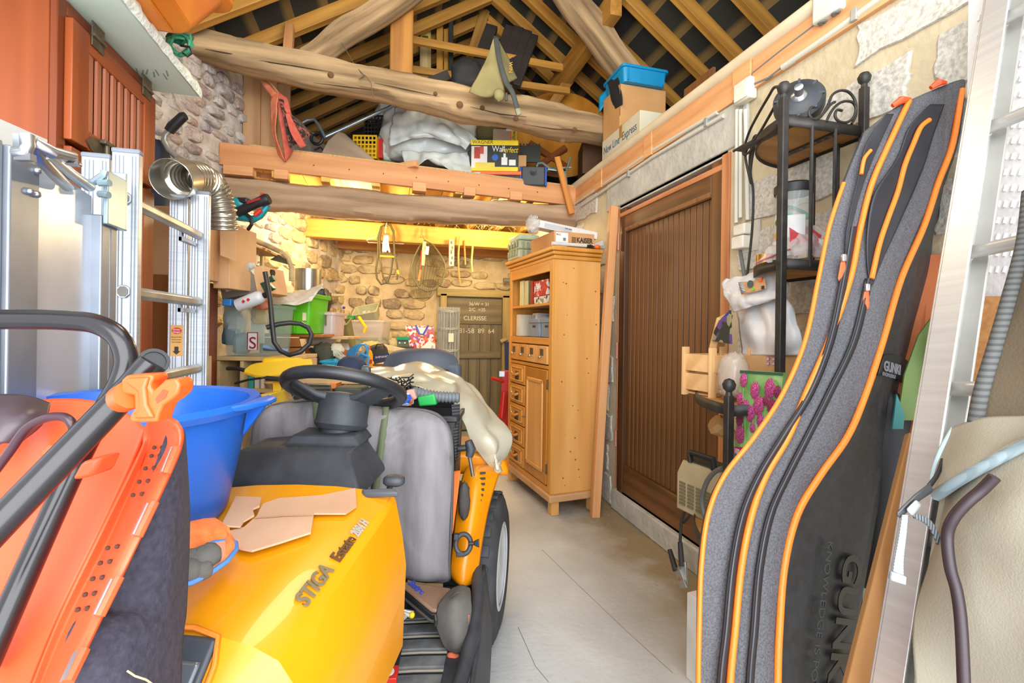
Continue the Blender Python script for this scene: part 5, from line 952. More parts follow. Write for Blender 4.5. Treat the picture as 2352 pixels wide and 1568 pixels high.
d = cbx('door', -.02, .0, .062, .462, .2, 1.015, pnd, bev=.004)
cbx('panel', -.024, -.019, .135, .39, .3, .915, pnl, d)
for z0, z1, b0, b1 in ((.275, .305, .11, .415), (.91, .94, .11, .415), (.275, .94, .11, .14), (.275, .94, .385, .415)): cbx('panel_bead', -.034, -.019, b0, b1, z0, z1, pnl, d, 'y' if z1-z0 < .1 else 'z', bev=.008)
ob('key', M().cyl(L_(-.05, .45, .62), L_(-.02, .45, .62), .005), steel, d)
for z in (.28, .88): cbx('hinge', -.024, -.01, .052, .062, z, z+.07, bronze, d)
# inside and on top of the pine cabinet
def cthing(nm, lb, a0, a1, b0, b1, z0, z1, mt, group=None, cat='box', bev=.003): 
    return ob(nm, M().obox(L_((a0+a1)/2, (b0+b1)/2, (z0+z1)/2), (a1-a0, b1-b0, z1-z0), R=RC), mt, bev=bev, label=lb, cat=cat, group=group)
o = cthing('game_box', 'red and white illustrated game box on the upper cabinet shelf', .03, .25, .18, .43, 1.56, 1.68, voro(['#c22a20', '#d8d2cc', '#c9352a', '#b81f1a', '#d87a6a', '#b02318'], 28)); txt('JEUX', L_(.029, .42, 1.6), -ey, up, .06, white, o)
cthing('puzzle_box', 'black and white patterned box under the red game box', .03, .25, .16, .43, 1.502, 1.558, voro(['#d5d2c8', '#3a3a34', '#c9c4b0', '#8a867a', '#e0ddd2'], 50))
for i, (b, w_, c_) in enumerate(((.07, .02, '#c7402f'), (.093, .022, '#cfcac4'), (.118, .02, '#8aa6bd'))): cthing('magazine', ('red edged magazine', 'white magazine', 'pale blue magazine')[i]+' standing beside the game box', .03, .22, b, b+w_, 1.502, 1.69, mat(c_, .5), 'magazines in the pine cabinet', 'magazine')
for i, (b, w_, c_, h) in enumerate(((.46, .04, '#a02c20', .19), (.505, .03, '#3a5a2c', .2), (.56, .06, '#c9bd8a', .2), (.66, .07, '#d0c68f', .21))): cthing('book', ('dark red', 'green', 'cream', 'thick pale yellow')[i]+' book on the upper shelf of the pine cabinet', .03, .24, b, b+w_, 1.502, 1.502+h, mat(c_, .6), 'books in the pine cabinet', 'book')
gs = mat('#7f8b98', .45)
for i, b in enumerate((.09, .32)):
    base = L_(.14, b+.1, 1.247); o = thing('grey_crate', ('grey plastic crate nearest the cabinet side', 'grey plastic crate beside its twin in the cabinet')[i], 'crate', base, 'grey crates in the pine cabinet')
    ob('body', crate(base, .22, .2, .14, .95, .005, th, .012, .008, .03), gs, o, bev=.002)
    for e in (-.08, .08): ob('rib', M().obox(base+ey*e-ex*.106+up*.06, (.008, .01, .11), R=RC), gs, o)
    ob('handle_slot', M().obox(base-ex*.107+up*.085, (.004, .06, .025), R=RC), ink, o); ob('content', M().blob(base+up*.12, (.07, .06, .045), .3, 5, 0, 2.4, 14, 10, i+3), mat('#b3b0a6', .7), o)
cthing('pale_carton', 'pale printed box standing behind the grey crates', .12, .28, .56, .66, 1.247, 1.44, voro(['#c9d0d6', '#d9d2c4', '#7f98b0', '#dbd8d0'], 30)); cthing('white_carton', 'narrow white box at the far end of the lower shelf', .03, .2, .72, .8, 1.247, 1.43, mat('#d0c5ae', .7))
zc = 1.886
kb0 = L_(.16, .1, zc)
c = L_(.19, .28, zc+.065); KW = (.33, .42, .125)
kb = ob('long_carton', M().obox(c, KW, R=RC), mat('#b98350', .8, c2='#c6925e', sc_=3), bev=.003, label='brown printed carton lying on top of the pine cabinet', cat='box')
kf = lambda u, v: c-ey*(KW[1]/2+.001)+ex*(u*KW[0]/2)+up*(v*KW[2]/2)
ob('shipping_label', M().obox(kf(-.62, .05), (.1, .002, .1), R=RC), white, kb); txt('9012', kf(-.9, .5)-ey*.002, ex, up, .018, ink, kb); txt('KAISER', kf(.1, -.1)-ey*.001, ex, up, .05, ink, kb, sx=.85, bold=.0015); txt('GROUP', kf(.3, -.45)-ey*.001, ex, up, .018, mat('#7a6a55'), kb)
ob('label_code', M().obox(kf(-.78, -.55)-ey*.001, (.03, .001, .014), R=RC), ink, kb); ob('label_mark', M().obox(kf(-.5, .1)-ey*.001, (.022, .001, .022), R=RC), grey, kb)
for i in range(4):
    for j in range(4): ob('logo_dot', M().cyl(kf(-.12+i*.055, .4-j*.17)-ey*.001, kf(-.12+i*.055, .4-j*.17)-ey*.002, .004, seg=8), ink, kb)
c2 = L_(.16, .16, zc+.155)
lbx = ob('white_long_box', M().obox(c2, (.5, .09, .055), R=RC @ Matrix.Rotation(.1, 3, 'Y')), mat('#cfccc8', .6), bev=.003, label='long white wrapped box across the brown carton on the cabinet', cat='box'); ob('grey_label', M().obox(c2-ey*.046+up*.005+ex*-.08, (.22, .002, .03), R=RC @ Matrix.Rotation(.1, 3, 'Y')), mat('#b2b5b8', .6), lbx)
txt('164 mm', c2-ey*.048+ex*-.03+up*.002, ex-up*.1, up, .018, ink, lbx)
ob('plastic_wrap', M().blob(c2-ex*.26+up*.02, (.05, .06, .06), .4, 6, 0, 2, 20, 14, 3, False, .15), mat('#d2cdc6', .2, alpha=.45), lbx, smooth=80)
m = M(); r = random.Random(2); q0 = L_(.12, .28, zc+.19)
for i in range(110): q = q0+ex*r.uniform(-.13, .13)+ey*r.uniform(-.06, .06); m.tube([q, q+up*.012+ex*r.uniform(-.015, .015), q-ey*.02+ex*r.uniform(-.02, .02)+up*r.uniform(-.02, .01)], .005, 5)
o = thing('blue_mop_head', 'blue chenille mop head lying on the boxes above the pine cabinet', 'mop', q0); ob('tufts', m, mat('#2c5fae', .9), o, kind='stuff', smooth=80); ob('backing', M().obox(q0, (.25, .1, .012), R=RC), mat('#22457f', .8), o)
for i, (a0, a1, b, z, r_, mt, lb) in enumerate(((-.03, .3, -.015, .018, .013, mat('#c9c8c0', .4), 'white plastic tube lying along the cornice'), (.1, .4, .01, .02, .014, mat('#9fb0aa', .3, .4), 'pale metal tube lying along the cornice behind the white one'))): ob('tube', M().cyl(L_(a0, b, zc+z), L_(a1, b, zc+z+.004), r_, seg=12), mt, label=lb, cat='tube')
ob('green_tip_box', M().obox(L_(.38, .1, zc+.05), (.13, .04, .035), R=RC @ Matrix.Rotation(-.4, 3, 'Y')), mat('#b9bdb4', .4), label='grey box end with a green mark beside the brown carton', cat='box')
ob('orange_clip', M().blob(L_(.32, -.03, zc+.016), (.025, .02, .016), .1, 3, 0, 2), orange, label='small orange clip on the cabinet cornice', cat='clip'); ob('black_clip', M().tube([L_(.24, -.03, zc+.014), L_(.27, -.025, zc+.02), L_(.29, -.03, zc+.012)], .012, 8), blackp, label='small black clip beside the orange clip', cat='clip')
tb = thing('tool_case', 'pale green and grey ribbed tool case at the far end of the cabinet top', 'case', L_(.06, .72, zc)); tcm = mat('#a3a68a', .5); tcd = mat('#8a8f70', .5)
for z0, z1, e, mt in ((0, .075, 0, tcm), (.078, .15, -.01, tcm), (.155, .2, -.02, mat('#a9bda0', .5))): ob('layer', M().obox(L_(.06, .72, zc+(z0+z1)/2), (.2+e, .26+e, z1-z0), R=RC), mt, tb, bev=.012)
for k in range(4):
    for z in (.02, .09): ob('clip', M().obox(L_(-.045, .63+k*.06, zc+z+.03), (.012, .025, .05), R=RC), tcd, tb, bev=.004); ob('rib', M().obox(L_(.0+k*.04, .585, zc+z+.02), (.012, .012, .05), R=RC), tcd, tb, bev=.003)
# leaning timbers
tl = wood('#bf814c', '#d89f6a', .6, .5)
bar('leaning_timber', PZ(1366, 1187, 0)+V((0, 0, .0)), PX(1410, 475, 1.61), .06, .045, tl, label='planed timber leaning beside the pine cabinet', cat='timber', upv=(0, 1, 0))
# ================================================================ RIDE-ON MOWER (its axis follows fw)
my = mat('#d68806', .3, var=.03, c2='#dc920c', sc_=3, coat=.3); mya = mat('#d98306', .3, var=.04); mb_ = mat('#2a2c31', .55, var=.15, c2='#3a3d43', sc_=14); rub = mat('#2c2d30', .8, c2='#434447', sc_=12)
MC0 = -.53
mo = thing('ride_on_mower', 'yellow ride-on mower with a black steering wheel facing the doorway', 'mower', CF(MC0, 1.4, 0))
SEC = [(0, .83), (.08, .826), (.135, .812), (.18, .788), (.215, .735), (.24, .66), (.235, .48)]
SECR = [(0, .91), (.1, .907), (.17, .9), (.247, .883), (.266, .79), (.276, .715), (.27, .5)]
SECF = [(0, .74), (.07, .735), (.11, .72), (.15, .69), (.18, .62), (.19, .52), (.18, .42)]
D0, D1, D2 = .62, .72, 1.18
def bon(o, d):
    if d < D1: u = max(0, (d-D0)/(D1-D0)); A, B = SECF, SEC
    else: u = (d-D1)/(D2-D1); A, B = SEC, SECR
    s = [(a[0]+(b[0]-a[0])*u, a[1]+(b[1]-a[1])*u) for a, b in zip(A, B)]
    for i in range(len(s)-1):
        if abs(o) <= s[i+1][0] or i == len(s)-2: t = (abs(o)-s[i][0])/max(1e-6, s[i+1][0]-s[i][0]); return CF(MC0+o, d, s[i][1]+(s[i+1][1]-s[i][1])*t)
rings = []
for d in (.62, .65, .68, .72, .85, 1.0, 1.1, 1.18):
    u = max(0, (d-D0)/(D1-D0)) if d < D1 else (d-D1)/(D2-D1); A, B = (SECF, SEC) if d < D1 else (SEC, SECR)
    s = [(a[0]+(b[0]-a[0])*u, a[1]+(b[1]-a[1])*u) for a, b in zip(A, B)]
    rings.append([CF(MC0-o, d, z) for o, z in reversed(s[1:])]+[CF(MC0+o, d, z) for o, z in s])
hood = ob('bonnet', M().loft(rings, caps=(1, 1)), my, mo, smooth=24, bev=.012)
gl = mat('#a08a5a', .35, .5)
def hit(x, y): # where the sight line meets the bonnet skin
    d = .6
    while d < 1.2:
        q = P(x, y, d); a_ = q.dot(rt)-MC0
        if d > D0 and abs(a_) < .27 and q.z <= bon(a_, d).z: return q
        d += .002
    return q
def ttxt(s_, x, y, x1, y1, size, mt, **k):
    p = hit(x, y); q = hit(x1, y1); x_ = (q-p).normalized(); r_ = hit((x+x1)/2+25, (y+y1)/2)-hit((x+x1)/2-25, (y+y1)/2); n_ = x_.cross(r_).normalized(); n_ = n_ if n_.z > 0 else -n_
    txt(s_, p+n_*.004, x_, n_.cross(x_), size, mt, hood, .0015, fit=(q-p).length, **k)
ttxt('STIGA', 702, 1398, 766, 1312, .04, mat('#8f8468', .3, .5), shear=.15, bold=.001); ttxt('Estate', 778, 1294, 817, 1242, .032, mat('#5a3a1c', .5), bold=.001); ttxt('2084 H', 821, 1236, 846, 1204, .03, mat('#a39a8c', .4), bold=.0005)
hl = ob('headlamp', M().sheet([[bon(o, d)+up*.005 for o in (-.06, .0, .05, .09)] for d in (.63, .66, .69, .715)], 10, 10), mat('#3d4148', .35), mo, solid=.006, smooth=60)
def edge(pts): return M().tube(pts, .0045, 6, True)
ob('headlamp_trim', edge([bon(o, d)+up*.008 for o, d in ((-.06, .63), (.0, .63), (.06, .63), (.09, .64), (.1, .66), (.1, .69), (.09, .715), (.05, .722), (.0, .722), (-.06, .722))]), mat('#d97a1a', .4), hl, smooth=80); ob('lamp_lens', M().sheet([[bon(o, d)+up*.008 for o in (.02, .05, .08)] for d in (.65, .67, .69)], 6, 6), mat('#6d737b', .2, .4), hl, solid=.003)
ob('side_skirt', M().prism([CF(MC0+.272, 1.18, .715), CF(MC0+.235, .74, .66), CF(MC0+.23, .74, .45), CF(MC0+.2, 1.2, .36), CF(MC0+.19, 1.4, .36), CF(MC0+.22, 1.3, .6)], -rt*.02), mb_, mo, bev=.004)
ob('chassis', M().obox(CF(MC0, 1.0, .4), (.36, 1.3, .3), CY), mb_, mo, bev=.02)
ob('seat_base', M().obox(CF(MC0, 1.95, .5), (.62, .66, .16), CY), mb_, mo, bev=.03)
# dash and steering
ob('dash', M().loft([[CF(a, d, z) for a, d in ((x0, d0), (x1, d0), (x1, d1), (x0, d1))] for x0, x1, d0, d1, z in ((-.80, -.38, 1.19, 1.44, .865), (-.79, -.385, 1.2, 1.44, .885), (-.75, -.44, 1.28, 1.45, .957), (-.65, -.43, 1.34, 1.47, .963), (-.63, -.45, 1.36, 1.47, .988))]), mb_, mo, bev=.012)
cb0, cb1 = P(774, 1030, 1.43), P(795, 905, 1.46); cax = (cb1-cb0)
ob('column_boot', M().lathe([(.052, -.02), (.056, .0), (.056, .058), (.07, .06), (.08, .075), (.076, .085), (.074, .155), (.068, .165), (.02, .168)], cb0, cax, 28), mb_, mo, smooth=45)
nrm_ = (fw*math.sin(.42)+up*math.cos(.42)-rt*-.03).normalized(); sc_c = P(793, 895, 1.47); su = (rt*1-up*.055).normalized(); sv = nrm_.cross(su)
swl = ob('steering_wheel', M().tube([sc_c+(su*math.cos(a)+sv*math.sin(a))*.172 for a in [2*math.pi*i/48 for i in range(48)]], .0195, 14, True), mat('#1d1e21', .38, c2='#2a2b2f'), mo, smooth=80)
hubc = sc_c-nrm_*.045
for an, w0 in ((205, .05), (335, .05), (90, .03)):
    a = math.radians(an); e = sc_c+(su*math.cos(a)+sv*math.sin(a))*.165; sd = (su*-math.sin(a)+sv*math.cos(a))
    ob('spoke', M().loft([[hubc+sd*s*w0+nrm_*t for s, t in ((-1, -.012), (1, -.012), (1, .014), (-1, .014))], [hubc.lerp(e, .5)+sd*s*w0*.8-nrm_*.012+nrm_*t for s, t in ((-1, -.01), (1, -.01), (1, .008), (-1, .008))], [e+sd*s*w0*.7+nrm_*t for s, t in ((-1, -.008), (1, -.008), (1, .006), (-1, .006))]]), mb_, swl, bev=.006)
ob('hub', M().lathe([(.05, -.03), (.06, .0), (.06, .02), (.04, .028), (.002, .03)], hubc, nrm_, 24), mb_, swl, smooth=45)
o = ob('throttle_lever', M().blob(P(905, 1103, 1.2), (.028, .02, .014), .1, 3, CY, 2.6, 16, 10, 2, flat=False), mb_, mo, smooth=80); ob('lever_stem', M().cyl(P(893, 1122, 1.2), P(903, 1108, 1.2), .007), dsteel, o); ob('lever_plate', M().prism(tp((830, 1122, 1.15), (905, 1120, 1.15), (915, 1130, 1.14), (840, 1133, 1.14)), -up*.012), mat('#45474c', .5), mo, bev=.003)
# rear fender, wheel, seat
ob('fender', M().sheet([tp((1092, 1068, 2.0), (1120, 1068, 1.98), (1150, 1082, 1.98)), tp((1068, 1082, 1.9), (1100, 1085, 1.86), (1140, 1105, 1.9)), tp((1052, 1150, 1.8), (1090, 1160, 1.76), (1122, 1165, 1.82)), tp((1042, 1240, 1.72), (1075, 1250, 1.68), (1106, 1250, 1.74)), tp((1036, 1310, 1.67), (1062, 1330, 1.64), (1096, 1322, 1.68)), tp((1045, 1335, 1.68), (1064, 1344, 1.64), (1088, 1338, 1.68))], 12, 28), mya, mo, solid=.008, smooth=60)
for i in range(9):
    t = i/8; ob('vent_slot', M().obox(P(1111-24*t*t-2, 1086+t*102, 1.848-.1*t), (.022, .004, .008), R=Matrix.Rotation(-.1, 3, fw) @ Matrix.Rotation(CY, 3, 'Z')), blackp, mo)
ob('fender_top', M().loft([[CF(a, d, z) for a, z in ((-.98, .70), (-.95, .78), (-.12, .78), (-.02, .74), (.0, .68))] for d in (1.98, 2.3)], closed=True), mya, mo, bev=.02)
def mower_wheel(a, d, r_, w_, sd):
    ax_ = rt*math.cos(.11)-fw*math.sin(.11); fx_ = fw*math.cos(.11)+rt*math.sin(.11); c = CF(a, d, r_); wl_ = ob('wheel', M().lathe([(r_*.52, -w_/2), (r_*.8, -w_*.54), (r_*.95, -w_*.46), (r_, -w_*.3), (r_, w_*.3), (r_*.95, w_*.46), (r_*.8, w_*.54), (r_*.52, w_/2)], c, ax_*sd, 40, caps=(0, 0)), rub, mo, smooth=50)
    ob('rim', M().lathe([(r_*.52, 0), (r_*.6, w_*.51), (r_*.55, w_*.53), (r_*.5, w_*.46), (r_*.2, w_*.44), (.02, w_*.48)], c, ax_*sd, 32), mat('#c9cdd3', .4, .1), wl_, smooth=50)
    for i in range(26):
        an = 2*math.pi*i/26
        for k in (-1, 0, 1):
            q = an+(.12 if k else 0); e = fx_*math.cos(q)+up*math.sin(q); t = fx_*-math.sin(q)+up*math.cos(q)
            if k == 0 and i % 2: continue
            ob('tread_block', M().obox(c+e*(r_+.004)+ax_*k*w_*.28, (w_*.24, r_*.13, .012), R=Matrix((ax_, t, e)).transposed()), rub, wl_)
    return wl_
mower_wheel(-.125, 2.03, .29, .19, 1); 
for a_, d_, r_ in ((-.945, 2.03, .29), (-.78, .75, .19), (-.28, .75, .19)): c = CF(a_, d_, r_); ob('wheel', M().lathe([(.05, -.08), (r_*.9, -.08), (r_, -.04), (r_, .04), (r_*.9, .08), (.05, .08)], c, rt, 32), rub, mo, smooth=50)
ob('axle', M().cyl(CF(-.78, .75, .19), CF(-.28, .75, .19), .03), mb_, mo); ob('axle', M().cyl(CF(-.9, 2.03, .29), CF(-.15, 2.03, .29), .04), mb_, mo)
seat = mat('#3a3f49', .6, c2='#4a505b', sc_=6)
ob('seat_back', M().sheet([tp((880, 850, 2.35), (930, 848, 2.3), (1000, 850, 2.3), (1056, 858, 2.35)), tp((895, 822, 2.38), (935, 818, 2.33), (1000, 820, 2.33), (1047, 830, 2.38)), tp((915, 812, 2.4), (940, 808, 2.38), (1000, 808, 2.38), (1030, 815, 2.4))], 16, 8), seat, mo, solid=.04, smooth=60, bev=.01)
ob('seat_back', M().obox(CF(-.43, 2.34, .93), (.36, .06, .4), CY), seat, mo, bev=.02); ob('seat_cushion', M().obox(CF(-.45, 2.1, .7), (.46, .4, .16), CY), seat, mo, bev=.04)
# footwell
fz = .33
ob('footwell', M().prism([CF(-.56, 1.1, fz-.02), CF(-.15, 1.1, fz-.02), CF(-.11, 1.35, fz-.02), CF(-.13, 1.75, fz-.02), CF(-.56, 1.75, fz-.02)], up*.02), mb_, mo, bev=.004)
rubm = mat('#45484d', .75, c2='#6a6a69', sc_=16); rdg = mat('#8a8174', .8)
for i in range(6):
    d = 1.16+i*.075; ob('foot_strip', M().loft([[CF(a, d+e+.02*math.sin((a+.4)*7), fz+zz) for e, zz in ((0, 0), (.058, 0), (.05, .012), (.008, .012))] for a in (-.42, -.34, -.26, -.18)]), rubm, mo, smooth=40); ob('strip_edge', M().tube([CF(a, d-.006+.02*math.sin((a+.4)*7), fz+.008) for a in (-.42, -.34, -.26, -.18)], .004, 6), rdg, mo, smooth=80)
ob('footwell_wall', M().prism([CF(-.43, 1.1, fz), CF(-.43, 1.62, fz), CF(-.37, 1.62, .52), CF(-.30, 1.14, .62), CF(-.30, 1.1, .6)], -rt*.015), mat('#4a4a4d', .6, c2='#38393c'), mo, bev=.003); ob('wall_foot', M().tube([CF(-.425, 1.08, fz+.006), CF(-.425, 1.6, fz+.006)], .012, 8), rdg, mo)
ob('step_lip', M().tube([CF(-.17, 1.08, fz+.02), CF(-.125, 1.25, fz+.03), CF(-.105, 1.4, fz+.05), CF(-.1, 1.55, fz+.08), CF(-.11, 1.7, fz+.1)], .022, 10), mb_, mo, smooth=80)
ob('step_skirt', M().sheet([[CF(-.1, 1.15, fz+.03), CF(-.09, 1.4, fz+.05), CF(-.09, 1.7, fz+.12)], [CF(-.07, 1.15, fz-.15), CF(-.06, 1.4, fz-.16), CF(-.06, 1.7, fz-.1)]], 10, 6), mb_, mo, solid=.01)
tbz = .985; tb_ = thing('low_table', 'plain wooden table behind the mower seat under the blue cable coil', 'table', CF(-1.1, 3.35, 0))
ob('top', M().prism([CF(-1.4, 2.84, tbz-.025), CF(-.84, 2.84, tbz-.025), CF(-.84, 3.85, tbz-.025), CF(-1.4, 3.85, tbz-.025)], up*.025), lp, tb_)
for a_, d_ in ((-1.36, 2.9), (-.88, 2.9), (-.88, 3.8), (-1.36, 3.8)): ob('leg', M().obox(CF(a_, d_, (tbz-.025)/2), (.05, .05, tbz-.025), CY), lp, tb_)
# ---- loose things on the mower
ctub = CF(-.825, .985, .868); tubm = mat('#1457b8', .32, c2='#1a62c4', sc_=3, var=.04)
o = thing('blue_tub', 'round blue plastic tub standing on the mower bonnet', 'tub', ctub)
def ell(z, rx, ry, n=40): return [ctub+rt*rx*math.cos(2*math.pi*i/n)+fw*ry*math.sin(2*math.pi*i/n)+up*z for i in range(n)]
ob('body', M().loft([ell(.0, .18, .19), ell(.025, .2, .21), ell(.245, .24, .265), ell(.245, .255, .285), ell(.258, .262, .292), ell(.27, .257, .287), ell(.266, .238, .262), ell(.025, .19, .2)], caps=(1, 1)), tubm, o, smooth=40)
ob('handle_lug', M().prism([ctub+rt*a+fw*b+up*.255 for a, b in ((.25, -.04), (.275, .0), (.285, .06), (.275, .12), (.24, .15))], up*.013), tubm, o, bev=.004); ob('gusset', M().prism([ctub+rt*.24+fw*.06+up*.255, ctub+rt*.278+fw*.06+up*.255, ctub+rt*.23+fw*.06+up*.19], fw*.01), tubm, o)
cbm = mat('#b38a6a', .85, c2='#c29a7b', sc_=5, var=.05)
def flat(pts, z): return [PZ(x, y, z+.002) for x, y in pts]
def surf(pts, dz): # lay picture points onto the bonnet
    out = []
    for x, y in pts:
        z = .88
        for _ in range(4):
            q = PZ(x, y, z); a = q.dot(rt)-MC0; d = (q-O).dot(fw); z = bon(a, max(.64, min(1.18, d))).z+dz
        out.append(PZ(x, y, z))
    return out
o = ob('torn_cardboard', M().prism(surf([(515, 1226), (560, 1214), (590, 1188), (604, 1160), (640, 1147), (700, 1143), (740, 1140), (816, 1124), (819, 1165), (794, 1182), (721, 1182), (714, 1226), (640, 1250), (579, 1268), (552, 1263)], .012), up*.004), cbm, label='torn flat piece of corrugated cardboard lying on the mower bonnet', cat='cardboard', smooth=30)
ob('crease', M().tube(surf([(585, 1190), (650, 1185), (718, 1184)], .0175), .0016, 4), mat('#8d6a4d', .9), o)
ob('torn_cardboard', M().prism(surf([(508, 1210), (542, 1143), (601, 1145), (596, 1165), (580, 1172), (584, 1186), (560, 1200), (552, 1212)], .02), up*.004), cbm, label='smaller torn cardboard scrap against the foot of the blue tub', cat='cardboard', smooth=30)
gk = mat('#d9692c', .9, c2='#e37f45', sc_=60); gg = mat('#5c5a56', .85); gbl = mat('#4d7fc0', .7); gin = mat('#d98f72', .9)
o = thing('orange_glove', 'orange knitted work glove with blue cuff edging on the mower bonnet', 'glove', P(480, 1300, .8))
ca = tp((425, 1282, .78), (455, 1262, .8), (490, 1246, .84), (520, 1242, .86), (541, 1246, .86), (543, 1262, .84), (520, 1290, .8), (480, 1318, .77), (440, 1338, .74), (425, 1342, .73))
cbk = tp((420, 1215, .84), (440, 1198, .86), (470, 1192, .88), (495, 1190, .9), (508, 1200, .9), (512, 1222, .89), (505, 1245, .88), (480, 1265, .85), (445, 1285, .82), (422, 1290, .8))
ob('cuff', M().loft([cbk, [a.lerp(b, .5)+up*.008 for a, b in zip(cbk, ca)], ca], caps=(1, 0)), gk, o, solid=.004, smooth=60); ob('cuff_edging', M().tube(ca, .0045, 6, True), gbl, o, smooth=80); ob('loop', M().tube(tp((500, 1250, .84), (503, 1275, .82), (490, 1292, .8), (475, 1290, .79), (480, 1270, .8)), .004, 6), gbl, o, smooth=80)
ob('lining', M().prism([q+fw*.012 for q in ca], fw*.002), gin, o)
for i, (x, y, d, r_) in enumerate(((445, 1290, .775, .028), (472, 1278, .785, .026), (430, 1310, .755, .026), (455, 1310, .765, .022))): ob('grey_finger', M().blob(P(x, y, d), (r_, r_*.8, r_*.75), .15, 4, i, 2.2, 16, 10, i, False), gg, o, smooth=80)
# grey padded cushion
cu = mat('#565254', .7, c2='#837e80', sc_=5, st=(2.2, 2.2, .35), bump=.5, bs=9)  # vertical grey streaks: fabric sheen painted into the colour, with dusty wear
outl = [(576, 1010), (588, 960), (625, 928), (680, 918), (740, 915), (800, 925), (850, 930), (900, 934), (960, 936), (1005, 948), (1032, 975), (1043, 1020), (1043, 1100), (1040, 1200), (1036, 1290), (1032, 1334), (980, 1334), (912, 1326), (800, 1326), (700, 1326), (610, 1326), (590, 1250), (578, 1130)]
pc_ = (810, 1130)
def crg(k, d): return [P(pc_[0]+(x-pc_[0])*k, pc_[1]+(y-pc_[1])*k, d) for x, y in outl]
def dens(p, n=3):
    out = []
    for i in range(len(p)):
        a, b, c, d = p[i-1], p[i], p[(i+1) % len(p)], p[(i+2) % len(p)]
        for k in range(n): u = k/n; out.append(tuple(.5*((2*b[j])+(c[j]-a[j])*u+(2*a[j]-5*b[j]+4*c[j]-d[j])*u*u+(3*b[j]-a[j]-3*c[j]+d[j])*u**3) for j in (0, 1)))
    return out
outl = dens(outl)
m = M(); ks = [(.04, 1.556), (.15, 1.556), (.28, 1.556), (.4, 1.556), (.52, 1.557), (.64, 1.559), (.75, 1.562), (.84, 1.566), (.91, 1.572), (.96, 1.582), (.99, 1.6), (1, 1.63), (.995, 1.66), (.96, 1.685), (.6, 1.69)]
rg = []
for k, d in ks:
    rg.append([p-fw*(.02*noise.noise(V((p.dot(rt)*11, p.z*1.6, 3)))+.022*(1-2*abs(noise.noise(V((p.dot(rt)*15, p.z*2.2, 1)))))+.006*noise.noise(p*30))*(1 if k < .97 else .5) for p in crg(k, d)])
m.loft(rg); o = ob('padded_cushion', m, cu, smooth=80, label='grey padded cushion cover with olive straps behind the steering column', cat='cushion')
ob('strap', M().sheet([tp((880, 934, 1.56), (894, 934, 1.56)), tp((866, 1040, 1.53), (881, 1040, 1.53)), tp((850, 1160, 1.53), (866, 1160, 1.53))], 2, 8), mat('#5b6248', .8), o, solid=.003); ob('strap', M().sheet([tp((716, 918, 1.56), (732, 917, 1.56)), tp((726, 1015, 1.53), (740, 1015, 1.53))], 2, 4), mat('#5b6248', .8), o, solid=.003)
ob('piping', M().tube([p-fw*.004 for p in crg(.985, 1.592)], .004, 6, True), mat('#4a4749', .7), o, smooth=80)
# tarp
tpm = mat('#a39c87', .28, .15, c2='#b8b19c', sc_=3, var=.08)
U = [(850, 848, 2.3), (920, 834, 2.3), (990, 838, 2.3), (1050, 856, 2.25), (1085, 880, 2.2), (1125, 925, 2.12), (1165, 975, 2.08), (1173, 1015, 2.05), (1150, 1082, 2.02)]
Lw = [(862, 872, 1.9), (900, 880, 1.88), (985, 888, 1.85), (1040, 908, 1.85), (1056, 935, 1.87), (1068, 975, 1.9), (1085, 1020, 1.93), (1112, 1062, 1.95), (1138, 1090, 1.96)]
md = [tuple((a+b)/2 for a, b in zip(u, l)) for u, l in zip(U, Lw)]
o = ob('silver_tarp', M().sheet([tp(*U), [P(*q)-fw*.06+up*.03 for q in md], tp(*Lw)], 70, 30, .02, 6.5, 4, ridge=True), tpm, solid=.004, smooth=80, label='shiny beige grey tarpaulin thrown over the mower seat', cat='tarpaulin')
ob('tied_end', M().lathe([(.012, 0), (.022, .01), (.012, .03), (.02, .05)], P(1142, 1086, 1.96), (0, 0, 1), 10), tpm, o, smooth=80)
# box of bits between cushion and seat
bx_ = thing('mesh_box', 'black perforated plastic box full of fishing bits behind the cushion', 'box', CF(-.42, 1.82, .73)); 
ob('body', crate(CF(-.445, 1.82, .73), .5, .2, .25, .97, .006, CY, .02, .008, .02), blackp, bx_, bev=.003)
sm_ = stripe('#121214', '#3a3b3e', 90, 'Z', .5, .5)
ob('perforated_side', M().prism(tp((1037, 930, 1.72), (1056, 928, 1.74), (1052, 1062, 1.74), (1046, 1062, 1.72)), fw*.01), sm_, bx_)
nt2 = mat('#1c1c1e', .8); r = random.Random(9)
o = thing('black_net', 'black knotted net heaped beside the steering wheel', 'net', P(915, 885, 1.8))
for i in range(9): ob('cord', M().tube([P(880+i*8+4*math.sin(j*1.9+i), 868+j*6+3*math.cos(j+i*2), 1.8-.004*j+.03*math.sin(i+j)) for j in range(7)], .003, 4), nt2, o, smooth=80); 
for j in range(5): ob('cord', M().tube([P(878+i*9, 866+j*8+6*math.sin(i*.5)+3*math.sin(i*2.1+j), 1.79+.03*math.sin(i+j)) for i in range(9)], .003, 4), nt2, o, smooth=80)
m = M(); pp = [P(945+i*2.0, 898+6*math.sin(i*.05)+i*.22, 1.78) for i in range(56)]; m.tube(pp, [.022 if i % 4 < 2 else .018 for i in range(56)], 12); ob('ribbed_hose', m, mat('#5d6165', .6), smooth=50, label='grey ribbed hose lying over the box of fishing bits', cat='hose')
ob('green_pack', M().prism(tp((958, 912, 1.75), (998, 904, 1.75), (1003, 930, 1.75), (962, 934, 1.75)), fw*.06), mat('#1f9a45', .4), bev=.006, label='bright green pack under the ribbed hose', cat='pack')
ob('orange_pouch', M().prism(tp((932, 896, 1.74), (950, 894, 1.74), (957, 916, 1.74), (940, 922, 1.74)), fw*.04), mat('#b98f80', .6), bev=.005, label='small pinkish pouch with orange edge beside the black net', cat='pouch')
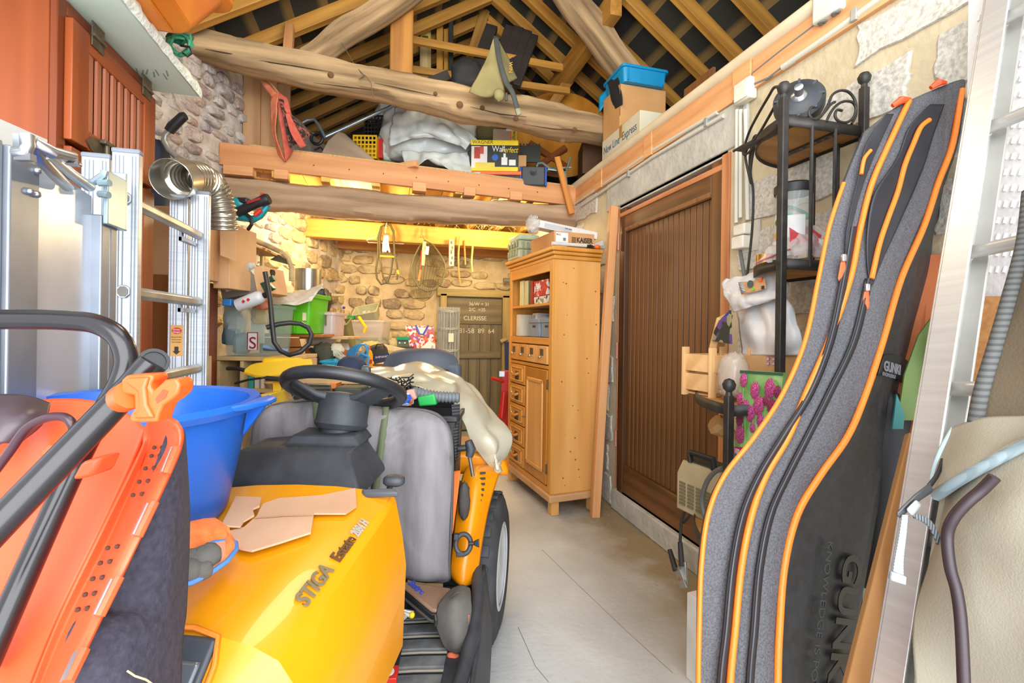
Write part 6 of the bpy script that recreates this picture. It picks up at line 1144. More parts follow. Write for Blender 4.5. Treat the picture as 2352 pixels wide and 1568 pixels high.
lump('blue_floats', 'small blue and white cloth bundle beside the steering wheel rim', 'bundle', (925, 918, 1.74), (.04, .04, .025), voro(['#2a4fb0', '#c9cfe0', '#2340a0', '#d97a4a'], 50), .2, 2.2, .05, 3)
ob('mesh_tray', M().sheet([tp((700, 882, 1.75), (760, 884, 1.75)), tp((705, 898, 1.7), (765, 905, 1.7))], 6, 4), sm_, solid=.01, label='black mesh tray edge seen through the steering wheel', cat='tray')
c, s = pbox(766, 890, 830, 908, 1.78, .1); ob('olive_case', M().obox(c, s, CY), mat('#3b3f33', .7), bev=.008, label='dark olive flat case seen through the steering wheel', cat='case')
c, s = pbox(748, 880, 772, 892, 1.85, .06); ob('orange_box', M().obox(c, s, CY), mat('#b8682a', .6), label='small orange brown box seen through the steering wheel', cat='box')
lump('grey_strap_end', 'grey plastic buckle end standing above the steering wheel rim', 'buckle', (840, 858, 1.75), (.018, .014, .03), mat('#3f4449', .4), .03, 4, 0, 2)
# clamp, lever, glove pocket on the fender
o = thing('pipe_clamp', 'black ring clamp with a wing knob on the yellow fender', 'clamp', P(1065, 1250, 1.6)); cc = P(1064, 1249, 1.62)
ob('ring', M().tube([cc+(rt*math.cos(a)*.026+up*math.sin(a)*.03)+fw*.01*math.sin(a) for a in [2*math.pi*i/20 for i in range(20)]], .0085, 8, True), mb_, o, smooth=80); ob('lug', M().obox(P(1058, 1272, 1.61), (.03, .02, .014), CY), mb_, o, bev=.003); ob('lug', M().obox(P(1048, 1232, 1.62), (.016, .02, .02), CY), mb_, o, bev=.003); ob('screw', M().cyl(P(1078, 1248, 1.61), P(1090, 1247, 1.61), .006), dsteel, o); ob('wing_knob', M().loft([[P(1088, 1242, 1.6), P(1088, 1252, 1.6), P(1088, 1252, 1.62), P(1088, 1242, 1.62)], [P(1101, 1236, 1.59), P(1101, 1258, 1.59), P(1101, 1258, 1.63), P(1101, 1236, 1.63)]]), mb_, o, bev=.004)
o = thing('hand_brake', 'black lever handle with a spring beside the perforated box', 'lever', P(1075, 1050, 1.75)); ob('grip', M().tube(tp((1076, 1012, 1.74), (1082, 1030, 1.74), (1078, 1048, 1.74)), [.014, .018, .014], 10), mb_, o); ob('stem', M().cyl(P(1078, 1045, 1.74), P(1086, 1092, 1.76), .007), steel, o); ob('spring', M().cyl(P(1052, 1030, 1.74), P(1070, 1028, 1.74), .012), dsteel, o)
ob('orange_strap', M().sheet([tp((1042, 1082, 1.7), (1058, 1080, 1.7)), tp((1040, 1150, 1.66), (1050, 1150, 1.66)), tp((1034, 1225, 1.64), (1040, 1225, 1.64))], 4, 10, .004, 20), mat('#d2671f', .8), solid=.004, smooth=80, label='orange strap hanging between the cushion and the fender', cat='strap')
ob('mesh_pouch', M().blob(P(1066, 1150, 1.72), (.022, .02, .07), .2, 5, 0, 2, 16, 14, 4, False), mat('#3f3b38', .8), smooth=80, label='dark mesh pouch tucked against the fender slots', cat='pouch')
# on the footwell
o = thing('zip_case', 'brown dusty zip case with blue lettering leaning in the footwell', 'case', P(960, 1380, 1.4)); q = tp((909, 1331, 1.52), (1037, 1349, 1.52), (1028, 1372, 1.47), (1006, 1402, 1.42), (992, 1400, 1.42))
nq = (q[1]-q[0]).cross(q[3]-q[0]).normalized(); nq = nq if nq.dot(fw) < 0 else -nq
ob('lid', M().prism(q, -nq*.014), mat('#6e5240', .6, c2='#7f624c', sc_=9), o, bev=.006); ob('zip_side', M().prism([p-nq*.015 for p in q], -nq*.02), blackp, o, bev=.004); ob('bottom', M().prism([p-nq*.036 for p in q], -nq*.012), mat('#4a4038', .7), o, bev=.004)
xd = (P(990, 1384, 1.45)-P(936, 1336, 1.51)).normalized(); txt('Sutronix', P(936, 1340, 1.508)+nq*.003, xd, nq.cross(xd), .03, mat('#1c3aa0'), o, .0006, shear=.2, bold=.001)
ob('zip_puller', M().tube(tp((999, 1412, 1.40), (1001, 1424, 1.39), (1000, 1436, 1.39)), .005, 6), dsteel, o)
glv = mat('#55514d', .9, c2='#625e59', sc_=20)
o = thing('grey_glove', 'grey dipped work glove hanging over the edge of the footwell', 'glove', P(1045, 1430, 1.45))
ob('palm', M().sheet([tp((1040, 1350, 1.52), (1062, 1345, 1.52), (1078, 1352, 1.54)), tp((1012, 1385, 1.44), (1048, 1380, 1.41), (1080, 1385, 1.46)), tp((1006, 1425, 1.42), (1045, 1430, 1.38), (1076, 1440, 1.44)), tp((1016, 1475, 1.4), (1050, 1480, 1.38), (1078, 1468, 1.42)), tp((1030, 1494, 1.4), (1050, 1498, 1.39), (1072, 1484, 1.41))], 16, 18, .008, 18, 2), glv, o, solid=.012, smooth=80)
ob('cuff', M().blob(P(1042, 1504, 1.4), (.02, .015, .012), .2, 6, 0, 2, 12, 8, 2, False), mat('#d9714f', .9), o, smooth=80); ob('orange_patch', M().sheet([tp((1073, 1410, 1.425), (1078, 1412, 1.43)), tp((1068, 1436, 1.42), (1075, 1438, 1.425))], 2, 3), mat('#d9714f', .9), o, solid=.004)
for i, (x, y, l) in enumerate(((1020, 1395, 1), (1034, 1372, 2))): ob('crease', M().tube(tp((x, y, 1.425), (x+14, y-12, 1.42), (x+26, y-14, 1.425)), .003, 5), mat('#3f3b38', .9), o)
o = thing('battery_pack', 'small flat pack with black top and red end on the footwell mat', 'pack', PZ(900, 1540, fz+.02)); a, b = PZ(906, 1492, fz+.02), PZ(888, 1575, fz+.02); ax = (b-a); n_w = ax.normalized(); sd = V((n_w.y, -n_w.x, 0)); RB = Matrix((sd, n_w, up)).transposed()
ob('black_card', M().obox(a.lerp(b, .33)+up*.008, (.045, ax.length*.62, .014), R=RB), blackp, o, bev=.002); ob('red_card', M().obox(a.lerp(b, .82)+up*.01, (.05, ax.length*.36, .018), R=RB), red, o, bev=.002); ob('emblem', M().cyl(a.lerp(b, .82)+up*.019, a.lerp(b, .82)+up*.0205, .016, seg=16), white, o); ob('emblem_bar', M().obox(a.lerp(b, .82)+up*.021, (.006, .028, .001), R=RB), red, o)
for i in range(6): ob('print_line', M().obox(a.lerp(b, .1+.07*i)+up*.0156, (.03-(i % 3)*.006, .006, .0006), R=RB), white, o)
o = thing('metal_fittings', 'small heap of zinc pipe fittings beside the zip case', 'fitting', P(915, 1405, 1.4)); ob('pipe', M().cyl(P(908, 1414, 1.4), P(920, 1388, 1.42), .014), zinc, o); ob('pipe', M().cyl(P(918, 1402, 1.4), P(950, 1408, 1.4), .007), steel, o); ob('clip', M().tube(tp((912, 1412, 1.39), (930, 1408, 1.38), (944, 1414, 1.38)), .006, 6), mat('#a09c90', .5), o); ob('yellow_tip', M().sphere(P(946, 1412, 1.38), .009), yellow, o); ob('pin', M().tube(tp((908, 1438, 1.37), (920, 1424, 1.37), (932, 1414, 1.37)), [.002, .006, .006], 6), mat('#a09c90', .5), o)
# ================================================================ ORANGE PUSH MOWER STOOD ON END
KQ = .84
def Pq(x, y, d): return P(x, y, d*KQ)
tq = lambda *a: [Pq(x, y, d) for x, y, d in a]
om = thing('push_mower', 'orange push mower stood on end with black folded handlebar and fabric bag', 'mower', CF(-.5, .5, 0)); og = mat('#e04a22', .42, c2='#e6562e', sc_=4, var=.04); btube = mat('#1a1618', .22, c2='#231e21')
ob('deck', M().sheet([tq((-90, 930, .76), (60, 924, .79), (130, 918, .79), (215, 922, .79), (285, 945, .77), (335, 985, .75)), tq((-90, 1060, .7), (60, 1040, .72), (130, 1020, .72), (210, 1030, .73), (262, 1045, .73), (300, 1070, .72)), tq((-100, 1220, .64), (40, 1200, .66), (100, 1190, .66), (160, 1190, .67), (200, 1200, .67), (232, 1215, .66)), tq((-130, 1400, .58), (-20, 1390, .6), (40, 1390, .6), (80, 1395, .6), (110, 1400, .6), (135, 1415, .595)), tq((-160, 1600, .52), (-60, 1600, .53), (0, 1600, .53), (20, 1600, .53), (40, 1600, .53), (60, 1600, .53))], 30, 34), og, om, solid=.006, smooth=70)
fl_ = ob('flange', M().sheet([tq((335, 985, .75), (352, 960, .73), (372, 955, .715), (400, 965, .70), (415, 985, .695)), tq((318, 1040, .735), (345, 1030, .75), (370, 1030, .72), (398, 1030, .695), (412, 1035, .69)), tq((232, 1215, .66), (270, 1205, .68), (300, 1195, .66), (325, 1190, .63), (342, 1195, .628)), tq((135, 1415, .595), (175, 1400, .61), (205, 1395, .59), (228, 1395, .57), (243, 1400, .568)), tq((60, 1600, .53), (95, 1590, .54), (125, 1585, .52), (140, 1585, .505), (152, 1590, .503))], 26, 44), og, om, solid=.006, smooth=60)
def flp(t, u, out=.004): # point on the flange, t down, u across
    A = [(335, 985, .75, 415, 985, .695), (318, 1040, .735, 412, 1035, .69), (232, 1215, .66, 342, 1195, .628), (135, 1415, .595, 243, 1400, .568), (60, 1600, .53, 152, 1590, .503)]
    i = min(int(t), 3); f = t-i; r0, r1 = A[i], A[i+1]; q = [a+(b-a)*f for a, b in zip(r0, r1)]
    return Pq(q[0]+(q[3]-q[0])*u, q[1]+(q[4]-q[1])*u, q[2]+(q[5]-q[2])*u-out)
hole = mat('#4a2a1c', .9)
for t in (.8, 1.05, 1.22, 1.4, 1.58, 2.25, 2.42, 2.6, 2.78, 2.95):
    for u in (.36, .56): p = flp(t, u); ob('hole', M().sphere(p, .0027, 8, 4), hole, fl_)
for t0, t1 in ((.85, 1.3), (1.75, 2.15), (2.65, 3.05), (3.5, 3.85)):
    a, b = flp(t0, .84, .016), flp(t1, .84, .016); ob('slot', M().tube([a, b], .0045, 4), mat('#8a8d92', .35, .6), fl_); a, b = flp(t0-.02, .94, .012), flp(t1+.02, .92, .012); ob('slot_lip', M().tube([a, b], .005, 8), og, fl_)
fab = mat('#2a2834', .9, c2='#3a3744', sc_=120, var=.1, bump=.3)
fr_ = [tq((395, 985, .72), (405, 985, .72), (412, 988, .74), (417, 1000, .78)), tq((318, 1195, .67), (365, 1160, .68), (405, 1150, .72), (424, 1170, .79)), tq((222, 1395, .615), (300, 1380, .64), (375, 1385, .68), (420, 1390, .76)), tq((130, 1590, .56), (240, 1600, .58), (330, 1600, .63), (406, 1600, .71)), [Pq(60, 1720, .5)-up*.5, Pq(200, 1720, .54)-up*.5, Pq(300, 1720, .6)-up*.5, Pq(390, 1720, .68)-up*.5]]
fbag = ob('fabric_bag', M().sheet(fr_, 24, 40, .004, 6), fab, om, smooth=80, solid=.01)
ob('fabric_side', M().sheet([[r_[3], r_[3]-rt*.06+fw*.02, r_[3]-rt*.12+fw*.0] for r_ in fr_], 6, 30), fab, fbag, smooth=80, solid=.008)
ob('thread', M().tube(tq((292, 1540, .585), (310, 1552, .585), (335, 1560, .59), (352, 1572, .6)), .0012, 4), mat('#b39a6a'), om)
def curve(pts, n=6):
    p = [V(q) for q in pts]; out = []
    for i in range(len(p)-1):
        a = p[max(i-1, 0)]; b = p[i]; c = p[i+1]; d = p[min(i+2, len(p)-1)]
        for k in range(n): u = k/n; out.append(.5*((2*b)+(c-a)*u+(2*a-5*b+4*c-d)*u*u+(3*b-a-3*c+d)*u**3))
    return out+[p[-1]]
ob('handlebar', M().tube(curve(tq((-120, 735, .66), (60, 733, .66), (160, 736, .66), (225, 745, .66), (272, 775, .66), (290, 825, .66), (278, 875, .655), (250, 925, .65), (215, 985, .645), (170, 1075, .64), (110, 1205, .61), (40, 1360, .57), (-40, 1540, .53))), .0117, 16), btube, om, smooth=80)
ob('handlebar', M().tube(tq((352, 832, .6), (300, 890, .59), (-80, 1285, .49)), .014, 16), btube, om, smooth=60); ob('tube_end', M().lathe([(.014, 0), (.0145, .002), (.011, .002), (.01, -.01)], Pq(353, 831, .6), Pq(353, 831, .6)-P(300, 890, .59), 20), blackp, om)
ob('cable', M().tube(curve(tq((-40, 1120, .58), (20, 1040, .58), (60, 985, .58), (105, 960, .58), (145, 957, .58), (165, 972, .58), (168, 995, .585), (155, 1020, .6))), .0045, 10), mat('#3a1f28', .3), om, smooth=80)
kmat = mat('#e4551c', .35, var=.02)
ko_ = [(273, 897), (278, 872), (290, 861), (346, 858), (353, 868), (343, 886), (350, 898), (378, 872), (404, 868), (413, 882), (409, 903), (394, 917), (374, 930), (364, 952), (360, 970), (300, 971), (294, 960), (307, 938), (306, 908), (281, 906)]
kn = ob('wing_knob', M().prism(tq(*[(x, y, .545) for x, y in ko_]), fw*.022), kmat, om, bev=.005, seg=3)
ob('knob_ridge', M().prism(tq(*[(x, y, .541) for x, y in ((284, 876), (292, 868), (340, 866), (332, 890), (336, 930), (352, 960), (306, 962), (318, 935), (314, 900))]), fw*.01), kmat, kn, bev=.004, seg=3)
ob('knob_hollow', M().prism(tq(*[(x, y, .5445) for x, y in ((357, 915), (374, 894), (386, 898), (380, 914), (360, 926))]), fw*.003), mat('#b23a12', .5), kn)
ob('knob_boss', M().cyl(Pq(282, 915, .56), Pq(300, 905, .55), .014), kmat, kn)
ob('engine_cover', M().sheet([tq((-60, 915, .72), (20, 912, .72), (70, 918, .73), (112, 932, .74)), tq((-60, 960, .68), (10, 955, .68), (60, 960, .69), (95, 968, .71)), tq((-60, 1035, .66), (-20, 1025, .66), (15, 1015, .67), (40, 1010, .69))], 14, 12), mat('#3a3035', .35, c2='#4a3a40'), om, solid=.01, smooth=80)
ob('bracket', M().prism(tq((160, 1105, .6), (185, 1060, .6), (232, 1050, .61), (210, 1095, .61)), fw*.03), og, om, bev=.004); ob('bracket', M().prism(tq((85, 1045, .66), (110, 1020, .66), (130, 1025, .66), (105, 1052, .66)), fw*.02), og, om, bev=.003)
ob('lower_deck', M().obox(CF(-.5, .46, .38), (.4, .2, .76), CY), og, om, bev=.04)
for a_ in (-.68, -.3): ob('wheel', M().lathe([(.03, -.025), (.08, -.025), (.09, 0), (.08, .025), (.03, .025)], CF(a_, .46, .09), rt, 24), rub, om, smooth=50)
# ================================================================ RIGHT HAND WALL
wp = mat('#c9c6b8', .5, var=.04); gcab = mat('#6c6d6a', .6)
def wbx(y, z, sy, sz, t=.05): return M().box((XR-t, y-sy/2, z-sz/2), (XR-.004, y+sy/2, z+sz/2))
q = PX(1711, 210, XR-.03); q2 = PX(1905, 10, XR-.03)
jb = ob('junction_box', wbx(q.y, q.z, .1, .1), mat('#d4d1c0', .5), bev=.008, label='cream junction box at the lintel end with conduits below', cat='junction box'); ob('cover', wbx(q.y, q.z, .085, .085, .058), mat('#d9d6c6', .5), jb, bev=.004)
j2 = ob('junction_box', wbx(q2.y, q2.z+.01, .12, .12), mat('#d0d0c0', .5), bev=.008, label='larger cream junction box high on the wall plate', cat='junction box')
for i in (-1, 1): ob('grommet', M().lathe([(.016, 0), (.016, .004), (.01, .006), (.002, .003)], (XR-.03, q2.y+i*.028, q2.z-.051), (0, 0, -1), 14), gcab, j2)
def cond(lb, pts, r_=.011, mt=wp, nm='conduit', cat='conduit'): return ob(nm, M().tube(pts, r_, 10), mt, label=lb, cat=cat, smooth=60)
xw = XR-.018
cw1 = cond('upper of the two white conduits running along the lintel', [PX(1318, 470, xw), PX(1500, 345, xw), PX(1648, 258, xw)])
cw2 = cond('lower of the two white conduits running along the lintel', [PX(1335, 473, xw), PX(1500, 360, xw), PX(1662, 266, xw)])
c3 = cond('white conduit climbing from the junction box along the blocks', [PX(1798, 155, xw), PX(1900, 85, xw), PX(2035, -12, xw)], .013)
for nm, x, y, par in (('clip', 1625, 280, cw1), ('clip', 1445, 398, cw2), ('clip', 1967, 33, c3)): p = PX(x, y, xw); ob(nm, M().box((xw-.016, p.y-.012, p.z-.026), (XR-.003, p.y+.012, p.z+.02)), mat('#9a9b95', .5, .3), par, bev=.003)
cond('grey cable between the upper junction boxes', [PX(1725, 172, xw), PX(1790, 120, xw), PX(1880, 52, xw)], .006, gcab, 'cable', 'cable'); cond('grey cable from the junction box into the climbing conduit', [PX(1732, 194, xw), PX(1765, 180, xw), PX(1800, 153, xw)], .007, gcab, 'cable', 'cable')
for i, (x0, x1, y1) in enumerate(((1693, 1691, 512), (1701, 1701, 500), (1712, 1717, 505))): cond('%s vertical white conduit between the junction box and the socket' % ('first', 'middle', 'third')[i], [PX(x0, 252, xw-.005), PX(x1, y1, xw-.005)], .0095)
cond('grey cable tails under the junction box', [PX(1706, 236, xw), PX(1697, 262, xw)], .006, gcab, 'cable', 'cable')
q = PX(1706, 540, XR-.03); so = thing('wall_socket', 'white surface socket with a blank switch above beside the brown door', 'socket', (XR-.02, q.y, q.z-.1))
ob('upper_box', wbx(q.y, q.z+.025, .075, .05, .055), mat('#d9d4c6', .45), so, bev=.006); ob('lower_box', wbx(q.y+.004, q.z-.035, .078, .06, .06), mat('#dcd7c9', .45), so, bev=.006); ob('back_plate', wbx(q.y-.02, q.z-.01, .12, .14, .015), mat('#c7c3b5', .6), so)
ob('outlet', M().lathe([(.021, 0), (.021, -.008), (.001, -.008)], (XR-.0605, q.y+.004, q.z-.035), (-1, 0, 0), 18, caps=(0, 0)), mat('#a9a59a', .5), so)
for e in (-.007, .007): ob('pin_hole', M().cyl((XR-.0535, q.y+.004+e, q.z-.035), (XR-.0525, q.y+.004+e, q.z-.035), .003, seg=8), ink, so)
cond('grey flex dropping from the wall socket behind the white bag', [PX(1700, 575, xw), PX(1706, 610, xw), PX(1710, 640, xw)], .008, gcab, 'cable', 'cable')
# wrought iron corner shelf
iron = mat('#2a2724', .5, .35, c2='#3a3633', sc_=25); swd = wood('#9a6a2e', '#bb8846', .6, .6)
et = thing('iron_shelf_stand', 'black wrought iron shelf stand with curved wooden shelves by the block wall', 'shelf', (1.45, 1.3, 0))
BX, BY = 1.615, 1.265          # inner corner of the quarter-round shelves
def ipost(x, y, z0, z1):
    o = ob('post', M().box((x-.012, y-.012, z0), (x+.012, y+.012, z1)), iron, et, bev=.003); ob('finial', M().lathe([(.011, 0), (.009, .012), (.018, .022), (.021, .036), (.014, .05), (.002, .055)], (x, y, z1), (0, 0, 1), 14), iron, o); return o
zA, zB, zC, zD = 2.0, 1.525, 1.045, .55
ipost(1.257, BY, 0, 2.075); ipost(1.6, BY, 0, 2.16); ipost(1.06, BY, 0, 1.10)
def ishelf(z, R_):
    pts = [V((BX, BY, z)), V((BX-R_, BY, z))]+[V((BX-R_*math.cos(t), BY+R_*math.sin(t), z)) for t in [math.pi/2*i/12 for i in range(1, 13)]]
    o = ob('shelf', M().prism(pts, (0, 0, .012)), swd, et, grain='x'); ob('band', M().loft([[p+V((0, 0, -.012)) for p in pts], [p+V((0, 0, .024)) for p in pts]], caps=(0, 0)), iron, o, solid=.005); return o
s1 = ishelf(zA, .345); ishelf(zB, .345); ishelf(zC, .545); ishelf(zD, .545)
for x in (1.3, 1.5): ob('strap', M().box((x-.014, BY+.01, zA-.006), (x+.014, BY+.25, zA-.001)), iron, s1)
for i in range(5): ob('strap_hole', M().cyl((1.5, BY+.04+i*.03, zA-.0075), (1.5, BY+.04+i*.03, zA-.006), .006, seg=8), mat('#7a5a30'), s1)
for x in (1.375, 1.475): ob('rod', M().cyl((x, BY, zB), (x, BY, zA), .006, seg=8), iron, et)
for x, y in ((1.6, 1.36), (1.6, 1.46)): ob('rod', M().cyl((x, y, zB), (x, y, zA), .006, seg=8), iron, et)
def scroll(pts, r_=.0045): ob('scroll', M().tube(curve([PY(x, y, BY) for x, y in pts], 5), r_, 8), iron, et, smooth=80)
scroll(((1870, 246), (1862, 248), (1858, 262), (1868, 274), (1885, 268), (1902, 240), (1912, 218), (1930, 208), (1950, 212), (1964, 232), (1966, 262), (1956, 285))); scroll(((1934, 254), (1922, 253), (1918, 266), (1926, 278), (1944, 281), (1960, 270), (1966, 250), (1958, 235), (1938, 233), (1920, 243), (1906, 262), (1898, 280))); scroll(((1868, 275), (1890, 262), (1908, 240), (1918, 234)))
# on the top shelf: black motor with cable
mtc = PY(1835, 232, 1.37); md_ = thing('black_motor', 'round black finned motor with a cable on the top iron shelf', 'motor', (mtc.x, mtc.y, zA+.012)); max_ = (-fw*.8+rt*-.5+up*.25).normalized()
ob('body', M().lathe([(.03, -.06), (.075, -.055), (.082, -.03), (.082, .01), (.07, .022), (.05, .024), (.04, .03), (.02, .03)], mtc, max_, 36), mat('#2b2f33', .45), md_, smooth=35); ob('shaft', M().lathe([(.03, .024), (.022, .034), (.014, .04), (.014, .075), (.002, .077)], mtc, max_, 16), steel, md_)
for i in range(8):
    a = i*math.pi/4; u_ = max_.cross(up).normalized(); v_ = u_.cross(max_); ob('fin', M().obox(mtc+max_*.018+(u_*math.cos(a)+v_*math.sin(a))*.066, (.022, .008, .01), R=Matrix((u_*math.cos(a)+v_*math.sin(a), max_.cross(u_*math.cos(a)+v_*math.sin(a)), max_)).transposed()), mat('#3a3e42', .5), md_)
ob('bracket', M().obox((mtc.x+.03, mtc.y+.05, zA+.04), (.03, .05, .06)), dsteel, md_, bev=.004)
o = thing('black_cable', 'loose black cable hanging in loops from the motor to behind the bag', 'cable', PX(1712, 400, 1.5)); 
ob('loop', M().tube(curve([PX(x, y, xx) for x, y, xx in ((1800, 205, 1.4), (1780, 200, 1.4), (1765, 222, 1.42), (1740, 265, 1.45), (1720, 305, 1.48), (1708, 345, 1.5), (1710, 355, 1.5), (1725, 345, 1.48), (1740, 318, 1.45), (1725, 330, 1.46), (1712, 355, 1.5), (1720, 400, 1.52), (1726, 420, 1.54), (1722, 370, 1.54), (1730, 320, 1.5), (1738, 315, 1.48), (1728, 360, 1.5), (1724, 400, 1.52), (1730, 440, 1.55), (1728, 520, 1.56), (1720, 600, 1.56), (1715, 640, 1.56))], 5), .0055, 8), mat('#2a2724', .6), o, smooth=80)
ob('loop', M().tube(curve([PX(x, y, xx) for x, y, xx in ((1805, 205, 1.4), (1790, 225, 1.38), (1765, 270, 1.4), (1735, 318, 1.44), (1705, 335, 1.5), (1685, 347, 1.52))], 5), .0055, 8), mat('#2a2724', .6), o, smooth=80)
# second shelf: jar, plastic bag, roll
jc = PY(1822, 560, 1.42); zj = zB+.012
o = thing('clear_jar', 'clear plastic jar with a black lid and a white label on the iron shelf', 'jar', (jc.x, jc.y, zj)); jm = mat('#c9cfcb', .1, alpha=.35, var=.02)
jr = .062; jh = PY(1822, 428, 1.42).z-zj
ob('body', M().lathe([(jr*.95, 0), (jr, .01), (jr, jh-.03), (jr*.97, jh-.02)], (jc.x, jc.y, zj), (0, 0, 1), 28, caps=(1, 0)), jm, o, smooth=60); ob('lid', M().lathe([(jr*1.05, jh-.03), (jr*1.07, jh-.025), (jr*1.07, jh), (jr*.9, jh+.008), (.002, jh+.008)], (jc.x, jc.y, zj), (0, 0, 1), 28), blackp, o, smooth=40)
la = M(); la.loft([[V((jc.x+jr*1.01*math.cos(a), jc.y+jr*1.01*math.sin(a), zj+z)) for a in [math.radians(b) for b in range(200, 262, 6)]] for z in (jh*.3, jh*.62)], caps=(0, 0), closed=False); ob('label', la, mat('#d3d3d0', .6), o, off=2)
la = M(); la.loft([[V((jc.x+jr*1.01*math.cos(a), jc.y+jr*1.01*math.sin(a), zj+z)) for a in [math.radians(b) for b in range(140, 190, 6)]] for z in (jh*.2, jh*.66)], caps=(0, 0), closed=False); ob('label', la, voro(['#d3d3d0', '#c9ccc4', '#4d7a3a', '#d9a03a', '#d6d6d0'], 50), o, off=2)
ob('green_tube', M().tube([V((jc.x+jr*.8*math.cos(i*.35), jc.y+jr*.8*math.sin(i*.35), zj+jh*.7+.035*math.sin(i*.35))) for i in range(20)], .006, 8), mat('#27957f', .4), o, smooth=80)
ob('gold_tin', M().lathe([(.001, 0), (.03, 0), (.03, .07), (.001, .07)], (1.43, 1.52, zj), (0, 0, 1), 20), mat('#a97a2c', .3, .6), label='small gold tin behind the zip plastic bag', cat='tin')
zbm = mat('#d6c9c6', .15, alpha=.55, var=.05)
o = thing('zip_bag', 'clear zip plastic bag with a red print lying on the second iron shelf', 'bag', PY(1820, 590, 1.390))
ob('film', M().sheet([[PY(1738, 600, 1.354), PY(1770, 560, 1.390), PY(1800, 535, 1.435), PY(1830, 510, 1.453), PY(1870, 520, 1.435), PY(1896, 535, 1.390)], [PY(1736, 605, 1.327), PY(1780, 575, 1.336), PY(1815, 560, 1.336), PY(1840, 540, 1.336), PY(1870, 545, 1.327), PY(1893, 565, 1.327)], [PY(1745, 604, 1.309), PY(1790, 592, 1.309), PY(1820, 585, 1.309), PY(1850, 585, 1.309), PY(1875, 588, 1.309), PY(1890, 592, 1.309)]], 30, 18, .012, 18, 3, ridge=True), zbm, o, smooth=80)
ob('red_print', M().sheet([[PY(1812, 520, 1.390), PY(1850, 518, 1.390), PY(1888, 540, 1.372)], [PY(1815, 562, 1.341), PY(1850, 556, 1.341), PY(1880, 565, 1.341)]], 8, 6, .006, 25), mat('#c9404a', .4), o); ob('paper', M().obox(PY(1836, 582, 1.372), (.02, .08, .04)), white, o); ob('zip_strip', M().cyl(PY(1738, 602, 1.318), PY(1815, 572, 1.323), .003, seg=6), mat('#b0595a', .4), o)
ob('inside', M().blob(PY(1868, 570, 1.390), (.04, .05, .04), .3, 4, 0, 2, 16, 10, 2), mat('#cfc5c3', .4), o, smooth=80)
# third shelf: wicker basket, bulbs, white mail bags, bulb pack
bk = wood('#b98a52', '#d6ab75', .7, .5); zc3 = zC+.012
kc = PX(1648, 880, 1.27); o = thing('wooden_punnet', 'pale woven wooden punnet on the third iron shelf', 'basket', (kc.x, kc.y, zc3)); yaw_ = .15
for sx, sy, dx, dy in ((.2, .006, 0, -.07), (.2, .006, 0, .07), (.006, .14, -.1, 0), (.006, .14, .1, 0)):
    for k in range(2):
        Rk = Matrix.Rotation(yaw_, 3, 'Z'); ob('slat', M().obox(V((kc.x, kc.y, zc3+.05+k*.075))+Rk @ V((dx*(1+.03*k), dy*(1+.03*k), 0)), (sx, sy, .065), R=Rk), bk, o, grain='x', bev=.001)
for sx, sy in ((-1, -1), (1, -1), (-1, 1), (1, 1)):
    Rk = Matrix.Rotation(yaw_, 3, 'Z'); ob('corner_slat', M().obox(V((kc.x, kc.y, zc3+.09))+Rk @ V((sx*.1, sy*.068, 0)), (.03, .012, .19), R=Rk), bk, o, grain='z', bev=.001)
ob('bottom', M().obox((kc.x, kc.y, zc3+.005), (.19, .13, .006), yaw_), bk, o)
o = ob('seed_box', M().obox(PX(1655, 765, 1.36), (.12, .03, .15), R=Matrix.Rotation(.35, 3, 'X') @ Matrix.Rotation(.6, 3, 'Z')), bk, label='tilted wooden seed box with a dark printed packet in the punnet', cat='box', bev=.003)
ob('packet', M().prism([PX(x, y, 1.3) for x, y in ((1676, 712), (1678, 790), (1635, 782), (1640, 760), (1652, 735))], (.008, 0, 0)), voro(['#1f2320', '#2a2f28', '#5a3a70', '#272c2a', '#8a8358', '#23308a'], 28), label='dark printed bulb packet leaning in the punnet', cat='packet')
plb = mat('#cdbfb0', .15, alpha=.5, var=.05)
kc2 = PX(1684, 890, 1.2); o = thing('bulb_bag', 'clear bag of small brown bulbs on the edge of the third iron shelf', 'bag', (kc2.x, kc2.y, zc3))
ob('film', M().blob((kc2.x, kc2.y, zc3+.085), (.045, .05, .085), .15, 4, 0, 2.3, 22, 16, 3, True, .06), plb, o, smooth=80); r = random.Random(12)
for i in range(14): ob('bulb', M().sphere((kc2.x+r.uniform(-.03, .03), kc2.y+r.uniform(-.035, .035), zc3+.014+.016*(i//5)), (.013, .013, .012), 8, 6), mat('#8a7358', .8, c2='#a58d70', sc_=30), o)
wpm = mat('#cfcfd0', .35, c2='#d8d8d9', sc_=3, var=.03)
o = thing('white_mailing_bag', 'large white plastic mailing bag with a barcode sticker hung before the iron shelf', 'bag', PX(1745, 800, 1.3))
def wsh(rows, *a, **k): return M().sheet([[PX(x, y, xx+.05) for x, y, xx in r_] for r_ in rows], *a, **k)
ob('back_bag', wsh((((1690, 640, 1.4), (1740, 625, 1.4), (1790, 620, 1.38), (1812, 650, 1.36)), ((1690, 700, 1.36), (1745, 690, 1.33), (1800, 690, 1.3), (1818, 700, 1.32)), ((1692, 760, 1.34), (1745, 760, 1.29), (1800, 760, 1.27), (1838, 760, 1.3)), ((1700, 815, 1.34), (1750, 816, 1.29), (1800, 817, 1.28), (1846, 815, 1.3))), 24, 26, .012, 9, 3, ridge=True), wpm, o, solid=.004, smooth=80)
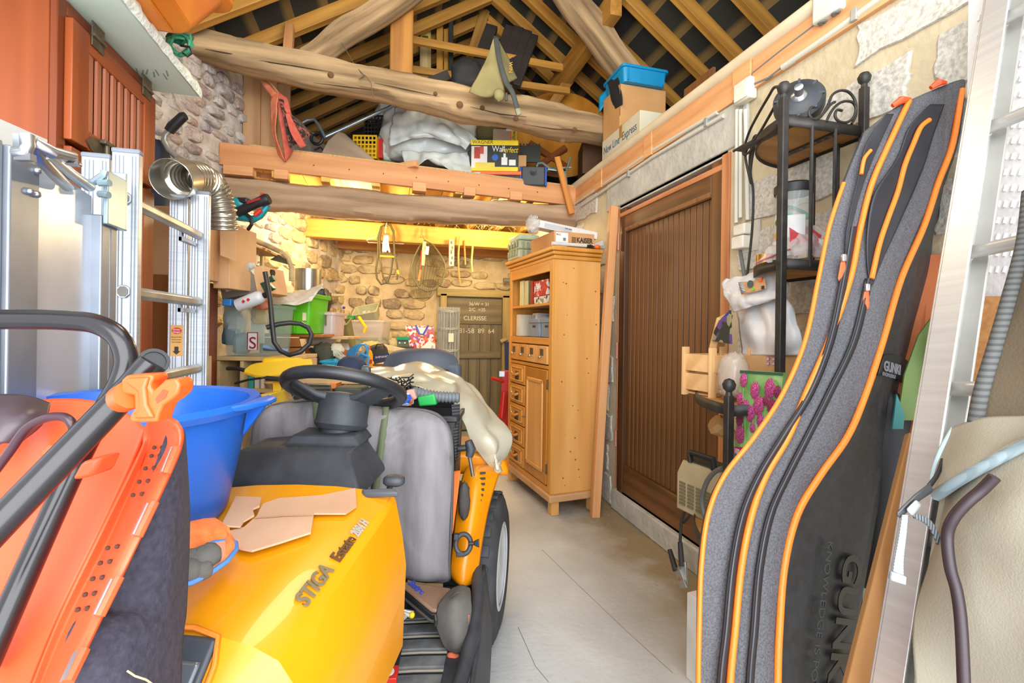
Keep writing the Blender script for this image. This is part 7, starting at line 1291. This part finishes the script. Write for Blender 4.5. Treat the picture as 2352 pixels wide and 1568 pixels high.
fb_ = ob('front_fold', wsh((((1668, 640, 1.36), (1720, 628, 1.33), (1780, 620, 1.32)), ((1655, 655, 1.33), (1720, 650, 1.29), (1795, 640, 1.29)), ((1668, 690, 1.31), (1725, 690, 1.27), (1795, 680, 1.27)), ((1682, 718, 1.31), (1730, 704, 1.28), (1785, 690, 1.28))), 20, 18, .009, 14, 5, ridge=True), wpm, o, solid=.004, smooth=80)
ob('sticker', wsh((((1696, 648, 1.287), (1730, 645, 1.277), (1757, 636, 1.277)), ((1703, 676, 1.27), (1735, 670, 1.262), (1760, 662, 1.262))), 8, 4), mat('#bd8f66', .6), o, solid=.001)
ob('barcode', wsh((((1696, 650, 1.282), (1706, 648, 1.282)), ((1702, 672, 1.268), (1712, 670, 1.268))), 2, 2), stripe('#2a2a2a', '#d0d0d0', 160, 'Z', .5), o, solid=.001); e = PX(1724, 652, 1.318); ob('round_logo', M().cyl(e, e+V((-.003, 0, 0)), .014, seg=18), mat('#3f5350', .6), o); e = PX(1730, 664, 1.312); ob('green_logo', M().cyl(e, e+V((-.003, 0, 0)), .006, seg=12), green, o); e = PX(1752, 660, 1.310); ob('house_logo', M().obox(e, (.002, .012, .012)), ink, o); e = PX(1746, 642, 1.318); ob('orange_logo', M().obox(e, (.002, .014, .014)), orange, o)
o = ob('brown_carton', M().prism([PX(x, y, 1.35) for x, y in ((1700, 815), (1848, 818), (1848, 905), (1690, 905))], (.1, 0, 0)), mat('#b98f60', .75, c2='#c59c6e'), label='brown carton with small flower pictures under the mailing bag', cat='box')
for i in range(3):
    for j in range(2): e = PX(1764+i*13, 823+j*11, 1.347); ob('flower_picture', M().obox(e, (.002, .013, .012)), voro(['#4d7a3a', '#b06aa8', '#7a8f5a', '#c9a9c0', '#5a6f9a'], 140), o)
# bulb pack with alliums
bp_o = [PX(1701, 850, 1.140), PX(1800, 856, 1.120), PX(1790, 930, 1.120), PX(1770, 1000, 1.120), PX(1705, 1063, 1.140), PX(1684, 1063, 1.150)]
c0, c1, c2_, c3_ = bp_o[0], bp_o[1], PX(1775, 1068, 1.135), bp_o[5]
pk_ = thing('allium_pack', 'printed bulb pack with purple allium flowers hanging before the iron shelf', 'packet', c0.lerp(c2_, .5))
nn2 = (c1-c0).cross(c3_-c0).normalized(); nn2 = nn2 if nn2.dot(fw) < 0 else -nn2
ob('card', M().prism([c0, c1, c2_, c3_], -nn2*.01), mat('#5f9346', .4, c2='#a4c888', sc_=14), pk_)
def onp(u, v, out=.002): return c0.lerp(c1, u).lerp(c3_.lerp(c2_, u), v)+nn2*out
pu = mat('#b03a86', .6, c2='#8f2468', sc_=60, bump=.5); pu2 = mat('#8a2450', .6, c2='#6a1c40', sc_=60)
ux = (c1-c0).normalized(); uy = (c3_-c0).normalized(); Rk = Matrix((ux, uy, ux.cross(uy))).transposed(); pw_ = (c1-c0).length; ph_ = (c3_-c0).length
pks = [voro(['#b8457f', '#9a2c66', '#cf6a9f', '#84275a', '#b5407a'], 420), voro(['#8a2450', '#6f1d42', '#a33a6a', '#7a2048'], 420)]
for i, (u, v, r_) in enumerate(((.12, .1, .085), (.42, .2, .1), (.76, .17, .11), (.06, .3, .08), (.22, .37, .075), (.36, .45, .1), (.54, .36, .115), (.84, .36, .09), (.93, .2, .07), (.7, .3, .06), (.1, .52, .09), (.62, .52, .08), (.14, .68, .115), (.72, .64, .1), (.9, .5, .08), (.45, .6, .06))):
    mm_ = M(); cc_ = onp(u, v, .003)
    mm_.loft([[cc_+ux*pw_*r_*k*(1+.14*(j % 2))*math.cos(a)+uy*pw_*r_*1.35*k*(1+.14*(j % 2))*math.sin(a)+nn2*h for j, a in enumerate([2*math.pi*j/22 for j in range(22)])] for k, h in ((1, 0), (.75, .003), (.2, .0045))]); ob('flower', mm_, pks[i in (7, 8, 9, 10, 14)], pk_)
    ob('stem', M().tube([onp(u, min(.8, v+.08), .0012), onp(u*.85+.1, .82, .0012)], .0011, 4), mat('#8fbf6a', .6), pk_)
for (u0, v0, u1, v1, mt) in ((0, .82, .26, .9, mat('#a8186f', .5)), (0, .9, .4, 1, mat('#1d7f8c', .5)), (.27, .83, .7, .9, mat('#c98a2a', .5)), (.0, .0, 1, .03, mat('#27583f', .5))): ob('band', M().prism([onp(u0, v0, .0015), onp(u1, v0, .0015), onp(u1, v1, .0015), onp(u0, v1, .0015)], nn2*.0008), mt, pk_)
txt('100', onp(.03, .885, .003), ux, -uy, .024, white, pk_, .0003, sx=.8, bold=.001); e = onp(.14, .95, .002); ob('round_mark', M().cyl(e, e+nn2*.001, .008, seg=14), white, pk_); e = onp(.87, .12, .002); ob('round_mark', M().cyl(e, e+nn2*.001, .012, seg=14), mat('#6fae4a'), pk_)
# lowest shelf: beige battery charger with clamps; cups
zd4 = zD+.012; hb = mat('#9a8a6a', .45, c2='#ab9a78', sc_=10); cbx_ = PX(1632, 1130, 1.29)
ch = thing('battery_charger', 'beige metal battery charger with louvred front on the lowest iron shelf', 'charger', (cbx_.x, cbx_.y, zd4)); R7 = Matrix.Rotation(.15, 3, 'Z')
hs = .2
ob('case', M().loft([[V((cbx_.x, cbx_.y, zd4))+R7 @ V((x, y, z)) for x, y in ((-.085, -.1), (.085, -.1), (.085, .1), (-.085, .1))] for z in (0, hs-.05)]+[[V((cbx_.x, cbx_.y, zd4))+R7 @ V((x, y, hs)) for x, y in ((-.055, -.1), (.055, -.1), (.055, .1), (-.055, .1))]]), hb, ch, bev=.005)
ob('top_panel', M().obox(V((cbx_.x, cbx_.y, zd4+hs+.003)), (.1, .18, .005), .15), mat('#3a3f33', .6), ch)
for i in range(4):
    for j in range(7): ob('louvre', M().obox(V((cbx_.x, cbx_.y, zd4))+R7 @ V((-.087, -.07+i*.045, .03+j*(hs-.1)/7)), (.006, .032, .008), R=R7), mat('#6f6548', .6), ch)
for i in range(3):
    for j in range(6): ob('louvre', M().obox(V((cbx_.x, cbx_.y, zd4))+R7 @ V((-.045+i*.045, -.102, .03+j*(hs-.1)/6)), (.03, .006, .008), R=R7), mat('#6f6548', .6), ch)
ob('carry_handle', M().tube([V((cbx_.x, cbx_.y, zd4+hs))+R7 @ V(q) for q in ((-.05, -.06, 0), (-.05, -.06, .04), (-.05, .06, .04), (-.05, .06, 0))], .012, 8), blackp, ch); ob('lead', M().tube(curve([PX(x, y, 1.15) for x, y in ((1660, 1075), (1640, 1085), (1622, 1110), (1612, 1150), (1622, 1195))], 5), .009, 8), mat('#5d5c5a', .6), ch, smooth=80)
jl = thing('jumper_leads', 'pair of jump lead clamps hanging from the charger to the floor', 'clamp', PX(1565, 1300, 1.3)); bk2 = mat('#2a2724', .6)
ob('lead', M().tube(curve([PX(x, y, 1.34) for x, y in ((1600, 1120), (1570, 1112), (1560, 1125), (1575, 1150), (1590, 1155), (1575, 1170), (1565, 1200), (1562, 1250))], 5), .007, 8), bk2, jl, smooth=80); ob('lead', M().tube(curve([PX(x, y, 1.36) for x, y in ((1595, 1135), (1580, 1140), (1570, 1165), (1585, 1180), (1570, 1200))], 5), .006, 8), bk2, jl, smooth=80)
ob('handle', M().tube([PX(1562, 1245, 1.34), PX(1566, 1300, 1.33)], [.011, .014], 10), bk2, jl); ob('jaw', M().prism([PX(x, y, 1.33) for x, y in ((1562, 1290), (1573, 1290), (1577, 1350), (1566, 1352))], (.012, 0, 0)), steel, jl, bev=.002); ob('handle', M().tube([PX(1538, 1262, 1.33), PX(1552, 1310, 1.32)], [.011, .014], 10), bk2, jl); ob('jaw', M().prism([PX(x, y, 1.32) for x, y in ((1546, 1304), (1558, 1302), (1577, 1350), (1563, 1353))], (.012, 0, 0)), mat('#a8a49a', .35, .7), jl, bev=.002); ob('rivet', M().sphere(PX(1560, 1330, 1.31), .006, 8, 5), mat('#a04a2c', .5), jl)
kb_ = mat('#b58a55', .8); p = PX(1640, 968, 1.25); ob('cardboard_cone', M().lathe([(.035, 0), (.045, .02), (.03, .06), (.02, .1)], p, (rt*.8-up*.6), 8), kb_, label='folded brown cardboard hanging under the third iron shelf', cat='cardboard')
c = PX(1600, 1450, 1.12); o = ob('white_carton', M().obox((c.x+.1, c.y-.02, .16), (.2, .16, .32), .1), mat('#cfc9c0', .7), bev=.003, label='white carton with a torn brown patch on the floor under the iron shelf', cat='box'); ob('torn_patch', M().obox((c.x+.005, c.y-.112, .24), (.03, .002, .12), .1), card, o)
# ================================================================ ROD BAG
rb1 = stripe('#35363b', '#5d5f66', 260, 'Z', .5, .75, .2, bump=.25); rb1 = mat('#3f3e42', .75, c2='#58575b', sc_=260, var=.2, bump=.35, detail=2); rbk = mat('#19191c', .5, c2='#26272b', sc_=40, bump=.2); opip = mat('#e8731c', .45, var=.03); zipm = mat('#1c1c1f', .5)
ys = [330, 420, 520, 640, 780, 900, 1000, 1090, 1180, 1300, 1450, 1568, 1800]
c1x = [1974, 1938, 1905, 1880, 1850, 1800, 1735, 1665, 1627, 1611, 1606, 1604, 1602]
z1x = [2022, 1985, 1958, 1938, 1908, 1862, 1800, 1745, 1707, 1683, 1668, 1655, 1640]
c2x = [2042, 2003, 1977, 1953, 1905, 1853, 1812, 1760, 1727, 1703, 1688, 1677, 1665]
z2x = [2090, 2048, 2022, 1995, 1962, 1906, 1856, 1810, 1770, 1745, 1732, 1722, 1712]
c3x = [2188, 2155, 2122, 2070, 2029, 1990, 1948, 1885, 1832, 1802, 1790, 1786, 1782]
s4x = [2200, 2168, 2142, 2126, 2092, 2062, 2042, 2022, 2004, 1984, 1958, 1938, 1900]
ds_ = [1.33, 1.315, 1.29, 1.255, 1.21, 1.17, 1.13, 1.10, 1.07, 1.04, 1.01, .99, .95]
def rp(i, xs, dd=0): return P(xs[i], ys[i], ds_[i]+dd)
topL = [(2010, 290), (2065, 240), (2110, 215), (2170, 195), (2206, 190), (2212, 205)]
ro = thing('rod_bag', 'grey and orange padded fishing rod bag leaning against the block wall', 'bag', P(1750, 1700, 1.1))
rows = [tp((1984, 306, 1.35), (2050, 252, 1.34), (2088, 232, 1.335), (2150, 205, 1.335), (2206, 184, 1.34), (2212, 196, 1.36), (2210, 240, 1.40), (2214, 300, 1.44))]
for i in range(len(ys)): rows.append([rp(i, c1x), P(z1x[i], ys[i], ds_[i]-.012), rp(i, c2x, -.008), P(z2x[i], ys[i], ds_[i]-.018), P((z2x[i]+c3x[i])/2, ys[i], ds_[i]-.016), rp(i, c3x), P((c3x[i]*.5+s4x[i]*.5), ys[i], ds_[i]+.06), P(s4x[i], ys[i], ds_[i]+.14)])
front = [r_[:6] for r_ in rows]; side = [r_[5:] for r_ in rows]
ob('front_gusset', M().sheet(front, 40, 90, .004, 9), rb1, ro, smooth=80, solid=.01)
ob('side_panel', M().sheet(side, 14, 90, .003, 8), rbk, ro, smooth=80, solid=.01)
ob('back_panel', M().sheet([[r_[0], O+(r_[0]-O)*1.1+rt*.035, O+(r_[7]-O)*1.02-rt*.03, r_[7]] for r_ in rows], 12, 60), rbk, ro, smooth=80, solid=.008)
lower = lambda xs, dd, i0=0: [P(xs[i], ys[i], ds_[i]+dd) for i in range(i0, len(ys))]
ob('piping', M().tube(curve(lower(c1x, -.006, 1)), .0055, 8), opip, ro, smooth=80)
ob('piping', M().tube(curve([P(2088, 232, 1.325)]+lower(c2x, -.022)), .0075, 8), opip, ro, smooth=80)
ob('piping', M().tube(curve([P(2209, 205, 1.335)]+lower(c3x, -.014)), .0075, 8), opip, ro, smooth=80)
for xs, i0 in ((z1x, 2), (z2x, 3)):
    ob('zip_tape', M().sheet([[P(xs[i]-9, ys[i], ds_[i]-.026), P(xs[i], ys[i], ds_[i]-.03), P(xs[i]+9, ys[i], ds_[i]-.026)] for i in range(i0, len(ys))], 4, 70), zipm, ro, smooth=80, solid=.003); ob('zip_teeth', M().tube(curve([P(xs[i], ys[i], ds_[i]-.032) for i in range(i0, len(ys))]), .0032, 6), mat('#3a3b40', .3, .3), ro, smooth=80)
for pts, nm_ in ((((2020, 330), (2045, 265), (2068, 245), (2088, 236), (2042, 330), (2003, 420), (1977, 520), (1958, 600), (1945, 600), (1968, 520), (1985, 420)), 'pocket_opening'),):
    pass
def dep(y): 
    for i in range(len(ys)-1):
        if ys[i] <= y <= ys[i+1]: return ds_[i]+(ds_[i+1]-ds_[i])*(y-ys[i])/(ys[i+1]-ys[i])
    return 1.335
blk2 = mat('#0d0d10', .6); lin_ = mat('#17171c', .35, c2='#202026')
def open_pocket(rw, amp): ob('pocket_opening', M().sheet([[P(x, y, dep(y)-.028) for x in xs] for y, xs in rw], 10, 30, amp, 12), lin_, ro, smooth=80, solid=.003)
open_pocket(((240, (2135, 2150, 2168)), (290, (2090, 2120, 2152)), (360, (2062, 2095, 2130)), (440, (2010, 2050, 2098)), (520, (1992, 2025, 2062)), (600, (1990, 2008, 2025)), (655, (1995, 1998, 2002))), .006)
open_pocket(((262, (2035, 2042, 2052)), (330, (1990, 2005, 2020)), (420, (1968, 1975, 1984)), (520, (1945, 1952, 1956)), (600, (1940, 1942, 1944))), .003)
ob('inner_piping', M().tube(curve([P(x, y, dep(y)-.034) for x, y in ((2135, 275), (2115, 292), (2098, 330), (2078, 380), (2062, 440), (2040, 500), (2020, 560), (2002, 640))]), [.0065]*43, 8), opip, ro, smooth=80); ob('inner_piping', M().tube(curve([P(x, y, dep(y)-.032) for x, y in ((2000, 345), (1985, 365), (1978, 400))]), .005, 8), opip, ro, smooth=80)
for x, y, t_ in ((1936, 600, 52), (1990, 668, 48)): 
    d = dep(y)-.04; ob('zip_slider', M().obox(P(x+2, y-8, d), (.012, .01, .02), CY), steel, ro, bev=.003); ob('zip_pull', M().loft([tp((x-5, y, d), (x+6, y, d), (x+6, y, d+.008), (x-5, y, d+.008)), tp((x-12, y+t_*.75, d), (x+7, y+t_*.75, d), (x+7, y+t_*.75, d+.008), (x-12, y+t_*.75, d+.008)), tp((x-9, y+t_*.9, d), (x+3, y+t_*.9, d), (x+3, y+t_*.9, d+.008), (x-9, y+t_*.9, d+.008))]), mat('#e8592c', .45), ro, bev=.003)
for a, b in (((2050, 243), (2090, 228)), ((2138, 202), (2172, 190))): ob('pull_loop', M().tube(tp((a[0], a[1], 1.325), ((a[0]+b[0])/2, (a[1]+b[1])/2-6, 1.32), (b[0], b[1], 1.325)), [.006, .011, .005], 8), mat('#dd4a1c', .45), ro)
sx_ = rp(9, s4x, .14)-rp(9, c3x); emb = mat('#0b0b0d', .25, var=.02); embg = mat('#6b6d72', .5)
def sidep(y, u): # on the dark side panel
    for i in range(len(ys)-1):
        if ys[i] <= y <= ys[i+1]: t = (y-ys[i])/(ys[i+1]-ys[i]); break
    a = rows[i+1]; b = rows[i+2]; f = lambda k: a[k].lerp(b[k], t); p0, p1, p2 = f(5), f(6), f(7)
    q = p0*(1-u)**2+p1*2*u*(1-u)*.9+p2*u*u+(p1*.2*u*(1-u)); return q
def sidetxt(s_, y0, y1, u, size, mt, **k):
    a, b = sidep(y0, u), sidep(y1, u); xd = (b-a).normalized(); tw = sidep((y0+y1)/2, min(1, u+.25))-sidep((y0+y1)/2, max(0, u-.25)); n_ = tw.cross(xd).normalized(); n_ = n_ if n_.dot(fw) < 0 else -n_
    txt(s_, a+n_*.016, xd, n_.cross(xd), size, mt, ro, .0012, **k)
sidetxt('GUNKI', 1262, 1560, .62, .115, emb, sx=.85, bold=.003); sidetxt('KNOWLEDGE IS POWER', 1235, 1560, .36, .032, mat('#2f3238', .4), sx=1.05)
bnd = [sidep(y, u)+(-fw*.012) for y, u in ((815, .05), (815, .5), (830, .98))]; bnd2 = [sidep(y, u)+(-fw*.012) for y, u in ((862, .05), (862, .5), (880, .98))]
ob('band', M().sheet([bnd, bnd2], 10, 3), blk2, ro, solid=.003); txt('GUNKI', P(2030, 850, 1.19), (rt*.75+fw*.5-up*.13), up, .036, embg, ro, .001, bold=.001); txt('KNOWLEDGE', P(2027, 862, 1.188), (rt*.75+fw*.5-up*.13), up, .014, embg, ro, .0006)
ob('orange_cord', M().tube(curve([P(x, y, 1.43) for x, y in ((2172, 408), (2164, 425), (2160, 445), (2155, 465), (2160, 450), (2168, 425), (2150, 478), (2146, 495))]), .0022, 5), mat('#dd5a1c', .6), ro)
# ================================================================ LADDER, BOARDS AND BAG BY THE DOORWAY
la2 = thing('leaning_ladder', 'aluminium ladder with round rungs leaning on the block wall before the rod bag', 'ladder', P(2000, 1700, .85))
al2 = mat('#c3c3c0', .35, .6, c2='#d2d2cf', st=(30, 1, 1), sc_=2, var=.05); al3 = mat('#a9a6a0', .4, .6, c2='#b9b6b0', sc_=6)
SL0, SL1 = P(2292, 0, 1.20), P(2042, 1568, .86); ld_dir = (SL0-SL1).normalized(); base_ = SL1+ld_dir*(-SL1.z/ld_dir.z)
top_ = SL0+ld_dir*.12; wv = V((0, -1, 0)); wv = (wv-ld_dir*wv.dot(ld_dir)).normalized(); nv = wv.cross(ld_dir).normalized(); nv = nv if nv.x < 0 else -nv
RL = Matrix((ld_dir, wv, nv)).transposed()
def lbar(nm, off_w, off_n, ww, wn, par, mt): c = (base_+top_)/2+wv*off_w+nv*off_n; return ob(nm, M().obox(c, ((top_-base_).length, ww, wn), R=RL), mt, par, grain=ld_dir, bev=.002)
for k, ow in enumerate((0, .4)):
    s_ = lbar('stile', ow, 0, .025, .062, la2, al2); lbar('flange', ow+(.018 if k == 0 else -.018), .03, .05, .006, s_, al2); lbar('flange', ow+(.018 if k == 0 else -.018), -.03, .05, .006, s_, al3)
rung_pts = [P(x, y, d) for x, y, d in ((2300, 50, 1.17), (2262, 297, 1.10), (2215, 580, 1.03), (2165, 890, .965), (2105, 1228, .90))]
for p in rung_pts: t = (p-base_).dot(ld_dir); q = base_+ld_dir*t; ob('rung', M().cyl(q+wv*.005, q+wv*.39, .0145, seg=16), al3, la2, smooth=60); ob('collar', M().cyl(q+wv*.012, q+wv*.02, .019, seg=16), al2, la2)
def panel(nm, lb, cat, pts, t, mt, **k): return ob(nm, M().prism(tp(*pts), (fw*.5+rt*.85)*t), mt, label=lb, cat=cat, **k)
iw = mat('#d2d3d3', .4, var=.03, bump=.25, bs=60)
ip = panel('insulation_sheet', 'white embossed insulation sheet behind the leaning ladder', 'sheet', ((2225, -40, 1.30), (2420, -40, 1.12), (2420, 680, 1.05), (2215, 680, 1.22)), .01, iw)
r = random.Random(5)
for j in range(17):
    for i in range(9):
        u = .15+i*.085; v = .12+j*.05; 
        if v > .97: continue
        a = P(2225, -40, 1.30).lerp(P(2420, -40, 1.12), u).lerp(P(2215, 680, 1.22).lerp(P(2420, 680, 1.05), u), v); ob('dimple', M().obox(a-(fw*.5+rt*.85)*.001, (.006, .004, .016), R=Matrix.Rotation(.25, 3, fw)), mat('#dfe0e0', .3), ip)
panel('particle_board', 'bare brown particle board behind the lower rungs of the ladder', 'board', ((2190, 680, 1.21), (2420, 680, 1.04), (2420, 1010, 1.02), (2160, 965, 1.16)), .016, mat('#9a6a3c', .9, c2='#b3824e', sc_=70))
panel('splash_board', 'tall board painted orange, green and teal beside the rod bag', 'board', ((2128, 585, 1.4), (2200, 585, 1.38), (2110, 1000, 1.22), (2040, 1000, 1.26)), .012, mat('#8a4318', .7, c2='#9c5222', sc_=6))
sb = bpy.data.objects['splash_board']; ob('green_area', M().prism(tp((2150, 715, 1.29), (2180, 690, 1.29), (2115, 965, 1.2), (2062, 965, 1.2), (2078, 860, 1.24), (2110, 770, 1.27)), fw*.004), mat('#43561f', .6, c2='#4f652a', sc_=7), sb); ob('teal_area', M().prism(tp((2060, 905, 1.2), (2078, 950, 1.19), (2075, 985, 1.19), (2050, 985, 1.19)), fw*.004), mat('#1f6462', .6), sb)
wl1 = wood('#a8743f', '#c6935a', .7, .6)
bar('leaning_board', P(1968, 1650, .93), P(2120, 1010, 1.12), .07, .02, wl1, label='raw wooden board leaning between the rod bag and the ladder', cat='board', upv=fw+rt*.3)
bar('leaning_board', P(2150, 1650, .9), P(2205, 960, 1.05), .14, .02, wl1, label='wide raw wooden board standing behind the ladder stile', cat='board', upv=fw+rt*.3)
ob('dark_bag_back', M().blob(P(2035, 1150, 1.28), (.07, .06, .3), .1, 3, 0, 2.4, 20, 20, 3), mat('#17171a', .7), smooth=80, label='dark fabric case standing between the rod bag and the painted board', cat='case')
kh = mat('#4a3d2b', .85, c2='#574936', sc_=5, bump=.15, bs=200); kh2 = mat('#857e6c', .75, c2='#a09988', sc_=3, bump=.15, bs=320)
ko = thing('beige_bag', 'beige canvas bag with grey bound flap, buckle and dark zip beside the ladder', 'bag', P(2300, 1700, .75))
ob('upper_cover', M().sheet([tp((2366, 440, .93), (2480, 430, .8)), tp((2352, 560, .9), (2480, 560, .78)), tp((2318, 690, .87), (2480, 690, .76)), tp((2285, 800, .85), (2480, 800, .74)), tp((2255, 900, .83), (2480, 900, .73)), tp((2238, 990, .82), (2480, 1010, .72))], 16, 34, .006, 7), kh, ko, solid=.01, smooth=80)
bndm = stripe('#3f3f3e', '#565755', 90, 'Z', .5, .8, .1)
ob('edge_binding', M().tube(curve(tp((2364, 440, .92), (2350, 560, .89), (2316, 690, .86), (2284, 800, .84), (2254, 900, .82), (2237, 990, .81))), .011, 8), bndm, ko, smooth=80)
fl2 = ob('flap', M().sheet([tp((2190, 985, .84), (2260, 968, .8), (2352, 965, .76), (2470, 960, .7)), tp((2155, 1060, .82), (2240, 1040, .76), (2352, 1010, .72), (2470, 980, .66)), tp((2140, 1130, .8), (2230, 1085, .74), (2352, 1020, .7), (2470, 960, .64))], 26, 14, .006, 9), kh2, ko, solid=.012, smooth=80)
ob('flap_binding', M().tube(curve(tp((2150, 1140, .79), (2200, 1105, .755), (2270, 1065, .725), (2352, 1022, .695), (2470, 962, .635))), .0085, 8), stripe('#76858a', '#849296', 120, 'X', .5, .8, .1), ko, smooth=80); ob('flap_binding', M().tube(curve(tp((2150, 1145, .79), (2143, 1100, .81), (2160, 1040, .825), (2190, 985, .84))), .005, 8), mat('#9fb4b8', .7), ko, smooth=80)
ob('body', M().sheet([tp((2180, 1080, .8), (2260, 1060, .74), (2380, 1020, .69), (2480, 1000, .66)), tp((2165, 1200, .79), (2200, 1180, .74), (2320, 1150, .67), (2480, 1120, .62)), tp((2140, 1310, .78), (2195, 1290, .73), (2320, 1270, .66), (2480, 1250, .6)), tp((2110, 1440, .76), (2200, 1420, .71), (2330, 1410, .65), (2480, 1400, .59)), tp((2105, 1600, .75), (2220, 1600, .7), (2340, 1600, .64), (2480, 1600, .58)), [P(2130, 1700, .74)-up*.3, P(2230, 1700, .7)-up*.3, P(2340, 1700, .64)-up*.3, P(2480, 1700, .58)-up*.3]], 30, 44, .012, 6, 4), kh2, ko, solid=.012, smooth=80)
ob('back', M().sheet([tp((2200, 1000, .92), (2350, 980, .86), (2520, 960, .8)), tp((2170, 1300, .88), (2330, 1290, .82), (2520, 1280, .76)), tp((2130, 1620, .84), (2320, 1620, .78), (2500, 1620, .7)), [P(2140, 1700, .82)-up*.3, P(2320, 1700, .76)-up*.3, P(2500, 1700, .68)-up*.3]], 14, 20), kh2, ko, solid=.012, smooth=80); ob('side', M().sheet([tp((2180, 1080, .8), (2200, 1000, .92)), tp((2140, 1310, .78), (2160, 1310, .88)), tp((2105, 1600, .75), (2130, 1620, .84))], 6, 16), kh2, ko, solid=.01, smooth=80)
ob('zip', M().tube(curve(tp((2285, 1095, 0.675), (2255, 1125, 0.685), (2220, 1155, 0.692), (2190, 1190, 0.700), (2176, 1230, 0.705), (2182, 1300, 0.695), (2198, 1360, 0.685), (2208, 1440, 0.670), (2215, 1600, 0.650))), .0075, 8), mat('#2b1d22', .5), ko, smooth=80); ob('zip_slider', M().obox(P(2272, 1108, .695), (.016, .008, .012), CY), dsteel, ko, bev=.003)
bk3 = mat('#4a4a4c', .35, .3)
ob('buckle', M().loft([tp((2056, 1178, .74), (2066, 1192, .74), (2066, 1192, .755), (2056, 1178, .755)), tp((2100, 1135, .75), (2110, 1152, .75), (2110, 1152, .765), (2100, 1135, .765)), tp((2135, 1108, .765), (2146, 1128, .765), (2146, 1128, .78), (2135, 1108, .78))]), bk3, ko, bev=.004); ob('buckle_clasp', M().loft([tp((2080, 1170, .735), (2096, 1186, .735), (2096, 1186, .75), (2080, 1170, .75)), tp((2104, 1146, .74), (2118, 1160, .74), (2118, 1160, .755), (2104, 1146, .755))]), mat('#a9acae', .3, .4), ko, bev=.003)
ob('upper_strap', M().sheet([tp((2130, 1112, .775), (2140, 1118, .775)), tp((2150, 1085, .79), (2158, 1090, .79)), tp((2162, 1052, .81), (2168, 1055, .81))], 2, 8), blackp, ko, solid=.002)
ob('loop_strap', M().sheet([tp((2096, 1178, .75), (2100, 1190, .75)), tp((2120, 1184, .755), (2122, 1200, .755)), tp((2140, 1198, .76), (2136, 1214, .76)), tp((2155, 1225, .765), (2146, 1235, .765)), tp((2160, 1245, .77), (2152, 1250, .77))], 3, 16), stripe('#46494c', '#7d8284', 160, 'X', .5, .8, .1), ko, solid=.003, smooth=80)
ob('hanging_strap', M().sheet([tp((2072, 1182, .74), (2084, 1182, .74)), tp((2066, 1225, .735), (2080, 1228, .735)), tp((2056, 1280, .735), (2074, 1282, .735)), tp((2050, 1318, .735), (2074, 1325, .735))], 3, 20, 0), stripe('#87949a', '#a9b4b9', 200, 'Z', .5, .8, .1), ko, solid=.003, smooth=80); ob('strap_end', M().sheet([tp((2048, 1312, .73), (2077, 1322, .73)), tp((2044, 1330, .73), (2076, 1340, .73))], 3, 3), mat('#98a4aa', .8), ko, solid=.008)
# under-table clutter that keeps raised things supported
